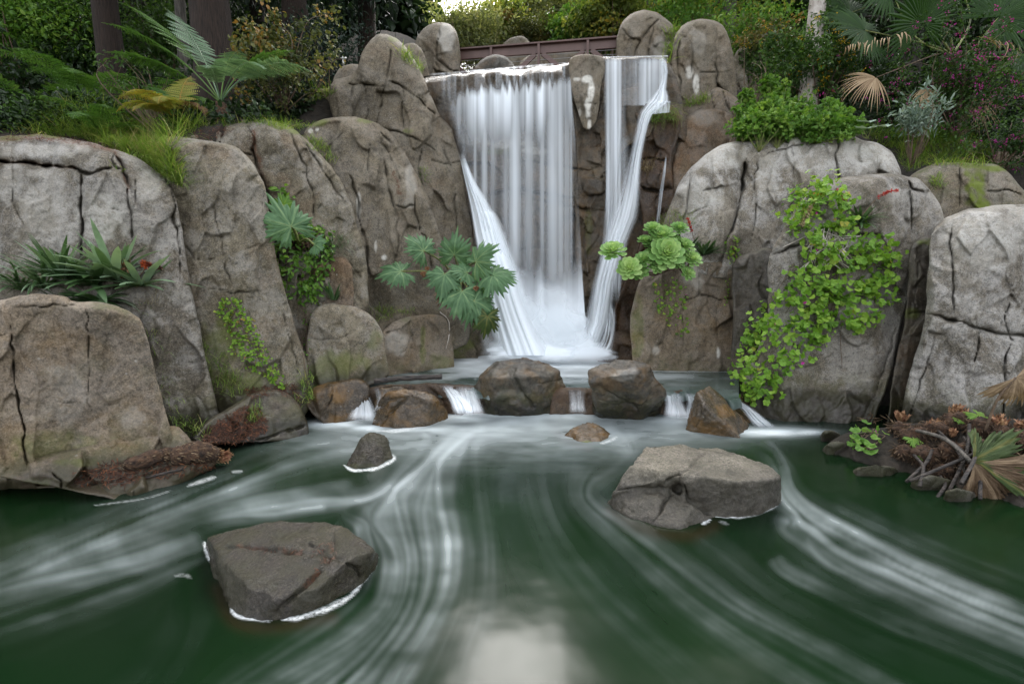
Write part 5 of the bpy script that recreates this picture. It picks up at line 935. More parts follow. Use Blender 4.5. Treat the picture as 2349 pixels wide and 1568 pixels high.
TP = {
 'diamond': (np.array([(0, 0, 0), (.5, .45, .08), (0, 1, -.05), (-.5, .45, .08)], float), np.array([(0, 1, 2, 3)]), None),
 'oval': (np.array([(0, 0, 0), (.42, .28, .12), (.40, .68, .10), (0, 1, -.10), (-.40, .68, .10), (-.42, .28, .12), (0, .5, .0)], float), np.array([(0, 1, 2, 6), (6, 2, 3, 4), (0, 6, 4, 5)]), None),
 'spoon': (np.array([(-.10, 0, 0), (.10, 0, 0), (-.3, .5, .08), (.3, .5, .08), (-.5, .82, .06), (.5, .82, .06), (-.3, 1, .10), (.3, 1, .10), (0, .5, -.02), (0, .85, -.04), (0, 1.05, .12)], float), np.array([(0, 1, 8, 2), (1, 3, 8, 1), (2, 8, 9, 4), (8, 3, 5, 9), (4, 9, 10, 6), (9, 5, 7, 10)]), None),
 'round': _round(), 'lobed': _lobed()}
TP['spoon'] = (TP['spoon'][0], np.array([(2, 8, 9, 4), (8, 3, 5, 9), (4, 9, 10, 6), (9, 5, 7, 10)]), np.array([(0, 1, 8), (0, 8, 2), (1, 3, 8)]))
def scatter(g, kind, C, D, N, Ln, Wd, tint):
    T, q, t = TP[kind]; C = np.asarray(C, float); n = len(C); D = unit(D); S = unit(np.cross(D, N)); N2 = np.cross(S, D)
    Ln = np.broadcast_to(np.asarray(Ln, float), (n,)); Wd = np.broadcast_to(np.asarray(Wd, float), (n,)); tint = np.broadcast_to(np.asarray(tint, float), (n,))
    V = C[:, None] + S[:, None] * (T[None, :, 0:1] * Wd[:, None, None]) + D[:, None] * (T[None, :, 1:2] * Ln[:, None, None]) + N2[:, None] * (T[None, :, 2:3] * Ln[:, None, None])
    k = len(T); off = np.arange(n)[:, None, None] * k
    g.add(V.reshape(-1, 3), (q[None] + off).reshape(-1, 4) if q is not None else None, (t[None] + off).reshape(-1, 3) if t is not None else None, np.repeat(tint, k))
def rand_dir(rs, n): return unit(rs.randn(n, 3))
def crown(g, c, rad, n, ln, wd, kind='oval', clumps=40, cr=.28, seed=0, droop=.3, shell=.55, tmid=.5, tvar=.22, flat=0.):
    rs = np.random.RandomState(seed); c = np.array(c, float); rad = np.array(rad, float)
    d = rand_dir(rs, clumps); rr = (shell + (1 - shell) * rs.rand(clumps)) * (1 + .25 * rs.randn(clumps)); cc = d * rr[:, None]; ct = rs.randn(clumps) * tvar; cs = cr * rs.uniform(.55, 1.35, clumps)
    k = rs.randint(clumps, size=n); off = rs.randn(n, 3) * .55; off = off / np.maximum(1, np.linalg.norm(off, axis=1) / 1.4)[:, None]
    p = cc[k] + off * cs[k][:, None] * np.array([1, 1, 1 - flat]); pos = c + p * rad
    D = rand_dir(rs, n) + .7 * unit(off) + np.array([0, 0, -droop]); N = rand_dir(rs, n) * .7 + np.array([0, -.25, .8])
    scatter(g, kind, pos, D, N, ln * rs.uniform(.6, 1.35, n), wd * rs.uniform(.6, 1.3, n), np.clip(tmid + ct[k] + rs.randn(n) * tvar * .6, 0, 1)); return c + cc * rad
def limbs(g, base, tips, r0, rs, k=14, tint=.5):
    base = np.array(base, float)
    for tp in tips[:k]:
        mid = base * .45 + tp * .55 + rs.randn(3) * .12 * np.linalg.norm(tp - base) + np.array([0, 0, .1]) * np.linalg.norm(tp - base)
        c = curve_pts([base, mid, tp], 10); tube(g, c, np.linspace(r0, r0 * .18, len(c)), 5, tint)
def blades(g, base, az, el, L, W, bend, nseg=4, tint=.5, cols=2, taper=1.6, fold=.25, base_w=.6, twist=0.):
    base = np.asarray(base, float); n = len(base); f = lambda a: np.broadcast_to(np.asarray(a, float), (n,))
    az, el, L, W, bend, tint = f(az), f(el), f(L), f(W), f(bend), f(tint); s = np.linspace(0, 1, nseg + 1); p = base.copy(); rows = []
    h = np.stack([np.cos(az), np.sin(az), az * 0], 1); side = np.stack([-np.sin(az), np.cos(az), az * 0], 1)
    for j, sj in enumerate(s):
        e = el - bend * sj; T = h * np.cos(e)[:, None] + np.array([0, 0, 1.]) * np.sin(e)[:, None]
        if j: p = p + T * (L / nseg)[:, None]
        w = W * (base_w + (1 - base_w) * min(1, sj * 3)) * max(.02, (1 - sj ** taper)); nn = np.cross(side, T)
        if cols == 2: rows.append(np.stack([p - side * w[:, None] / 2, p + side * w[:, None] / 2], 1))
        else: rows.append(np.stack([p - side * w[:, None] / 2 - nn * (fold * w)[:, None] * -1, p, p + side * w[:, None] / 2 + nn * (fold * w)[:, None]], 1))
    V = np.stack(rows, 1); k = cols; q = []
    for j in range(nseg):
        for c in range(k - 1): a = j * k + c; q.append((a, a + 1, a + k + 1, a + k))
    q = np.array(q)[None] + np.arange(n)[:, None, None] * ((nseg + 1) * k)
    g.add(V.reshape(-1, 3), q.reshape(-1, 4), None, np.repeat(tint, (nseg + 1) * k))
def frond(g, base, az, el, L, bend, wid, npin=22, npl=11, tint=.5, rs=None, droop=.25, stalk=.22, pw=.16, rachis=.012, simple=False, tip=.0):
    rs = rs or np.random.RandomState(1); m = 30; s = np.linspace(0, 1, m); e = el - bend * s ** 1.3
    h = np.array([math.cos(az), math.sin(az), 0]); T = h[None] * np.cos(e)[:, None] + np.array([[0, 0, 1.]]) * np.sin(e)[:, None]
    pth = np.array(base) + np.concatenate([[np.zeros(3)], np.cumsum(T[:-1] * L / (m - 1), 0)]); side = np.array([-math.sin(az), math.cos(az), 0])
    tube(g, pth, np.linspace(rachis, rachis * .25, m), 5, np.clip(tint + .25, 0, 1))
    sp_ = np.linspace(stalk, .985, npin); pi = np.stack([np.interp(sp_, s, pth[:, k]) for k in range(3)], 1); Ti = unit(np.stack([np.interp(sp_, s, T[:, k]) for k in range(3)], 1)); Ni = unit(np.cross(Ti, side)); Ni *= np.sign(Ni[:, 2:3] + 1e-6)
    u = (sp_ - stalk) / (1 - stalk); prof = np.clip(np.sin(math.pi * np.clip(.12 + .88 * u, 0, 1) ** .85), .06, 1) * (1 - .25 * u)
    for sg in (-1, 1):
        jl = rs.uniform(.88, 1.08, npin); D = unit(side[None] * sg + Ti * (.35 + .25 * u[:, None]) + Ni * .08 + rs.randn(npin, 3) * .05 + np.array([0, 0, -droop]) * rs.uniform(.5, 1.3, npin)[:, None]); Lp = wid * prof * jl
        tt = np.clip(tint + rs.randn(npin) * .12, 0, 1)
        if simple: scatter(g, 'oval', pi, D, Ni, Lp, np.maximum(Lp * pw, .012), tt); continue
        v = np.linspace(.06, .97, npl); C = pi[:, None] + D[:, None] * (v[None, :, None] * Lp[:, None, None]) + np.array([0, 0, -1.]) * (droop * .25 * v[None, :, None] ** 2 * Lp[:, None, None])
        Sd = unit(np.cross(Ni, D)); pl = (Lp * pw)[:, None] * (1 - v[None] ** 2.2 * .85) + .006
        for s2 in (-1, 1):
            DD = np.broadcast_to(unit(Sd * s2 + D * .55)[:, None], C.shape); NN = np.broadcast_to(Ni[:, None], C.shape)
            wv = np.broadcast_to((Lp / npl * 1.05)[:, None], pl.shape)
            scatter(g, 'diamond', C.reshape(-1, 3), DD.reshape(-1, 3), NN.reshape(-1, 3), pl.ravel(), np.minimum(wv.ravel(), pl.ravel() * .9), np.repeat(tt, npl))
def gun_leaf(g, c, D, N, size, seed=0, cup=.22, tint=.45, spread=150, nl=7, jag=.13):
    """big lobed, toothed, corrugated leaf; c = where the stalk joins, D = midrib"""
    rs = np.random.RandomState(seed); D = unit(np.array(D, float)); S = unit(np.cross(D, np.array(N, float))); N = np.cross(S, D); na, nr = 97, 8
    th = np.radians(np.linspace(-spread, spread, na)); lk = np.radians(np.linspace(-spread * .88, spread * .88, nl)); dl = np.abs(th[:, None] - lk[None]); k = dl.argmin(1); dm = dl.min(1); hw = np.radians(spread * .88 / (nl - 1))
    ln = rs.uniform(.85, 1.08, nl) * (1 - .30 * np.abs(lk) / np.radians(spread)); r = ln[k] * (1 - .24 * (dm / hw) ** 1.2 + .05 * vnoise(np.stack([th * 5, th * 0 + seed, th * 0], -1))) * (1 + jag * (np.abs((np.arange(na) * .5) % 2 - 1) - .5) * 2 + .07 * rs.randn(na))
    rho = np.linspace(0, 1, nr)[1:]; rr = rho[:, None] * r[None] * size; x = rr * np.sin(th)[None]; y = rr * np.cos(th)[None]
    bx, by = rs.uniform(-.16, .16, 2); z = size * (bx * (x / size) ** 2 + by * (x * y) / size ** 2 + .07 * vnoise(np.stack([x / size * 2.2, y / size * 2.2, x * 0 + seed], -1)) - cup * (rho[:, None] * r[None]) ** 2 + .016 * np.cos(math.pi * dm / hw)[None] * rho[:, None] + .10 * rho[:, None] * (1 - rho[:, None])) + size * .025 * rs.randn(nr - 1, na) * rho[:, None] - size * .10 * rho[:, None] ** 3 * rs.rand(nl)[k][None]
    V = np.array(c, float) + x[..., None] * S + y[..., None] * D + z[..., None] * N; V = np.concatenate([[np.array(c, float)], V.reshape(-1, 3)])
    idx = 1 + np.arange((nr - 1) * na).reshape(nr - 1, na); q = np.stack([idx[:-1, :-1], idx[:-1, 1:], idx[1:, 1:], idx[1:, :-1]], -1).reshape(-1, 4); t = np.stack([np.zeros(na - 1, int), idx[0, 1:], idx[0, :-1]], -1)
    vein = np.exp(-((dm[None] * rho[:, None]) / .035) ** 2) * (1 - .4 * rho[:, None]); tn = np.clip(tint + .45 * vein + .08 * rs.randn(nr - 1, na), 0, 1); g.add(V, q, t, np.concatenate([[.9], tn.ravel()]))
def fan_leaf(g, c, D, N, size, nseg=38, spread=150, seed=0, droop=.15, split=.55, tint=.5, tv=.12, curl=0.):
    rs = np.random.RandomState(seed); D = unit(np.array(D, float)); S = unit(np.cross(D, np.array(N, float))); N = np.cross(S, D); ths = np.radians(np.linspace(-spread, spread, nseg)); dth = math.radians(2 * spread / nseg)
    for k, th in enumerate(ths):
        d = D * math.cos(th) + S * math.sin(th); sd = unit(np.cross(d, N)); L = size * rs.uniform(.85, 1.05) * (1 - .25 * abs(th) / math.radians(spread)); dr = droop * rs.uniform(.6, 1.6); V = []
        for j, s in enumerate(np.linspace(.03, 1, 8)):
            p = np.array(c) + d * L * s * (1 - .25 * dr * s ** 2) + np.array([0, 0, -1]) * dr * L * s ** 2.4 - N * curl * L * s ** 2
            w = math.tan(dth / 2) * L * min(s, split) * 1.06 * (1 if s < split else max(.03, 1 - (s - split) / (1 - split)) ** .8)
            V += [p - sd * w, p + N * w * .55, p + sd * w]
        q = [(j * 3 + a, j * 3 + a + 1, j * 3 + a + 4, j * 3 + a + 3) for j in range(7) for a in (0, 1)]; g.add(V, q, None, np.clip(tint + rs.randn() * tv, 0, 1))
def grass_tuft(name, label, pts, n, L, W, bend, mat, seed, spread=.06, lean_az=None, group=None, cat='grass', parent=None, straw=0):
    """tuft rooted at world points pts"""
    rs = np.random.RandomState(seed); pts = np.asarray(pts, float).reshape(-1, 3); b = pts[rs.randint(len(pts), size=n)] + rs.randn(n, 3) * np.array([spread, spread, spread * .3])
    az = rs.rand(n) * 6.2832 if lean_az is None else lean_az + rs.randn(n) * .8
    g = Geo(); blades(g, b, az, rs.uniform(.6, 1.5, n), L * rs.uniform(.5, 1.25, n), W * rs.uniform(.6, 1.3, n), bend * rs.uniform(.4, 1.4, n), 4, np.clip(rs.beta(2, 2.2, n), 0, 1)); o = g.put(name, mat, parent, False)
    if parent is None: tag(o, label, cat, group)
    if straw:
        g = Geo(); m = straw; b = pts[rs.randint(len(pts), size=m)] + rs.randn(m, 3) * spread; blades(g, b, rs.rand(m) * 6.28, rs.uniform(.3, 1.4, m), L * 1.3 * rs.uniform(.5, 1.2, m), W * .5, bend * rs.uniform(.3, 1.2, m), 5, rs.rand(m)); g.put('dry_blades', L_straw, o, False).location = (0, 0, 0)
    return o
L_straw = L['straw']
def stems_to(g, base, tips, r, rs, tint=.5, sag=.0):
    for tp in tips:
        base_ = np.array(base, float); mid = (base_ + tp) / 2 + rs.randn(3) * .12 * np.linalg.norm(tp - base_) + np.array([0, 0, sag]); c = curve_pts([base_, mid, tp], 8); tube(g, c, np.linspace(r, r * .4, len(c)), 5, tint)
def shrub(name, label, px, py, Y, rad, n, ln, wd, mat, kind='oval', clumps=40, seed=0, cat='shrub', base=None, group=None, stem='stem', shell=.4, tmid=.5, tvar=.22, droop=.3, cr=.3, lim=16, r0=.02, flowers=None, flat=0.):
    """foliage centred at a photo reading + depth; stems reach down to the ground"""
    rs = np.random.RandomState(seed + 900); c = P(px, py, Y); bx, by = c[0] + rs.randn() * .1 * rad[0], c[1] + .1
    bz = (down(bx, by, c[2] + rad[2]) if base is None else base); bz = min(bz, c[2] - .3 * rad[2]); B = np.array([bx, by, bz]); T = thing(name, label, cat, B, group)
    g = Geo(); tips = crown(g, c, rad, n, ln, wd, kind, clumps, cr, seed, droop, shell, tmid, tvar, flat); g.put('foliage', mat, T, False)
    g = Geo(); limbs(g, B, tips, r0, rs, lim); g.put('stems', M[stem], T)
    if flowers:
        fm, fn, fs, fk = flowers; g = Geo(); k = rs.randint(len(tips), size=fn // 6); cen = tips[k] + rs.randn(fn // 6, 3) * .12 * np.array(rad); cen = cen + unit(cen - c) * .06; fc = np.repeat(cen, 6, 0) + rs.randn(fn // 6 * 6, 3) * fs * .8
        scatter(g, fk, fc, rand_dir(rs, len(fc)), rand_dir(rs, len(fc)), fs, fs * .6, rs.rand(len(fc))); g.put('flowers', fm, T, False)
    return T
def tree(name, label, x, y, h, r, mat, bark, crowns, seed=0, cat='tree', group=None, lean=(0, 0), flare=1.5, seg=14, lim=10):
    """trunk + crown; crowns: (dx,dy,z,rx,ry,rz,n,leaf,width,kind,clumps)"""
    rs = np.random.RandomState(seed); z0 = float(gz(x, y)) - .15; T = thing(name, label, cat, (x, y, z0), group); g = Geo(); n = 14; s = np.linspace(0, 1, n)
    pts = np.stack([x + lean[0] * s * h + .04 * h * .1 * np.sin(s * 7 + seed), y + lean[1] * s * h, z0 + s * h], 1); rad = r * (1 - .72 * s) * (1 + (flare - 1) * np.exp(-s * h / .8)); tube(g, pts, rad, seg, .5, .10); g.put('trunk', bark, T)
    g2 = Geo(); gl = Geo(); alltips = []
    for (dx, dy, z, rx, ry, rz, nn, lf, wf, kd, cl) in crowns:
        c = np.array([x + dx + lean[0] * z, y + dy, z0 + z]); tips = crown(g2, c, (rx, ry, rz), nn, lf, wf, kd, cl, .26, seed + int(z * 10), .35); at = np.array([x + lean[0] * z, y, z0 + max(1., z - rz * .5)]); limbs(gl, at, tips, r * .22, rs, lim)
    g2.put('crown', mat, T, False)
    if gl.V: gl.put('limbs', bark, T)
    return T
# ------------------------------------------------------------------ trees and shrubs round the basin
def X(px, Y): return float(P(px, 250, Y)[0])
RW = [(0, .3, 8.5, 3.4, 3.2, 2.6, 3600, .34, .10, 'diamond', 60), (0, 0, 13, 3.4, 3.2, 3.2, 3000, .36, .12, 'diamond', 50), (0, 0, 19, 2.4, 2.4, 4, 1800, .36, .12, 'diamond', 36)]
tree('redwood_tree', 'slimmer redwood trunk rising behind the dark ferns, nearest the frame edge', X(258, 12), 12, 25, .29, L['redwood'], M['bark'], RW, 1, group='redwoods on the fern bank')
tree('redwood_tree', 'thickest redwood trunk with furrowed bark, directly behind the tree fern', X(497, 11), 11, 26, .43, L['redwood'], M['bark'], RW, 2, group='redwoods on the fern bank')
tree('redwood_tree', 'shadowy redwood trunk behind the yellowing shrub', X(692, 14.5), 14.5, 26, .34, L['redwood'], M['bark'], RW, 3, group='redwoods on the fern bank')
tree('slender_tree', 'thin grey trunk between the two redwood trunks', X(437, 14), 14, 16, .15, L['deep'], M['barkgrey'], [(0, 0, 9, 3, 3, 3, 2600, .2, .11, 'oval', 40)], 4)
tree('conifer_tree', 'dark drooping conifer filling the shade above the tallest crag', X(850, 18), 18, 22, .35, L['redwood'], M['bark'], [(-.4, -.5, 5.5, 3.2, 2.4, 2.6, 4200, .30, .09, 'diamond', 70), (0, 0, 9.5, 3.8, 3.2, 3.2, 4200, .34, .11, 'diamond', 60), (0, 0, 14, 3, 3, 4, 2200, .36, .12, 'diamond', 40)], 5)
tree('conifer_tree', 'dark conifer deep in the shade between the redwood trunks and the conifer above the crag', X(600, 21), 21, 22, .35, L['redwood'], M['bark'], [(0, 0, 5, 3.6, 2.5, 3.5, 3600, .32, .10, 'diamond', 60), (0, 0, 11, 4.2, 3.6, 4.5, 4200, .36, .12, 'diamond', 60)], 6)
tree('broadleaf_tree', 'sunlit leafy tree glowing green at the top corner above the ferns', X(70, 17), 17, 15, .3, L['bright'], M['barkgrey'], [(0, -.5, 4.5, 4.2, 2.4, 2.6, 5200, .17, .10, 'oval', 90), (0, 0, 9, 4.6, 3.5, 3.6, 4200, .2, .12, 'oval', 70)], 7)
tree('broadleaf_tree', 'dark ivy-hung broadleaf tree behind the slimmer redwood', X(330, 19), 19, 17, .35, L['deep'], M['barkgrey'], [(0, 0, 3.6, 4.2, 2.5, 3.0, 5000, .18, .11, 'oval', 80), (0, 0, 9, 5, 4, 4.5, 4500, .22, .13, 'oval', 70)], 8)
tree('broadleaf_tree', 'dense dark tree beyond the frame edge shading the ferns', X(-350, 13), 13, 15, .35, L['deep'], M['barkgrey'], [(0, 0, 4, 4, 3, 3.4, 4500, .2, .12, 'oval', 80), (1, 0, 9.5, 5.2, 4.5, 4, 4500, .24, .14, 'oval', 80)], 9)
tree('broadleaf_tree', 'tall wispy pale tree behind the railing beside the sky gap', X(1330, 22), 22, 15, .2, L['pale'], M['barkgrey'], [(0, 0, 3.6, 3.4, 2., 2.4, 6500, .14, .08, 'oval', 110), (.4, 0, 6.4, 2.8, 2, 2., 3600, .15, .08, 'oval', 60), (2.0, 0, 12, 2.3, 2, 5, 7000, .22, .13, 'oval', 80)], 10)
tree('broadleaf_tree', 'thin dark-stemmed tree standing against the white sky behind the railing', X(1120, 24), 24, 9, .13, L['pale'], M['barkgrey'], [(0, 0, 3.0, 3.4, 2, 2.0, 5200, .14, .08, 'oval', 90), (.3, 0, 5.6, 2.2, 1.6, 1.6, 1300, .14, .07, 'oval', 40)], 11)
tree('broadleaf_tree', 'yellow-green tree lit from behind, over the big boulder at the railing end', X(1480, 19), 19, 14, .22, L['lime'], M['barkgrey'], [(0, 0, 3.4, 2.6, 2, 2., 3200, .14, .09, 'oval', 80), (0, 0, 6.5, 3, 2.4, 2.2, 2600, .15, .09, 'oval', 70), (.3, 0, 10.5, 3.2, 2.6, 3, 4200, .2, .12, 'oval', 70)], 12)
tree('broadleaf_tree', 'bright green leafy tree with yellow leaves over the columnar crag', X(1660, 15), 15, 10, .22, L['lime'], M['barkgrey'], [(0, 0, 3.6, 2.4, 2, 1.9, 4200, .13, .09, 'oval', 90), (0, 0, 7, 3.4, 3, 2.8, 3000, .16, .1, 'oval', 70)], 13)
tree('conifer_tree', 'grey-green far conifer behind the top rail of the bridge', X(1290, 34), 34, 10, .2, L['redwood'], M['barkgrey'], [(0, 0, 6, 2.6, 2, 3.2, 2200, .3, .09, 'diamond', 60)], 14)
tree('birch_tree', 'pale bare-trunked tree leaning beside the feathery palm frond', X(1846, 10.3), 10.3, 15, .17, L['mid'], M['birch'], [(.6, 0, 9.5, 3.4, 3, 2.8, 3600, .16, .1, 'oval', 70)], 15, lean=(.05, 0), flare=1.15)
tree('broadleaf_tree', 'dark leafy tree behind the fan palm', X(2080, 15), 15, 14, .3, L['deep'], M['barkgrey'], [(0, 0, 3.4, 3.8, 2.5, 2.8, 5000, .17, .11, 'oval', 90), (0, 0, 8.5, 4.6, 4, 3.6, 4500, .2, .12, 'oval', 80)], 16)
tree('broadleaf_tree', 'dark tree at the frame edge above the magenta-flowered shrub', X(2420, 13), 13, 14, .3, L['deep'], M['barkgrey'], [(0, 0, 4., 3.8, 2.5, 3., 4500, .17, .11, 'oval', 90), (-.5, 0, 8.8, 4.8, 4, 3.6, 4500, .2, .12, 'oval', 80)], 17)
rsx = np.random.RandomState(3)
# tall wall of far wood closing the view (beyond everything that can be told apart)
g = Geo()
for k in range(26):
    a = math.radians(-62 + 124 * k / 25 + rsx.randn()); d = 40 + 8 * rsx.rand(); x, y = d * math.sin(a), d * math.cos(a)
    hgt = 26 if abs(math.degrees(a) + 2) > 11 else 9
    crown(g, (x, y, float(gz(x, y)) + hgt * .5), (4.5, 3, hgt * .55), 6000 if hgt > 10 else 700, 1.4 if hgt > 10 else .7, .8 if hgt > 10 else .4, 'oval', 110 if hgt > 10 else 60, .25, 300 + k, .3, .3)
o = g.put('far_wood', L['deep'], None, False); tag(o, 'far-off mass of dark trees closing the view behind the banks', 'wood', None, 'stuff')
SH = [
 ('sunlit ivy-like bush glowing green behind the ferns at the frame corner', 60, 60, 12.6, (1.9, 1.0, 1.2), 5600, .12, .07, 'bright', 'oval', 80),
 ('mid-green bush half lit between the glowing corner bush and the slimmer redwood', 190, 110, 13, (1.3, 1.0, 1.2), 4200, .12, .07, 'mid', 'oval', 70),
 ('bright leafy bush glimpsed between the two redwood trunks', 380, 90, 15.5, (1.5, 1.0, 1.2), 3600, .12, .07, 'mid', 'oval', 60),
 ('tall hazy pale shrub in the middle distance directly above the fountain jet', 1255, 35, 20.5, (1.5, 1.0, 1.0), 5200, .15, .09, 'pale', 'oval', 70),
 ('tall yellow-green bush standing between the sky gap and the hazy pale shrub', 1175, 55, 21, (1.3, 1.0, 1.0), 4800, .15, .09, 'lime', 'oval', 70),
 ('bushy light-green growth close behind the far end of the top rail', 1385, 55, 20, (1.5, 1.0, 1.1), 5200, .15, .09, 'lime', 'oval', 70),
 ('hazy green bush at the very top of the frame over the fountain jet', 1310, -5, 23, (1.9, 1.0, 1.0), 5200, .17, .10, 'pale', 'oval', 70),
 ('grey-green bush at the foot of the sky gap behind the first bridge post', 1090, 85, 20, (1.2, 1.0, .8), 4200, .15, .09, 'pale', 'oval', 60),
 # understory shrubs: label, px, py, Y, radii, n, leaf len, wid, material, kind, clumps
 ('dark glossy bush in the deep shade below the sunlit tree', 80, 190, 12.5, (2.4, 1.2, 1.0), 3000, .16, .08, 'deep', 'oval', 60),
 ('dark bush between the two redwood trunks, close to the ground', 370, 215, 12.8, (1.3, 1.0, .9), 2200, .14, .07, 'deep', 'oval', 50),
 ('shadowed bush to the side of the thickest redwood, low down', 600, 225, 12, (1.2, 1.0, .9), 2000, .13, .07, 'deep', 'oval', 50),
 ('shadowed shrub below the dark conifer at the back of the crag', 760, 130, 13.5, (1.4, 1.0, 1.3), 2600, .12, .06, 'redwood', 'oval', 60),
 ('pale green willowy shrub just behind the egg-shaped boulder', 1075, 75, 17, (1.2, 1.0, 1.1), 5060, 0.15, 0.07, 'pale', 'oval', 60),
 ('light green shrub behind the railing near the pale flat-topped boulder', 1150, 60, 18.5, (1.3, 1.0, 1.0), 4400, 0.14, 0.09, 'lime', 'oval', 60),
 ('rounded olive shrub beside the fountain jet', 1215, 80, 17.5, (.9, .8, .6), 3960, 0.11, 0.06, 'olive', 'oval', 50),
 ('fresh green shrub behind the top rail to the side of the fountain jet', 1340, 70, 17, (1.3, 1.0, .9), 5280, 0.14, 0.10, 'bright', 'oval', 60),
 ('yellowing shrub directly behind the big boulder at the railing end', 1410, 25, 16, (1.2, 1.0, 1.1), 4840, 0.15, 0.10, 'lime', 'oval', 60),
 ('leafy green shrub between the two crags at the railing end', 1590, 15, 13.5, (1.3, 1.0, .9), 2600, .10, .06, 'bright', 'oval', 60),
 ('spreading green shrub above the split grey boulder', 1745, 75, 12.6, (1.3, .9, .8), 3400, .09, .05, 'bright', 'oval', 70),
 ('dense low conifer-like bush over the leafy mound', 1830, 190, 10.6, (1.0, .8, .55), 3200, .10, .03, 'mid', 'diamond', 60),
 ('dark bush behind the dead fan palm leaf', 1960, 190, 11.2, (1.3, .9, .8), 3000, .12, .07, 'deep', 'oval', 60),
 ('dark bush in the hollow behind the grey-leaved plant', 2080, 245, 10.6, (1.2, .7, .6), 2400, .11, .06, 'deep', 'oval', 50)]
for i, (lb, px, py, Y, rad, n, ln, wd, mt, kd, cl) in enumerate(SH): shrub('shrub', lb, px, py, Y, rad, n, ln, wd, L[mt], kd, cl, 40 + i, shell=.35)
shrub('shrub', 'airy shrub of small yellowing leaves beside the tree fern', 640, 130, 8.6, (.95, .6, 1.05), 2600, .075, .055, L['olive'], 'oval', 90, 60, shell=.25, tvar=.26, lim=34, r0=.012, cr=.16)
shrub('shrub', 'yellow-flowered shrub beside the pale leaning trunk', 1900, 130, 10.2, (.75, .6, .75), 2400, .08, .05, L['mid'], 'oval', 70, 61, flowers=(L['yellowfl'], 900, .035, 'oval'), cr=.2)
shrub('shrub', 'loose shrub with yellow blossom in front of the spreading green shrub', 1760, 100, 11, (.8, .6, .5), 1500, .08, .05, L['olive'], 'oval', 60, 62, flowers=(L['yellowfl'], 420, .03, 'oval'), cr=.2)
shrub('flowering_shrub', 'sprawling shrub covered in magenta flowers on the upper bank', 2200, 190, 8.7, (1.45, .8, 1.15), 6200, .062, .034, L['mid'], 'oval', 130, 63, shell=.2, tmid=.35, lim=40, r0=.012, cr=.15, flowers=(L['magenta'], 1300, .032, 'oval'))
shrub('flowering_shrub', 'smaller magenta-flowered sprays hanging over the mossy flat boulder', 2330, 320, 7.6, (.75, .5, .5), 2000, .05, .028, L['mid'], 'oval', 70, 64, shell=.2, tmid=.3, lim=24, r0=.01, cr=.18, flowers=(L['magenta'], 260, .026, 'oval'))
shrub('grey_plant', 'silvery grey-leaved plant standing in the grass below the palm trunk', 2112, 265, 8.1, (.30, .28, .33), 420, .15, .035, L['grey'], 'oval', 26, 65, cat='plant', shell=.3, droop=-.5, lim=20, r0=.008, cr=.3)
shrub('bare_shrub', 'twiggy bare shrub in front of the split grey boulder', 1738, 190, 9.6, (.45, .3, .7), 160, .04, .02, L['olive'], 'oval', 30, 66, lim=30, r0=.012, cr=.2)
shrub('leggy_shrub', 'leggy shrub with small whorled leaves and a few red leaves over the grassy bank', 330, 185, 7.6, (.75, .4, .62), 460, .085, .034, L['mid'], 'oval', 34, 67, lim=34, r0=.014, cr=.13, tmid=.6)
# leafy mound and ground plants on the upper right bank
def cover(name, label, poly, n, Ln, kind, mat, seed, lift=.10, cat='plant', kindprop=None, tm=.5, tv=.2, Wf=1., face=.6):
    rs = np.random.RandomState(seed); q = in_poly(poly, n, rs); p, nr = hits(q, 8.); p = p + np.array([0, 0, 1.]) * (lift * rs.rand(n) ** 1.5)[:, None] + nr * .03
    N = unit(nr * .5 + np.array([0, -.5, .6]) + rs.randn(n, 3) * face); D = unit(rs.randn(n, 3) + np.array([0, -.3, -.2])); g = Geo()
    scatter(g, kind, p, D, N, Ln * rs.uniform(.55, 1.3, n), Ln * Wf * rs.uniform(.55, 1.2, n), np.clip(tm + rs.randn(n) * tv, 0, 1)); o = g.put(name, mat, None, False); tag(o, label, cat, None, kindprop); return o
def heap(name, label, blobs_, n, Ln, kind, mat, seed, cat='plant', Wf=1., stems=20):
    """leafy mound built from several round clumps, each standing on the ground"""
    rs = np.random.RandomState(seed); c0 = P(*blobs_[0][:3]); T = thing(name, label, cat, (c0[0], c0[1], down(c0[0], c0[1], c0[2] + .2))); g = Geo(); gs = Geo()
    for j, (px, py, Y, r) in enumerate(blobs_):
        c = P(px, py, Y); tips = crown(g, c, (r, r * .8, r * .8), n, Ln, Ln * Wf, kind, 26, .3, seed + j, .1, .5, .5, .2); limbs(gs, (c[0], c[1], min(c[2] - r * .3, down(c[0], c[1], c[2] + r))), tips, .006, rs, stems)
    g.put('foliage', mat, T, False); gs.put('stems', M['greenstem'], T); return T
heap('leafy_mound', 'bright green lobed-leaf mound cresting the large pale slab', [(1745, 288, 8.0, .36), (1800, 280, 8.1, .40), (1855, 287, 8.0, .38), (1905, 294, 7.9, .32), (1830, 252, 8.5, .36), (1890, 262, 8.4, .32), (1765, 258, 8.4, .30), (1706, 298, 8.2, .20), (1945, 300, 8.0, .24), (1850, 298, 8.0, .26), (1785, 298, 8.0, .22), (1925, 275, 8.3, .26), (1720, 268, 8.4, .24)], 480, .075, 'lobed', L['bright'], 71)
heap('climbing_plant', 'upright leafy shoots growing beside the warm brown boulder', [(1712, 285, 8.4, .22), (1715, 250, 8.5, .2), (1712, 222, 8.55, .13)], 240, .075, 'lobed', L['bright'], 72)
heap('climbing_plant', 'tall pale-green leafy shoots between the leafy mound and the bare shrub', [(1775, 225, 8.9, .24), (1765, 195, 9.0, .2), (1790, 215, 8.9, .2)], 240, .08, 'lobed', L['bright'], 73)
rs = np.random.RandomState(8)
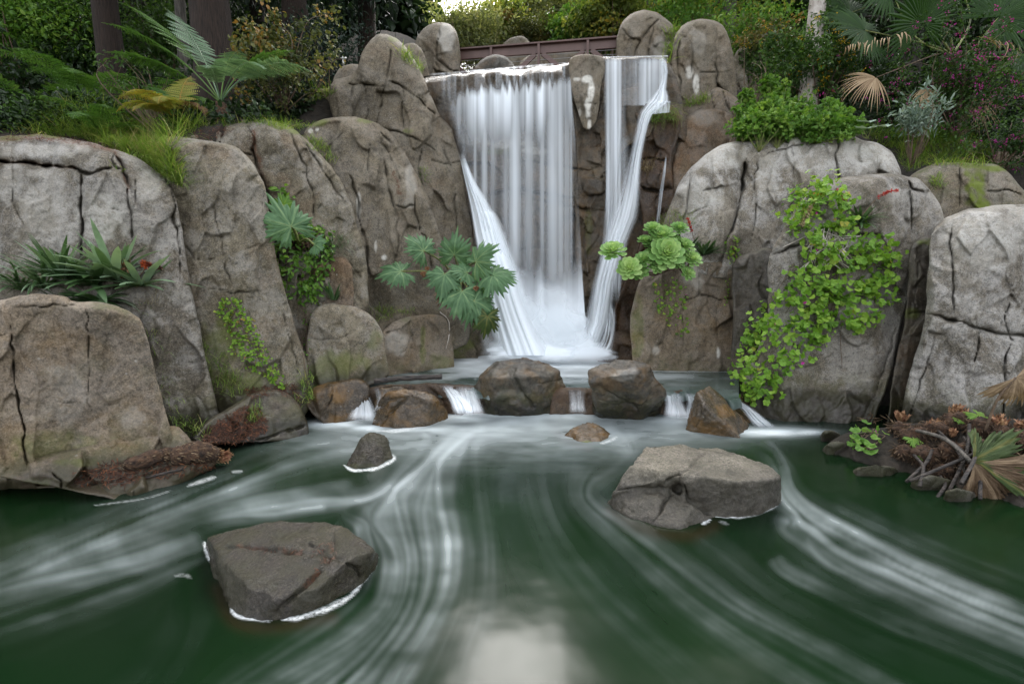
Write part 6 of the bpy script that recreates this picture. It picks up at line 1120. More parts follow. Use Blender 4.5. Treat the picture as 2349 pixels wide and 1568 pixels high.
T = thing('nasturtium', 'three large round pale leaves at the edge of the leafy mound', 'plant', P(1985, 300, 7.9)); g = Geo()
scatter(g, 'round', [P(1975, 280, 7.9), P(2005, 290, 7.8), P(1978, 296, 7.75)], [(0, -1, -.3), (.3, -1, -.3), (-.3, -1, -.2)], [(0, -.4, 1)] * 3, .24, .30, .5); g.put('leaves', L['grey'], T)
g = Geo(); stems_to(g, P(1990, 318, 7.9), [P(1975, 280, 7.9), P(2005, 290, 7.8), P(1978, 296, 7.75)], .008, rs); g.put('stems', M['greenstem'], T)
# grass on the banks: more blades than one could count
def meadow(label, poly, n, L_, W_, seed, mat, tm=.5):
    rs = np.random.RandomState(seed); q = in_poly(poly, n, rs); p, nr = hits(q, 7.5); g = Geo(); blades(g, p - np.array([0, 0, .03]), rs.rand(n) * 6.28, rs.uniform(.5, 1.45, n), L_ * rs.uniform(.4, 1.25, n), W_ * rs.uniform(.6, 1.3, n), rs.uniform(.3, 1.7, n), 4, np.clip(tm + .22 * rs.randn(n), 0, 1)); o = g.put('grass', mat, None, False); return tag(o, label, 'grass', None, 'stuff')
meadow('long fresh grass on the bank around the yellowing fern', [(-60, 316), (100, 300), (250, 305), (385, 330), (415, 400), (425, 430), (380, 405), (330, 370), (262, 340), (180, 316), (60, 306), (-60, 314)], 4200, .32, .0075, 1, L['grass'])
meadow('long fresh grass on the slope below the leggy shrub', [(150, 255), (330, 235), (450, 265), (460, 300), (400, 330), (300, 325), (120, 305)], 3800, .42, .008, 2, L['grass'])
meadow('dry straw mixed into the bank grass', [(150, 290), (380, 300), (420, 400), (330, 365), (200, 318)], 500, .4, .006, 3, L['straw'])
meadow('short grass at the feet of the tree fern and yellowing shrub', [(450, 285), (640, 275), (720, 290), (690, 300), (560, 282), (470, 290)], 800, .2, .008, 4, L['grass'])
meadow('bright grass on the bank above the mossy flat boulder', [(1975, 310), (2080, 300), (2250, 320), (2290, 360), (2260, 380), (2130, 380), (2075, 395), (2060, 350), (2000, 322)], 4000, .26, .010, 5, L['grass'])
meadow('low green growth beneath the grey-leaved plant', [(1960, 300), (2060, 275), (2180, 270), (2260, 300), (2200, 330), (2050, 320)], 2400, .24, .014, 6, L['bright'])
meadow('grass in the shade below the yellowing shrub', [(700, 215), (760, 190), (765, 215), (720, 235)], 240, .25, .012, 7, L['grass'])

def understory(label, poly, n, Ln, mat, seed, kind='oval', lift=.35, tm=.5):
    o = cover('ground_cover', label, poly, n, Ln, kind, mat, seed, lift, 'ground cover', 'stuff', tm, .22, .6); return o
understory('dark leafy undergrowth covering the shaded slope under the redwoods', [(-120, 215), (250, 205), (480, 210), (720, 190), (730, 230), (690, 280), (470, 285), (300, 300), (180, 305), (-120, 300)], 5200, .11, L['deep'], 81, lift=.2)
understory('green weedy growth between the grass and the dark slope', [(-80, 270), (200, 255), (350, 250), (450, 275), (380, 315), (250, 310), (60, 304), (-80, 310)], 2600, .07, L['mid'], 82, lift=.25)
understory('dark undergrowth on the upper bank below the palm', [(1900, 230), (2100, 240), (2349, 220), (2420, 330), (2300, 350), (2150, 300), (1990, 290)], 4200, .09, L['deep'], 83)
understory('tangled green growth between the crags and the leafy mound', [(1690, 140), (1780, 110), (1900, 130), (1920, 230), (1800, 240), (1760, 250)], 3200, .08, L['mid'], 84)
# ------------------------------------------------------------------ ferns and palms
def fern(name, label, base, fronds, mat, group=None, cat='fern', trunk=None, seed=0, stalk=.22, npin=22, npl=11):
    rs = np.random.RandomState(seed); T = thing(name, label, cat, base, group); top = np.array(base, float)
    if trunk: top = top + np.array([0, 0, trunk[0]]); g = Geo(); tube(g, [np.array(base) - np.array([0, 0, .1]), (np.array(base) + top) / 2, top], [trunk[1] * 1.2, trunk[1], trunk[1] * .9], 12, .5, .5); g.put('trunk', M['crown'], T)
    for f in fronds:
        az, el, Ln, bend, wid = f[:5]; m = f[5] if len(f) > 5 else mat; g = Geo(); frond(g, top, math.radians(az), math.radians(el), Ln, bend, wid, npin, npl, .5, rs, stalk=stalk, rachis=.011); g.put('frond', m, T, False)
    return T
def gp(px, py, Y): p = P(px, py, Y); p[2] = min(p[2], down(p[0], p[1], p[2] + .6)); return p
FP, FG, FY = L['fernpale'], L['fern'], L['fernyel']
b = P(508, 262, 7.5); b[2] = min(b[2], down(b[0], b[1], b[2] + .4) + .05)
fern('tree_fern', 'tree fern with a short shaggy trunk and long silvery arching fronds', b, [(-8, 47, 1.75, 1.45, .34, FP), (-35, 42, 1.5, 1.5, .3, FP), (172, 62, 2.3, .75, .36, FG), (150, 66, 2.2, .6, .34, FP), (190, 55, 1.9, .9, .3, FG), (100, 70, 1.6, .8, .32, FG), (60, 60, 1.6, 1.2, .32, FP), (20, 64, 1.5, 1.0, .3, FG), (205, 40, 1.5, .9, .3, FG), (-70, 60, .9, 1.9, .22, FP)], FP, trunk=(.30, .075), seed=1, stalk=.34, npin=26, npl=12)
b = gp(408, 262, 6.9); fern('yellow_fern', 'yellowing fern with drooping golden fronds on the grassy bank', b, [(100, 80, 1.0, .9, .26), (185, 60, .95, 1.7, .26), (-20, 62, .75, 2.6, .2, L['fernbrown']), (215, 45, .8, 1.9, .24), (-75, 55, .75, 2.2, .22), (250, 60, .8, 2.0, .24), (150, 70, 1.0, 1.3, .26, FG), (-110, 40, .7, 1.9, .24)], FY, seed=2, npin=20, npl=9)
b = gp(370, 190, 9.6); fern('fern', 'wide olive fern frond spreading across the slimmer redwood trunk', b, [(178, 30, 1.7, .55, .5, L['olive']), (165, 45, 1.5, 1.0, .42, FG), (40, 50, 1.2, 1.4, .36, FG), (250, 40, 1.2, 1.4, .36, FG)], FG, seed=3, stalk=.12)
for i, (px, py, Y, lb, ln) in enumerate([(90, 225, 8.8, 'dark green fern deep in the shade near the frame edge', 1.4), (185, 225, 8.2, 'green fern with downward-hooked fronds left of the leggy shrub'.replace('left of', 'beside'), 1.35), (230, 285, 7.4, 'fern tucked in the grass under the leggy shrub', 1.0), (30, 175, 10.5, 'feathery fern under the sunlit tree, against the black shade', 1.5), (440, 215, 9.8, 'fern half hidden behind the tree fern trunk', 1.3), (985, 52, 14.5, 'pale feathery fern peeping over the egg-shaped boulder', .9), (1085, 120, 12.9, 'small fern hanging beside the egg-shaped boulder at the railing start', .7), (930, 100, 12, 'shaded fern behind the tallest crag', .7)]):
    b = gp(px, py, Y); rs = np.random.RandomState(20 + i); fern('fern', lb, b, [(a + rs.randn() * 12, 58 + rs.randn() * 10, ln * rs.uniform(.8, 1.1), 1.7, .26 * ln) for a in range(0, 360, 45)], FG if px < 900 else L['lime'] if i == 5 else L['mid'], seed=30 + i, npin=18, npl=8)
# fan palm
b = gp(2165, 268, 9.3); T = thing('fan_palm', 'fan palm with huge dark green fans and a shaggy brown trunk', 'palm tree', b); hub = P(2185, 128, 9.3)
g = Geo(); tube(g, curve_pts([b - np.array([0, 0, .3]), (b + hub) / 2 + np.array([.03, 0, 0]), hub], 12), .17, 14, .5, .5); g.put('trunk', M['crown'], T)
for i, (px, py, Y, sz, D, N, dr) in enumerate([(2115, 55, 8.9, .98, (-.25, -.35, .8), (.15, -.9, -.25), .06), (1985, 70, 9.2, .95, (-1, -.2, .25), (0, -.8, .5), .15), (2290, 40, 9.2, 1.0, (1, -.3, .4), (0, -.8, .4), .15), (2200, -40, 9.8, 1.0, (.1, .2, 1), (0, -1, 0), .08), (2040, -30, 9.9, 1., (-.7, .2, .8), (.2, -.9, .1), .1), (1950, 30, 10.2, .9, (-1, .2, .5), (0, -.8, .5), .12), (2330, 130, 9.6, .9, (1, -.1, -.1), (0, -.7, .7), .25)]):
    c = P(px, py, Y); g = Geo(); fan_leaf(g, c, D, N, sz, 40, 140, i, dr, .62, .32); g.put('fan_leaf', L['palm'], T, False); g = Geo(); stems_to(g, hub, [c], .022, np.random.RandomState(i)); g.put('leaf_stalk', M['greenstem'], T)
for i, (px, py, Y, sz, D, N, dr) in enumerate([(2010, 178, 8.7, .78, (-1, -.25, -.35), (.1, -.7, .6), .30), (2120, 200, 8.9, .6, (.1, -.3, -1), (0, -1, .2), .2), (2235, 215, 9.0, .75, (.5, -.2, -1), (0, -1, .2), .2)]):
    c = P(px, py, Y); g = Geo(); fan_leaf(g, c, D, N, sz, 30, 75 if i == 0 else 60, 20 + i, dr, .45, .5, .15); o = g.put('fan_leaf', L['palmdead'], T, False); o['label'] = ['dry tan fan leaf spread out over the leafy mound', 'dry folded fan leaf hanging along the trunk', 'dry fan leaf hanging behind the magenta shrub'][i]; g = Geo(); stems_to(g, hub, [c], .02, np.random.RandomState(i)); g.put('leaf_stalk', M['stem'], T)
for px0, px1, py0, sgn in ((2080, 1940, 75, -1), (2240, 2340, 80, 1)):
    g = Geo()
    for k in range(26):
        t = k / 25; p = P(px0 + (px1 - px0) * t, py0 + 10 * math.sin(t * 3) + 30 * t * t + rsx.randn() * 4, 8.5 + rsx.randn() * .06); blades(g, [p], [-1.57 + .6 * sgn + rsx.randn() * .4], [-.1 - .9 * t + rsx.randn() * .25], [.34 * rsx.uniform(.45, 1.1) * (1 - .4 * t)], [.028 * rsx.uniform(.5, 1.2)], [1.1], 4, [rsx.rand()])
    g.put('leaf_tips', L['palmdead'], T, False)
b = gp(2000, 150, 11.5); T = thing('date_palm', 'feathery palm whose arching fronds reach in front of the pale leaning trunk', 'palm tree', b); g = Geo(); tube(g, [b, b + np.array([0, 0, .5])], .14, 10, .5, .4); g.put('trunk', M['crown'], T)
for i, (az, el, ln, bd) in enumerate([(195, 50, 1.9, 1.4), (215, 62, 2.2, 1.5), (170, 62, 2.3, 1.1), (150, 75, 2.2, .9), (240, 48, 1.7, 1.7), (100, 75, 2.4, .7), (40, 65, 2.2, 1.2)]):
    g = Geo(); frond(g, b + np.array([0, 0, .5]), math.radians(az), math.radians(el), ln, bd, .52, 38, 4, .5, np.random.RandomState(i), droop=.35, stalk=.12, pw=.06, rachis=.016, simple=True); g.put('frond', L['palm'], T, False)
# ------------------------------------------------------------------ strap-leaved clumps
def strap(name, label, base, n, Ln, W, el, bend, mat, seed, az=None, azs=9., cat='bromeliad', taper=5., group=None, tm=.5):
    n = int(n * 1.5); rs = np.random.RandomState(seed); T = thing(name, label, cat, base, group); g = Geo(); a = rs.rand(n) * 6.2832 if az is None else math.radians(az) + rs.randn(n) * azs
    rr = rs.rand(n) * .04; bs = np.array(base)[None] + np.stack([np.cos(a) * rr, np.sin(a) * rr, 0 * a], 1)
    blades(g, bs, a, rs.uniform(*el, n), Ln * rs.uniform(.65, 1.15, n), W * rs.uniform(.75, 1.15, n), rs.uniform(*bend, n), 9, np.clip(tm + .2 * rs.randn(n), 0, 1), 3, taper, .16, .8); g.put('leaves', mat, T); return T
def at(px, py, off=.04, dY=7.):
    p, n = hit(px, py, dY); return p + n * off
for i, (px, py, n, ln, w, lb, el, bd, tm) in enumerate([
    (110, 660, 43, 0.52, 0.030, 'narrow-leaved clump of arching green straps near the frame edge, on the tan-streaked block', (.5, 1.35), (.6, 1.9), .45), (160, 640, 37, 0.49, 0.041, 'upright sword-leaved clump beside the narrow-leaved one', (.6, 1.4), (.2, 1.2), .45),
    (215, 655, 31, 0.46, 0.068, 'dense dark rosette in the middle of the strap-leaved row', (.2, 1.3), (.3, 1.3), .35), (275, 640, 29, 0.58, 0.081, 'rosette with broad blue-green straps and a dry flower head', (.25, 1.4), (.2, 1.0), .75), (330, 655, 29, 0.55, 0.074, 'outer rosette with long pale straps reaching over the edge, beside the orange flower spike', (.1, 1.2), (.2, .9), .75), (245, 690, 31, 0.38, 0.068, 'low dark rosette hanging over the front edge of the tan-streaked block', (-.3, .9), (.5, 1.6), .25), (60, 665, 31, 0.55, 0.024, 'thin grassy strap clump at the very edge of the frame', (.3, 1.2), (.6, 1.8), .5)]):
    p = at(px, py, .02); p[1] -= .02 + .05 * (i % 2); strap('bromeliad', lb, p, n, ln, w, el, bd, L['brom'], 100 + i, group='strap-leaved plants on the tan-streaked block', tm=tm + .15)
g = Geo(); rs = np.random.RandomState(4); a0, a1 = at(318, 645, .12), at(415, 618, .16); cpt = curve_pts([a0, (a0 + a1) / 2 + np.array([0, -.05, .06]), at(360, 612, .18), a1 + np.array([0, 0, -.03])], 20)
T = thing('flower_spike', 'orange-red bromeliad flower spike drooping to a black tip', 'flower', a0); tube(g, cpt, .006, 6); g.put('stalk', M['stem'], T); g = Geo(); k = 420; s = rs.rand(k); q = cpt[(8 + s * (len(cpt) - 9)).astype(int)]; scatter(g, 'diamond', q + rs.randn(k, 3) * .008, rand_dir(rs, k), rand_dir(rs, k), .035 * (1.2 - .6 * s), .012, np.clip(1.05 - s * 1.15 + .15 * rs.randn(k), 0, 1)); g.put('bracts', L['orange'], T)
g = Geo(); k = 260; c = at(285, 600, .15); p = c + rs.randn(k, 3) * np.array([.035, .03, .05]); scatter(g, 'diamond', p, rand_dir(rs, k) + np.array([0, 0, -.8]), rand_dir(rs, k), .05, .012, rs.rand(k)); o = g.put('dry_flower_head', L['fernbrown']); tag(o, 'withered brown flower head amid the broad straps', 'flower')
grass_tuft('grass_tuft', 'wiry dry grass stems arching out of the strap-leaved row', np.array([at(x, y) for x, y in ((90, 650), (200, 650), (320, 660), (350, 700))]), 90, .42, .003, 1.4, L['straw'], 5, .05)
def tufts(name, label, poly, n, Ln, W, bend, mat, seed, off=.01, straw=0, group=None):
    rs = np.random.RandomState(seed); q = in_poly(poly, max(8, n // 2), rs); p, nr = hits(q); return grass_tuft(name, label, p + nr * off, n, Ln, W, bend, mat, seed, .04, None, group, straw=straw)
GR = L['grass']
tufts('grass_tuft', 'trailing grass hanging from the tan-streaked block down to the needle litter', [(325, 690), (345, 690), (362, 780), (395, 900), (420, 985), (400, 990), (372, 920), (345, 800)], 180, .16, .006, 1.6, GR, 6)
tufts('grass_tuft', 'fresh grass tuft rooted in the needle litter below the trailing grass', [(410, 950), (450, 960), (470, 995), (430, 1005)], 170, .17, .006, 1.0, GR, 7)
tufts('grass_tuft', 'thick grass clump on the stone foot below the ivy strip', [(462, 790), (480, 790), (540, 840), (568, 890), (540, 920), (490, 885)], 420, .20, .007, 1.1, GR, 8)
tufts('grass_tuft', 'small grass tuft above the dark rounded slab', [(565, 930), (600, 930), (592, 970), (570, 965)], 120, .14, .006, 1.0, GR, 9)
tufts('grass_tuft', 'leafy tuft at the end of the hanging vine beside the cascade', [(685, 860), (712, 870), (718, 920), (690, 930)], 170, .15, .010, 1.2, GR, 10)
tufts('grass_tuft', 'grass on the ledge above the squat greenish block', [(855, 705), (905, 710), (890, 735), (862, 740)], 230, .20, .007, 1.2, GR, 11)
tufts('grass_tuft', 'thin grass on the ledge above the pale block', [(905, 715), (950, 712), (945, 724), (910, 724)], 110, .13, .006, .8, GR, 12)
tufts('grass_tuft', 'bright grass wedge between the curved-crack boulder and the broad furrowed crag', [(710, 320), (735, 330), (770, 370), (760, 380), (715, 345)], 260, .20, .008, 1.1, GR, 13)
tufts('grass_tuft', 'tiny grass tuft high in the long crack of the tallest crag', [(966, 380), (978, 395), (975, 430), (966, 410)], 90, .16, .007, 1.6, GR, 14)
tufts('grass_tuft', 'grass on the saddle beside the egg-shaped boulder', [(915, 120), (935, 125), (975, 165), (960, 168), (920, 140)], 200, .22, .01, 1.0, GR, 15)
tufts('grass_tuft', 'long grass hanging between the big railing-end boulder and the columnar crag', [(1532, 70), (1552, 70), (1545, 130), (1525, 150), (1528, 110)], 260, .34, .012, 1.6, GR, 16)
tufts('grass_tuft', 'yellowish grass cap drooping over the brown dripping column', [(1482, 262), (1520, 252), (1552, 258), (1550, 280), (1490, 285)], 420, .36, .010, 2.4, GR, 17)
tufts('grass_tuft', 'sparse drooping grass low on the brown dripping column', [(1466, 375), (1500, 368), (1498, 392), (1470, 400)], 130, .30, .008, 2.4, L['straw'], 18)
tufts('grass_tuft', 'bright grass on the shelf behind the warm brown boulder', [(1575, 238), (1620, 225), (1625, 240), (1580, 248)], 220, .22, .010, 1.1, GR, 19)
tufts('grass_tuft', 'grass behind the succulent rosettes at the foot of the large pale slab', [(1490, 510), (1540, 490), (1580, 495), (1590, 520), (1500, 540)], 320, .26, .006, 1.3, GR, 20, straw=80)
tufts('grass_tuft', 'grass in the notch between the grey rock and the mossy flat boulder', [(2130, 410), (2150, 405), (2160, 430), (2140, 436)], 170, .16, .007, 1.1, GR, 21)
tufts('grass_tuft', 'pale grass at the upper edge of the geranium mat', [(1805, 500), (1850, 490), (1850, 535), (1815, 535)], 170, .17, .006, 1.2, GR, 22)
tufts('grass_tuft', 'sprig of grass in the three-way crack of the big domed boulder', [(270, 388), (286, 384), (290, 398), (275, 400)], 40, .09, .006, 1., GR, 23)
tufts('grass_tuft', 'sedge tuft with thin arching blades beside the leafy hanging plants', [(745, 560), (790, 540), (795, 570), (755, 585)], 190, .34, .006, 1.5, L['brom'], 24)
# ------------------------------------------------------------------ ivy, vines, leafy hanging plants
def ivy(name, label, poly, n, size, kind, mat, seed, off=(.01, .06), cat='plant', tm=.5, tv=.18, stems=None, Wf=1., nface=.45, parts=None):
    rs = np.random.RandomState(seed); q = in_poly(poly, n, rs)
    if n > 1000: q = q[vnoise(np.stack([q[:, 0] / 26., q[:, 1] / 26., q[:, 0] * 0], -1), 6) > -.33]; n = len(q)
    p, nr = hits(q); p = p + nr * rs.uniform(*off, n)[:, None]; T = thing(name, label, cat, p[p[:, 2].argmin()]); g = Geo()
    N = unit(nr * .7 + np.array([0, -.35, .45]) + rs.randn(n, 3) * nface); D = unit(rs.randn(n, 3) * .8 + np.array([0, -.2, -.6])); scatter(g, kind, p, D, N, size * (sz := rs.uniform(.45, 1.25, n)), size * Wf * sz * rs.uniform(.85, 1.1, n), np.clip(tm + tv * rs.randn(n), 0, 1)); g.put('leaves', mat, T, False)
    g = Geo()
    for ln in (stems or [[q[i], q[(i + n // 3) % n]] for i in range(0, n, max(1, n // 10))]):
        ln = np.array(ln, float); c = curve_pts(ln, 10) + rs.randn(1, 2) * 2; pp, nn = hits(c); tube(g, curve_pts(pp[::2] + nn[::2] * .025, 14), .0035, 5)
    g.put('stems', M['stem'], T)
    for nm, m, k, sz, knd in (parts or []):
        i = rs.randint(n, size=k); g = Geo(); scatter(g, knd, p[i] + nr[i] * .04, rand_dir(rs, k), nr[i] + rs.randn(k, 3) * .4, sz, sz * .8, rs.rand(k)); g.put(nm, m, T, False)
    return T
ivy('creeping_ivy', 'strip of small round-leaved ivy creeping down the tall smooth boulder', [(512, 682), (552, 680), (580, 745), (605, 790), (640, 850), (655, 890), (625, 880), (580, 850), (530, 800), (520, 740), (500, 715)], 560, .036, 'round', L['geran'], 31, tm=.55)
ivy('hanging_plant', 'leafy herb with pointed green leaves hanging in the niche beside the curved crack', [(618, 545), (690, 505), (752, 530), (765, 590), (740, 640), (722, 700), (668, 690), (640, 620)], 620, .085, 'oval', L['bright'], 32, (.03, .2), Wf=.6)
ivy('creeping_ivy', 'dense tiny-leaved ivy under the leafy herb', [(715, 560), (760, 550), (770, 580), (735, 620), (712, 660)], 300, .035, 'round', L['mid'], 33)
ivy('hanging_plant', 'sprig of pale pointed leaves at the top of the curved crack', [(608, 425), (665, 435), (670, 460), (628, 470)], 26, .10, 'oval', L['bright'], 34, (.05, .14), Wf=.5)
ivy('hanging_vine', 'bare brown vine with a few leaves trailing to the waterside', [(690, 690), (715, 690), (712, 870), (700, 870)], 40, .03, 'oval', L['bright'], 35, stems=[[(690, 680), (700, 760), (696, 830), (702, 880)], [(700, 690), (704, 770), (708, 860)], [(684, 690), (692, 790), (704, 890)]])
ivy('creeping_ivy', 'trailing ivy with brown stems hanging below the succulent rosettes', [(1490, 640), (1560, 640), (1580, 690), (1582, 770), (1540, 770), (1505, 700)], 130, .05, 'round', L['geran'], 36, stems=[[(1540, 600), (1548, 660), (1552, 720)], [(1556, 600), (1560, 650), (1548, 700)], [(1530, 600), (1536, 660), (1530, 700)], [(1520, 640), (1530, 720), (1540, 765)]], parts=[('flowers', L['magenta'], 3, .03, 'oval')])
ivy('creeping_ivy', 'narrow ivy climbing the joint between the succulent block and the large pale slab', [(1668, 535), (1690, 545), (1690, 600), (1668, 612), (1664, 580)], 70, .05, 'round', L['geran'], 37)
ivy('creeping_ivy', 'thread of tiny ivy leaves down the edge of the succulent block', [(1668, 612), (1676, 612), (1670, 700), (1662, 700), (1664, 650)], 28, .03, 'round', L['geran'], 38)
GER = [(1830, 430), (1905, 440), (1935, 480), (1930, 530), (2000, 550), (2042, 580), (2030, 650), (2005, 740), (1960, 770), (1920, 735), (1895, 745), (1860, 800), (1800, 850), (1770, 910), (1712, 905), (1690, 850), (1712, 760), (1760, 690), (1810, 640), (1850, 570), (1812, 540), (1806, 500)]
ivy('geranium', 'large cascading mat of round yellow-green leaves with a few pink flowers', GER, 2300, .082, 'round', L['geran'], 39, (.01, .27), tm=.5, tv=.15, nface=.5, stems=[[(1880, 520), (1870, 600), (1850, 680)], [(1900, 530), (1920, 620), (1900, 720)], [(1860, 540), (1840, 640), (1800, 720)], [(1890, 540), (1900, 600), (1890, 680)], [(1870, 530), (1890, 580), (1940, 640)], [(1850, 560), (1770, 690), (1760, 740)], [(1930, 720), (1925, 780), (1930, 840)]], parts=[('flowers', L['magenta'], 9, .05, 'oval')])
g = Geo(); rs = np.random.RandomState(77)
for k in range(46):
    q = np.array([(1860 + 60 * rs.rand(), 535 + rs.randn() * 5)]); w = rs.uniform(20, 90); pp, nn = hits([(q[0, 0], q[0, 1]), (q[0, 0] + rs.randn() * 16, q[0, 1] + w * .5), (q[0, 0] + rs.randn() * 26, q[0, 1] + w)]); tube(g, curve_pts(pp + nn * rs.uniform(.03, .12), 8), .006, 5)
o = g.put('root_mat', M['birch']); tag(o, 'tangle of bare pale roots above the geranium mat', 'roots')
ivy('geranium', 'small round-leaved plant with pale shoots growing up from the upper geranium mat', [(1880, 420), (1915, 425), (1925, 470), (1900, 500), (1830, 480), (1840, 450)], 120, .085, 'round', L['geran'], 40, (.05, .25))
for i, (px, py, n, ln, w, lb, mt, el, bd) in enumerate([(1615, 585, 34, .33, .05, 'broad-leaved green bromeliad rosette beside the succulent rosettes', 'brom', (.3, 1.35), (.2, .9)), (1968, 512, 44, .34, .028, 'dark strap-leaved bromeliad on top of the geranium mat', 'brom', (.1, 1.2), (.3, 1.2)), (1585, 570, 14, .25, .045, 'half-hidden bromeliad rosette behind the red flower spike', 'brom', (.4, 1.3), (.2, .9)), (770, 690, 16, .28, .03, 'few upright sword leaves on the ledge of the squat greenish block', 'brom', (.9, 1.4), (.1, .5))]):
    strap('bromeliad', lb, at(px, py, .05), n, ln, w, el, bd, L[mt], 130 + i, tm=.4)
def spike(label, a, b_, mat, n, sz, seed, bend=.0):
    rs = np.random.RandomState(seed); c = curve_pts([a, (a + b_) / 2 + np.array([0, 0, bend]), b_], 16); T = thing('flower_spike', label, 'flower', a); g = Geo(); tube(g, c, .005, 6); g.put('stalk', M['stem'], T); g = Geo(); s = rs.uniform(.45, 1, n); q = c[(s * (len(c) - 1)).astype(int)]; t = unit(b_ - a)
    scatter(g, 'diamond', q + rs.randn(n, 3) * sz * .2, rand_dir(rs, n) + t * .9, rand_dir(rs, n), sz, sz * .4, np.clip(s + .2 * rs.randn(n) - .2, 0, 1)); g.put('bracts', mat, T); return T
pa = at(1592, 560, .10); spike('bright red upright flower spike above the succulent rosettes', pa, P(1578, 500, pa[1]), L['redfl'], 130, .032, 1)
pa = at(1960, 500, .12); spike('dark red flower spike arching outward over the grey rock', pa, P(2062, 436, pa[1]), L['redfl'], 110, .032, 2, .10); spike('maroon flower spike leaning toward the large pale slab', at(1950, 500, .12), P(1918, 432, pa[1]), L['redfl'], 90, .03, 3); spike('dry tan flower spike drooping at the upper edge of the geranium mat', at(1880, 470, .10), P(1838, 520, pa[1] - .1), L['straw'], 110, .045, 4, .08)
# ------------------------------------------------------------------ succulent rosettes
S0 = at(1560, 600, .02); T = thing('succulent', 'succulent with many pale green rosettes on bare stems beside the second fall', 'succulent', S0)
def rosette(px, py, Y, r, el0, az, seed, tm):
    rs = np.random.RandomState(seed); n = 46; k = np.arange(n); u = (k + .5) / n; a = k * 2.39996; axis = unit(np.array([math.sin(az) * math.cos(el0), -math.cos(az) * math.cos(el0), math.sin(el0)])); s1 = unit(np.cross(axis, [0, 0, 1.01])); s2 = np.cross(axis, s1)
    pol = np.radians(6 + 88 * u ** .75); d = s1[None] * (np.cos(a) * np.sin(pol))[:, None] + s2[None] * (np.sin(a) * np.sin(pol))[:, None] + axis[None] * np.cos(pol)[:, None]; g = Geo(); c = P(px, py, Y) - axis * r * .3
    ln = r * (.45 + .6 * u); scatter(g, 'spoon', c + d * .02, d, axis + d * -.2 + rs.randn(n, 3) * .05, ln, ln * .55, np.clip(tm + .25 - .3 * u + .1 * rs.randn(n), 0, 1)); g.put('rosette', L['succ'], T); return c
rs = np.random.RandomState(6); cs = []
for i, (px, py, Y, r, el, az, tm) in enumerate([(1406, 570, 6.75, .19, .9, -.2, .55), (1444, 612, 6.7, .17, .5, -.2, .75), (1532, 576, 6.7, .25, .45, .0, .6), (1520, 535, 6.9, .2, .8, -.1, .45), (1478, 592, 6.8, .14, .7, -.3, .4), (1500, 578, 6.85, .13, .9, -.2, .35), (1510, 606, 6.75, .12, .5, -.1, .5), (1468, 620, 6.8, .12, .4, -.4, .45), (1482, 548, 6.95, .12, 1.1, 0, .35), (1548, 548, 6.95, .13, .9, .2, .35), (1496, 560, 6.95, .11, 1., 0, .3), (1556, 600, 6.75, .09, .6, .1, .4), (1580, 625, 6.75, .10, .5, .2, .5), (1572, 560, 6.9, .15, .8, .2, .5), (1590, 590, 6.8, .14, .7, .2, .6), (1560, 520, 7.0, .13, .9, .1, .4), (1498, 520, 7.0, .13, .9, -.1, .45)]): cs.append(rosette(px, py, Y, r, el, az, 200 + i, tm))
g = Geo()
for i, c in enumerate(cs): mid = (c + S0) / 2 + np.array([0, -.03, -.10 - .05 * (i < 2)]); tube(g, curve_pts([S0 + rs.randn(3) * .04, mid, c], 12), .014, 7)
g.put('stems', M['stem'], T)
# ------------------------------------------------------------------ gunnera plants
def gunnera(name, label, root, leaves, mat, seed=0, buds=(), crownr=.12, group=None):
    rs = np.random.RandomState(seed); T = thing(name, label, 'gunnera plant', root, group); root = np.array(root, float)
    for i, (px, py, Y, sz, D, N, *m) in enumerate(leaves):
        c = P(px, py, Y); g = Geo(); gun_leaf(g, c, D, N, sz, seed * 50 + i, .25, .35 + .2 * rs.rand()); lf = g.put('leaf', m[0] if m else mat, T, True)
        g = Geo(); mid = root * .45 + c * .55 + np.array([0, -.04, .05]); tube(g, curve_pts([root + rs.randn(3) * .03, mid, c], 14), np.linspace(.02, .012, 15)[:len(curve_pts([root, mid, c], 14))], 7); g.put('leaf_stalk', M['greenstem'], T)
    g = Geo(); k = 26
    for j in range(k): d = rand_dir(rs, 1)[0] * crownr * np.array([1.5, .8, .8]); tube(g, [root + d * .3, root + d], [.05, .015], 6, .5, .4)
    k = 260; scatter(g, 'diamond', root + rs.randn(k, 3) * crownr * np.array([.8, .4, .5]), rand_dir(rs, k) + np.array([0, -.2, -.7]), rand_dir(rs, k), .10, .02, .4); g.put('root_crown', M['crown'], T)
    for px, py, Y, s in buds:
        c = P(px, py, Y); g = Geo(); d = rand_dir(rs, 22) * .5 + np.array([0, -.2, 1]); scatter(g, 'spoon', np.repeat(c[None], 22, 0), d, rand_dir(rs, 22) + np.array([0, -1, 0]), s, s * .5, rs.rand(22)); g.put('leaf_bud', M['bud'], T)
    return T
r0 = at(1050, 640, .08)
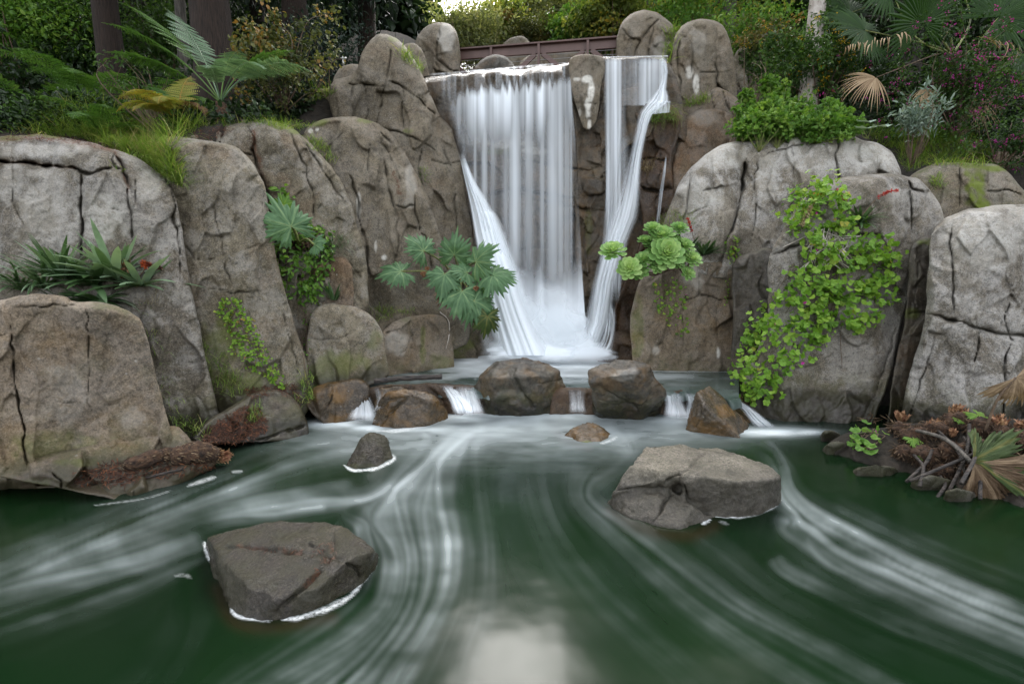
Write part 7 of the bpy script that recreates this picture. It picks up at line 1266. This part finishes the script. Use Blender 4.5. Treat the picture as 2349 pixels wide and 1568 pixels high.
gunnera('gunnera', 'gunnera with big jagged green leaves growing from the crag beside the main fall', r0,
        [(920, 622, 7.25, 0.38, (-.8, -.35, -.1), (.1, -.75, .7)), (972, 575, 7.4, 0.35, (-.6, -.2, .6), (.1, -.85, .6)), (1020, 628, 7.15, 0.40, (-.1, -.5, -.7), (0, -.8, .55)), (1042, 585, 7.5, 0.38, (.1, -.2, .9), (0, -.9, .5)), (1092, 600, 7.3, 0.42, (.5, -.35, .5), (.1, -.8, .6)), (1072, 625, 7.3, 0.32, (-.5, -.4, .1), (-.1, -.8, .6)), (1130, 632, 7.2, 0.44, (.95, -.25, -.1), (.05, -.7, .75)), (1060, 668, 7.1, 0.46, (-.25, -.5, -.75), (-.05, -.85, .5)), (1088, 690, 7.05, 0.42, (.35, -.35, -.85), (.1, -.85, .45)), (1100, 668, 7.3, 0.17, (.3, -.4, .4), (0, -.8, .6), L['bright'])], L['gunnera'], 1, [(972, 636, 7.2, .09), (1092, 668, 7.1, .08), (980, 622, 7.25, .07)])
g = Geo(); gun_leaf(g, P(1022, 672, 7.1), (.15, -.2, -1), (.3, -.9, .2), .24, 9, .6, .5); o = g.put('dead_leaf', L['gundead']); tag(o, 'withered pale leaf hanging under the gunnera', 'leaf')
g = Geo(); gun_leaf(g, P(1118, 725, 7.0), (-.1, -.3, -1), (.2, -.9, .3), .30, 10, .5, .4); o = g.put('dead_leaf', L['gunyel']); tag(o, 'browning leaf dangling in front of the white water at the foot of the main fall', 'leaf')
p0 = at(690, 560, .05); gunnera('gunnera', 'gunnera with one large upward leaf above the leafy herb beside the curved crack', p0, [(668, 520, 5.75, .40, (-.42, -.2, .88), (.25, -.8, .5)), (720, 560, 5.9, .2, (.6, -.3, .3), (0, -.8, .6)), (650, 470, 6.1, .15, (-.2, -.2, .9), (0, -.9, .4), L['bright'])], L['gunnera'], 2)
g = Geo(); gun_leaf(g, at(742, 605, .08), (.05, -.15, -1), (.4, -.9, .1), .40, 11, .7, .5, 70, 4); o = g.put('dead_leaf', L['gundead']); tag(o, 'tattered dry brown leaf hanging in the niche beside the dark upright stone', 'leaf')
# heap of gunnera rhizomes on the bank, with the giant dying leaf
H0 = at(2180, 1040, .0); T = thing('gunnera_heap', 'heap of shaggy brown gunnera rhizomes with black drooping stalks at the waterside', 'gunnera plant', H0); rs = np.random.RandomState(12); g = Geo(); gb = Geo()
for k, (px, py, r) in enumerate([(2065, 985, .10), (2100, 1005, .13), (2150, 990, .13), (2200, 970, .12), (2250, 985, .13), (2300, 1000, .14), (2345, 1010, .15), (2120, 1050, .14), (2180, 1045, .15), (2240, 1040, .14), (2300, 1050, .14), (2080, 1040, .11), (2160, 1085, .10), (2230, 1085, .10), (2390, 1030, .2)]):
    r *= .85; c = at(px, py, r * .3); V = []; n1, n2 = 18, 12
    th = np.linspace(0, 2 * math.pi, n1, endpoint=False); ph = np.linspace(.02, math.pi - .02, n2); d = np.stack([np.sin(ph)[:, None] * np.cos(th), np.sin(ph)[:, None] * np.sin(th), np.cos(ph)[:, None] * np.ones(n1)], -1); R2 = r * (1 + .28 * fbm(d * 2.2 + k, 3, k)); V = c + d * R2[..., None] * np.array([1.15, .8, .85]); idx = np.arange(n1 * n2).reshape(n2, n1)
    q = np.stack([idx[:-1], idx[1:], np.roll(idx, -1, 1)[1:], np.roll(idx, -1, 1)[:-1]], -1).reshape(-1, 4); g.add(V, q, None, .4)
    m = 320; u = rand_dir(rs, m); scatter(gb, 'diamond', c + u * r * np.array([1.15, .8, .85]) * .98, u * .7 + rand_dir(rs, m) * .6 + np.array([0, 0, -.7]), rand_dir(rs, m), r * rs.uniform(.25, .7, m), .009, np.clip(rs.beta(1.0, 4.2, m), 0, 1))
g.put('rhizome', M['crown'], T); gb.put('scales', L['gundead'], T, False)
for px, py, r in ((2196, 945, .085), (2140, 985, .075), (2282, 978, .08), (2072, 958, .075), (2180, 1000, .05), (2330, 985, .06)):
    g = Geo(); c = at(px, py, .05); n = 46; d = rand_dir(rs, n) * .55 + np.array([-.1, -.15, 1.]); scatter(g, 'oval', c + rand_dir(rs, n) * r * .35 + np.array([0, 0, -r * .4]), d, rand_dir(rs, n) + d * .0, r * 1.5, r * .42, rs.rand(n)); g.put('leaf_bud', M['bud'], T, False)
for (a, b_) in [((2165, 1000), (2215, 1110)), ((2210, 985), (2160, 1130)), ((2240, 1010), (2250, 1130)), ((2120, 1040), (2095, 1110)), ((2260, 1020), (2100, 1108)), ((2190, 1010), (2230, 1140)), ((2100, 1060), (2108, 1112)), ((2225, 1020), (2200, 1120)), ((2290, 1000), (2225, 1090)), ((2190, 1100), (2165, 1150)), ((2150, 1010), (2240, 1100))]:
    g = Geo(); A, B = at(*a, .10), at(*b_, .05); tube(g, curve_pts([A, (A + B) / 2 + np.array([0, -.06, .05]), B], 10), .014, 7, .5, .1); g.put('black_stalk', M['char'], T)
L0 = at(2090, 1000, .10); L1 = P(2228, 1058, 3.75); g = Geo(); tube(g, curve_pts([L0, (L0 + L1) / 2 + np.array([0, -.05, .07]), L1], 16), .017, 8, .5, .15); g.put('leaf_stalk', M['barkgrey'], T)
g = Geo(); gun_leaf(g, L1, (1, -.1, .22), (-.15, -.75, .65), .52, 31, .12, .38, 60, 4, .06); o = g.put('giant_leaf', L['gunyel'], T); o['label'] = 'giant mottled green leaf half over the water'
g = Geo(); gun_leaf(g, L1 + np.array([.005, -.01, -.01]), (.62, -.40, -.68), (-.4, -.85, .35), .56, 32, .28, .42, 62, 4, .07); o = g.put('giant_leaf', L['gundead'], T); o['label'] = 'withered brown fold of the giant leaf hanging to the water'
g = Geo(); A = at(2262, 1000, .1); B = P(2330, 865, A[1] - .1); tube(g, curve_pts([A, (A + B) / 2 + np.array([-.03, 0, .05]), B], 12), .010, 7); g.put('leaf_stalk', M['stem'], T); g = Geo(); gun_leaf(g, B, (.5, -.3, -.6), (-.3, -.9, .2), .30, 33, .7, .7, 100, 5); o = g.put('leaf', L['gundead'], T)
for px, py, s, sd in ((2095, 1020, .10, 1), (2240, 968, .13, 2), (2258, 1022, .12, 3), (2195, 975, .07, 4), (2118, 1062, .06, 5)):
    g = Geo(); gun_leaf(g, at(px, py, .10), (.2, -.5, -.3), (0, -.6, .8), s, 60 + sd, .2, .6); g.put('young_leaf', L['bright'], T)
ivy('round_leaved_plant', 'small glossy round-leaved plant with a pink flower at the waterside', [(1945, 1000), (1990, 985), (2030, 990), (2030, 1040), (1990, 1045), (1955, 1025)], 26, .11, 'round', L['bright'], 41, (.04, .12), parts=[('flower', L['magenta'], 1, .035, 'oval')])
# ------------------------------------------------------------------ litter, rhizome wreck and log
def litter(label, poly, n, Ln, seed, mat=None):
    rs = np.random.RandomState(seed); q = in_poly(poly, n, rs); p, nr = hits(q); d = rs.randn(n, 3); d -= nr * (d * nr).sum(1)[:, None]; g = Geo(); scatter(g, 'diamond', p + nr * .008, d, nr + rs.randn(n, 3) * .25, Ln * rs.uniform(.4, 1.5, n), Ln * .14, rs.beta(1.4, 2., n)); o = g.put('needle_litter', mat or M['litter'], None, False); return tag(o, label, 'leaf litter', None, 'stuff')
litter('rusty redwood needle litter on the dark rounded slab', [(470, 990), (520, 955), (560, 930), (600, 940), (615, 985), (570, 1010), (500, 1020), (460, 1015)], 1950, .05, 1)
litter('rusty needle litter around the rhizome wreck at the waterline', [(165, 1090), (260, 1060), (400, 1050), (480, 1050), (500, 1075), (400, 1090), (260, 1115), (180, 1112)], 800, .05, 2)
litter('needles gathered along the mossy crown of the big domed boulder', [(-40, 318), (100, 306), (240, 325), (290, 350), (262, 352), (150, 322), (20, 325)], 780, .04, 3)
litter('needle litter at the feet of the trailing vine', [(560, 890), (680, 880), (690, 930), (640, 900), (570, 915)], 650, .04, 4)
litter('rusty needles lodged in the curved crack', [(574, 285), (584, 300), (582, 345), (605, 395), (620, 430), (612, 432), (595, 395), (574, 345)], 208, .03, 5)
litter('needles on the brow of the curved-crack boulder', [(445, 300), (520, 290), (540, 300), (480, 325), (445, 325)], 286, .04, 6)
litter('orange needles lodged in the cracks of the closest pool boulder', [(545, 1247), (640, 1258), (700, 1264), (770, 1236), (772, 1280), (735, 1312), (690, 1350), (700, 1325), (745, 1280), (640, 1270), (545, 1256)], 78, .03, 7)
litter('pale dead leaves on the stones beside the round-leaved plant', [(1970, 955), (2060, 965), (2070, 985), (2000, 975)], 90, .10, 8, L['gundead'])
RW0 = at(400, 1070, .03); T = thing('rhizome_wreck', 'shaggy broken gunnera rhizome washed up in the needle litter at the waterline', 'rhizome', RW0); rs = np.random.RandomState(14)
for nm, ctrl, r in (('rhizome', [(285, 1068), (320, 1060), (370, 1046), (400, 1040)], .05), ('rhizome', [(400, 1055), (440, 1042), (485, 1052)], .075), ('rhizome', [(445, 1100), (470, 1085)], .045), ('cone', [(500, 1060), (530, 1066), (552, 1080)], .022)):
    g = Geo(); c = curve_pts(np.array([at(x, y, r * .6) for x, y in ctrl]), 14); rd = r * (.75 + .5 * np.sin(np.linspace(.3, 2.8, len(c)))); tube(g, c, rd, 14, .4, .4); o = g.put(nm, M['crown'] if nm != 'cone' else M['char'], T)
    g = Geo(); m = 520 if nm != 'cone' else 160; i = rs.randint(len(c), size=m); u = rand_dir(rs, m); t = unit(np.gradient(c, axis=0))[i]; scatter(g, 'diamond', c[i] + u * rd[i][:, None] * .95, t * .9 + u * .7 + np.array([0, 0, -.3]), u, r * rs.uniform(.3, .75, m), r * .12, np.clip(rs.beta(2, 3.2, m) + (.1 if nm == 'rhizome' else -.4), 0, 1)); g.put('scales', L['gundead'], T, False)
g = Geo(); c = at(492, 1054, .06); n = 60; d = rand_dir(rs, n) * .6 + np.array([.8, -.5, .1]); scatter(g, 'oval', c + rand_dir(rs, n) * .035, d, rand_dir(rs, n), .10, .035, rs.rand(n)); g.put('bud', M['bud'], T, False)
g = Geo(); c = curve_pts([at(330, 1090, .03), at(420, 1080, .04), at(505, 1062, .04), at(520, 1050, .05)], 12); tube(g, c, .012, 7, .5, .2); g.put('stalk', M['char'], T)
A, B = P(858, 874, 5.98), P(1014, 863, 6.2); T = thing('log', 'charred floating log lodged at the brink above the first cascade', 'log', (A + B) / 2); g = Geo(); c = curve_pts([A, A * .6 + B * .4 + np.array([0, 0, .01]), B], 20); tube(g, c, .034 * (1 + .08 * np.sin(np.arange(len(c)) * 1.7)), 14, .5, .25); g.put('trunk', M['char'], T)
g = Geo(); tube(g, [A - unit(B - A) * .003, A + unit(B - A) * .004], .031, 14); g.put('cut_end', M['barkgrey'], T)
rs = np.random.RandomState(2); q = np.array([(1008, 715), (1028, 735), (1029, 770), (1022, 800)]); p, n = hits(q); g = Geo(); tube(g, curve_pts(p + n * .012, 16), .009, 6, .5, .3); o = g.put('dry_root', M['birch']); tag(o, 'pale dry root hanging over the edge of the pale block', 'root')
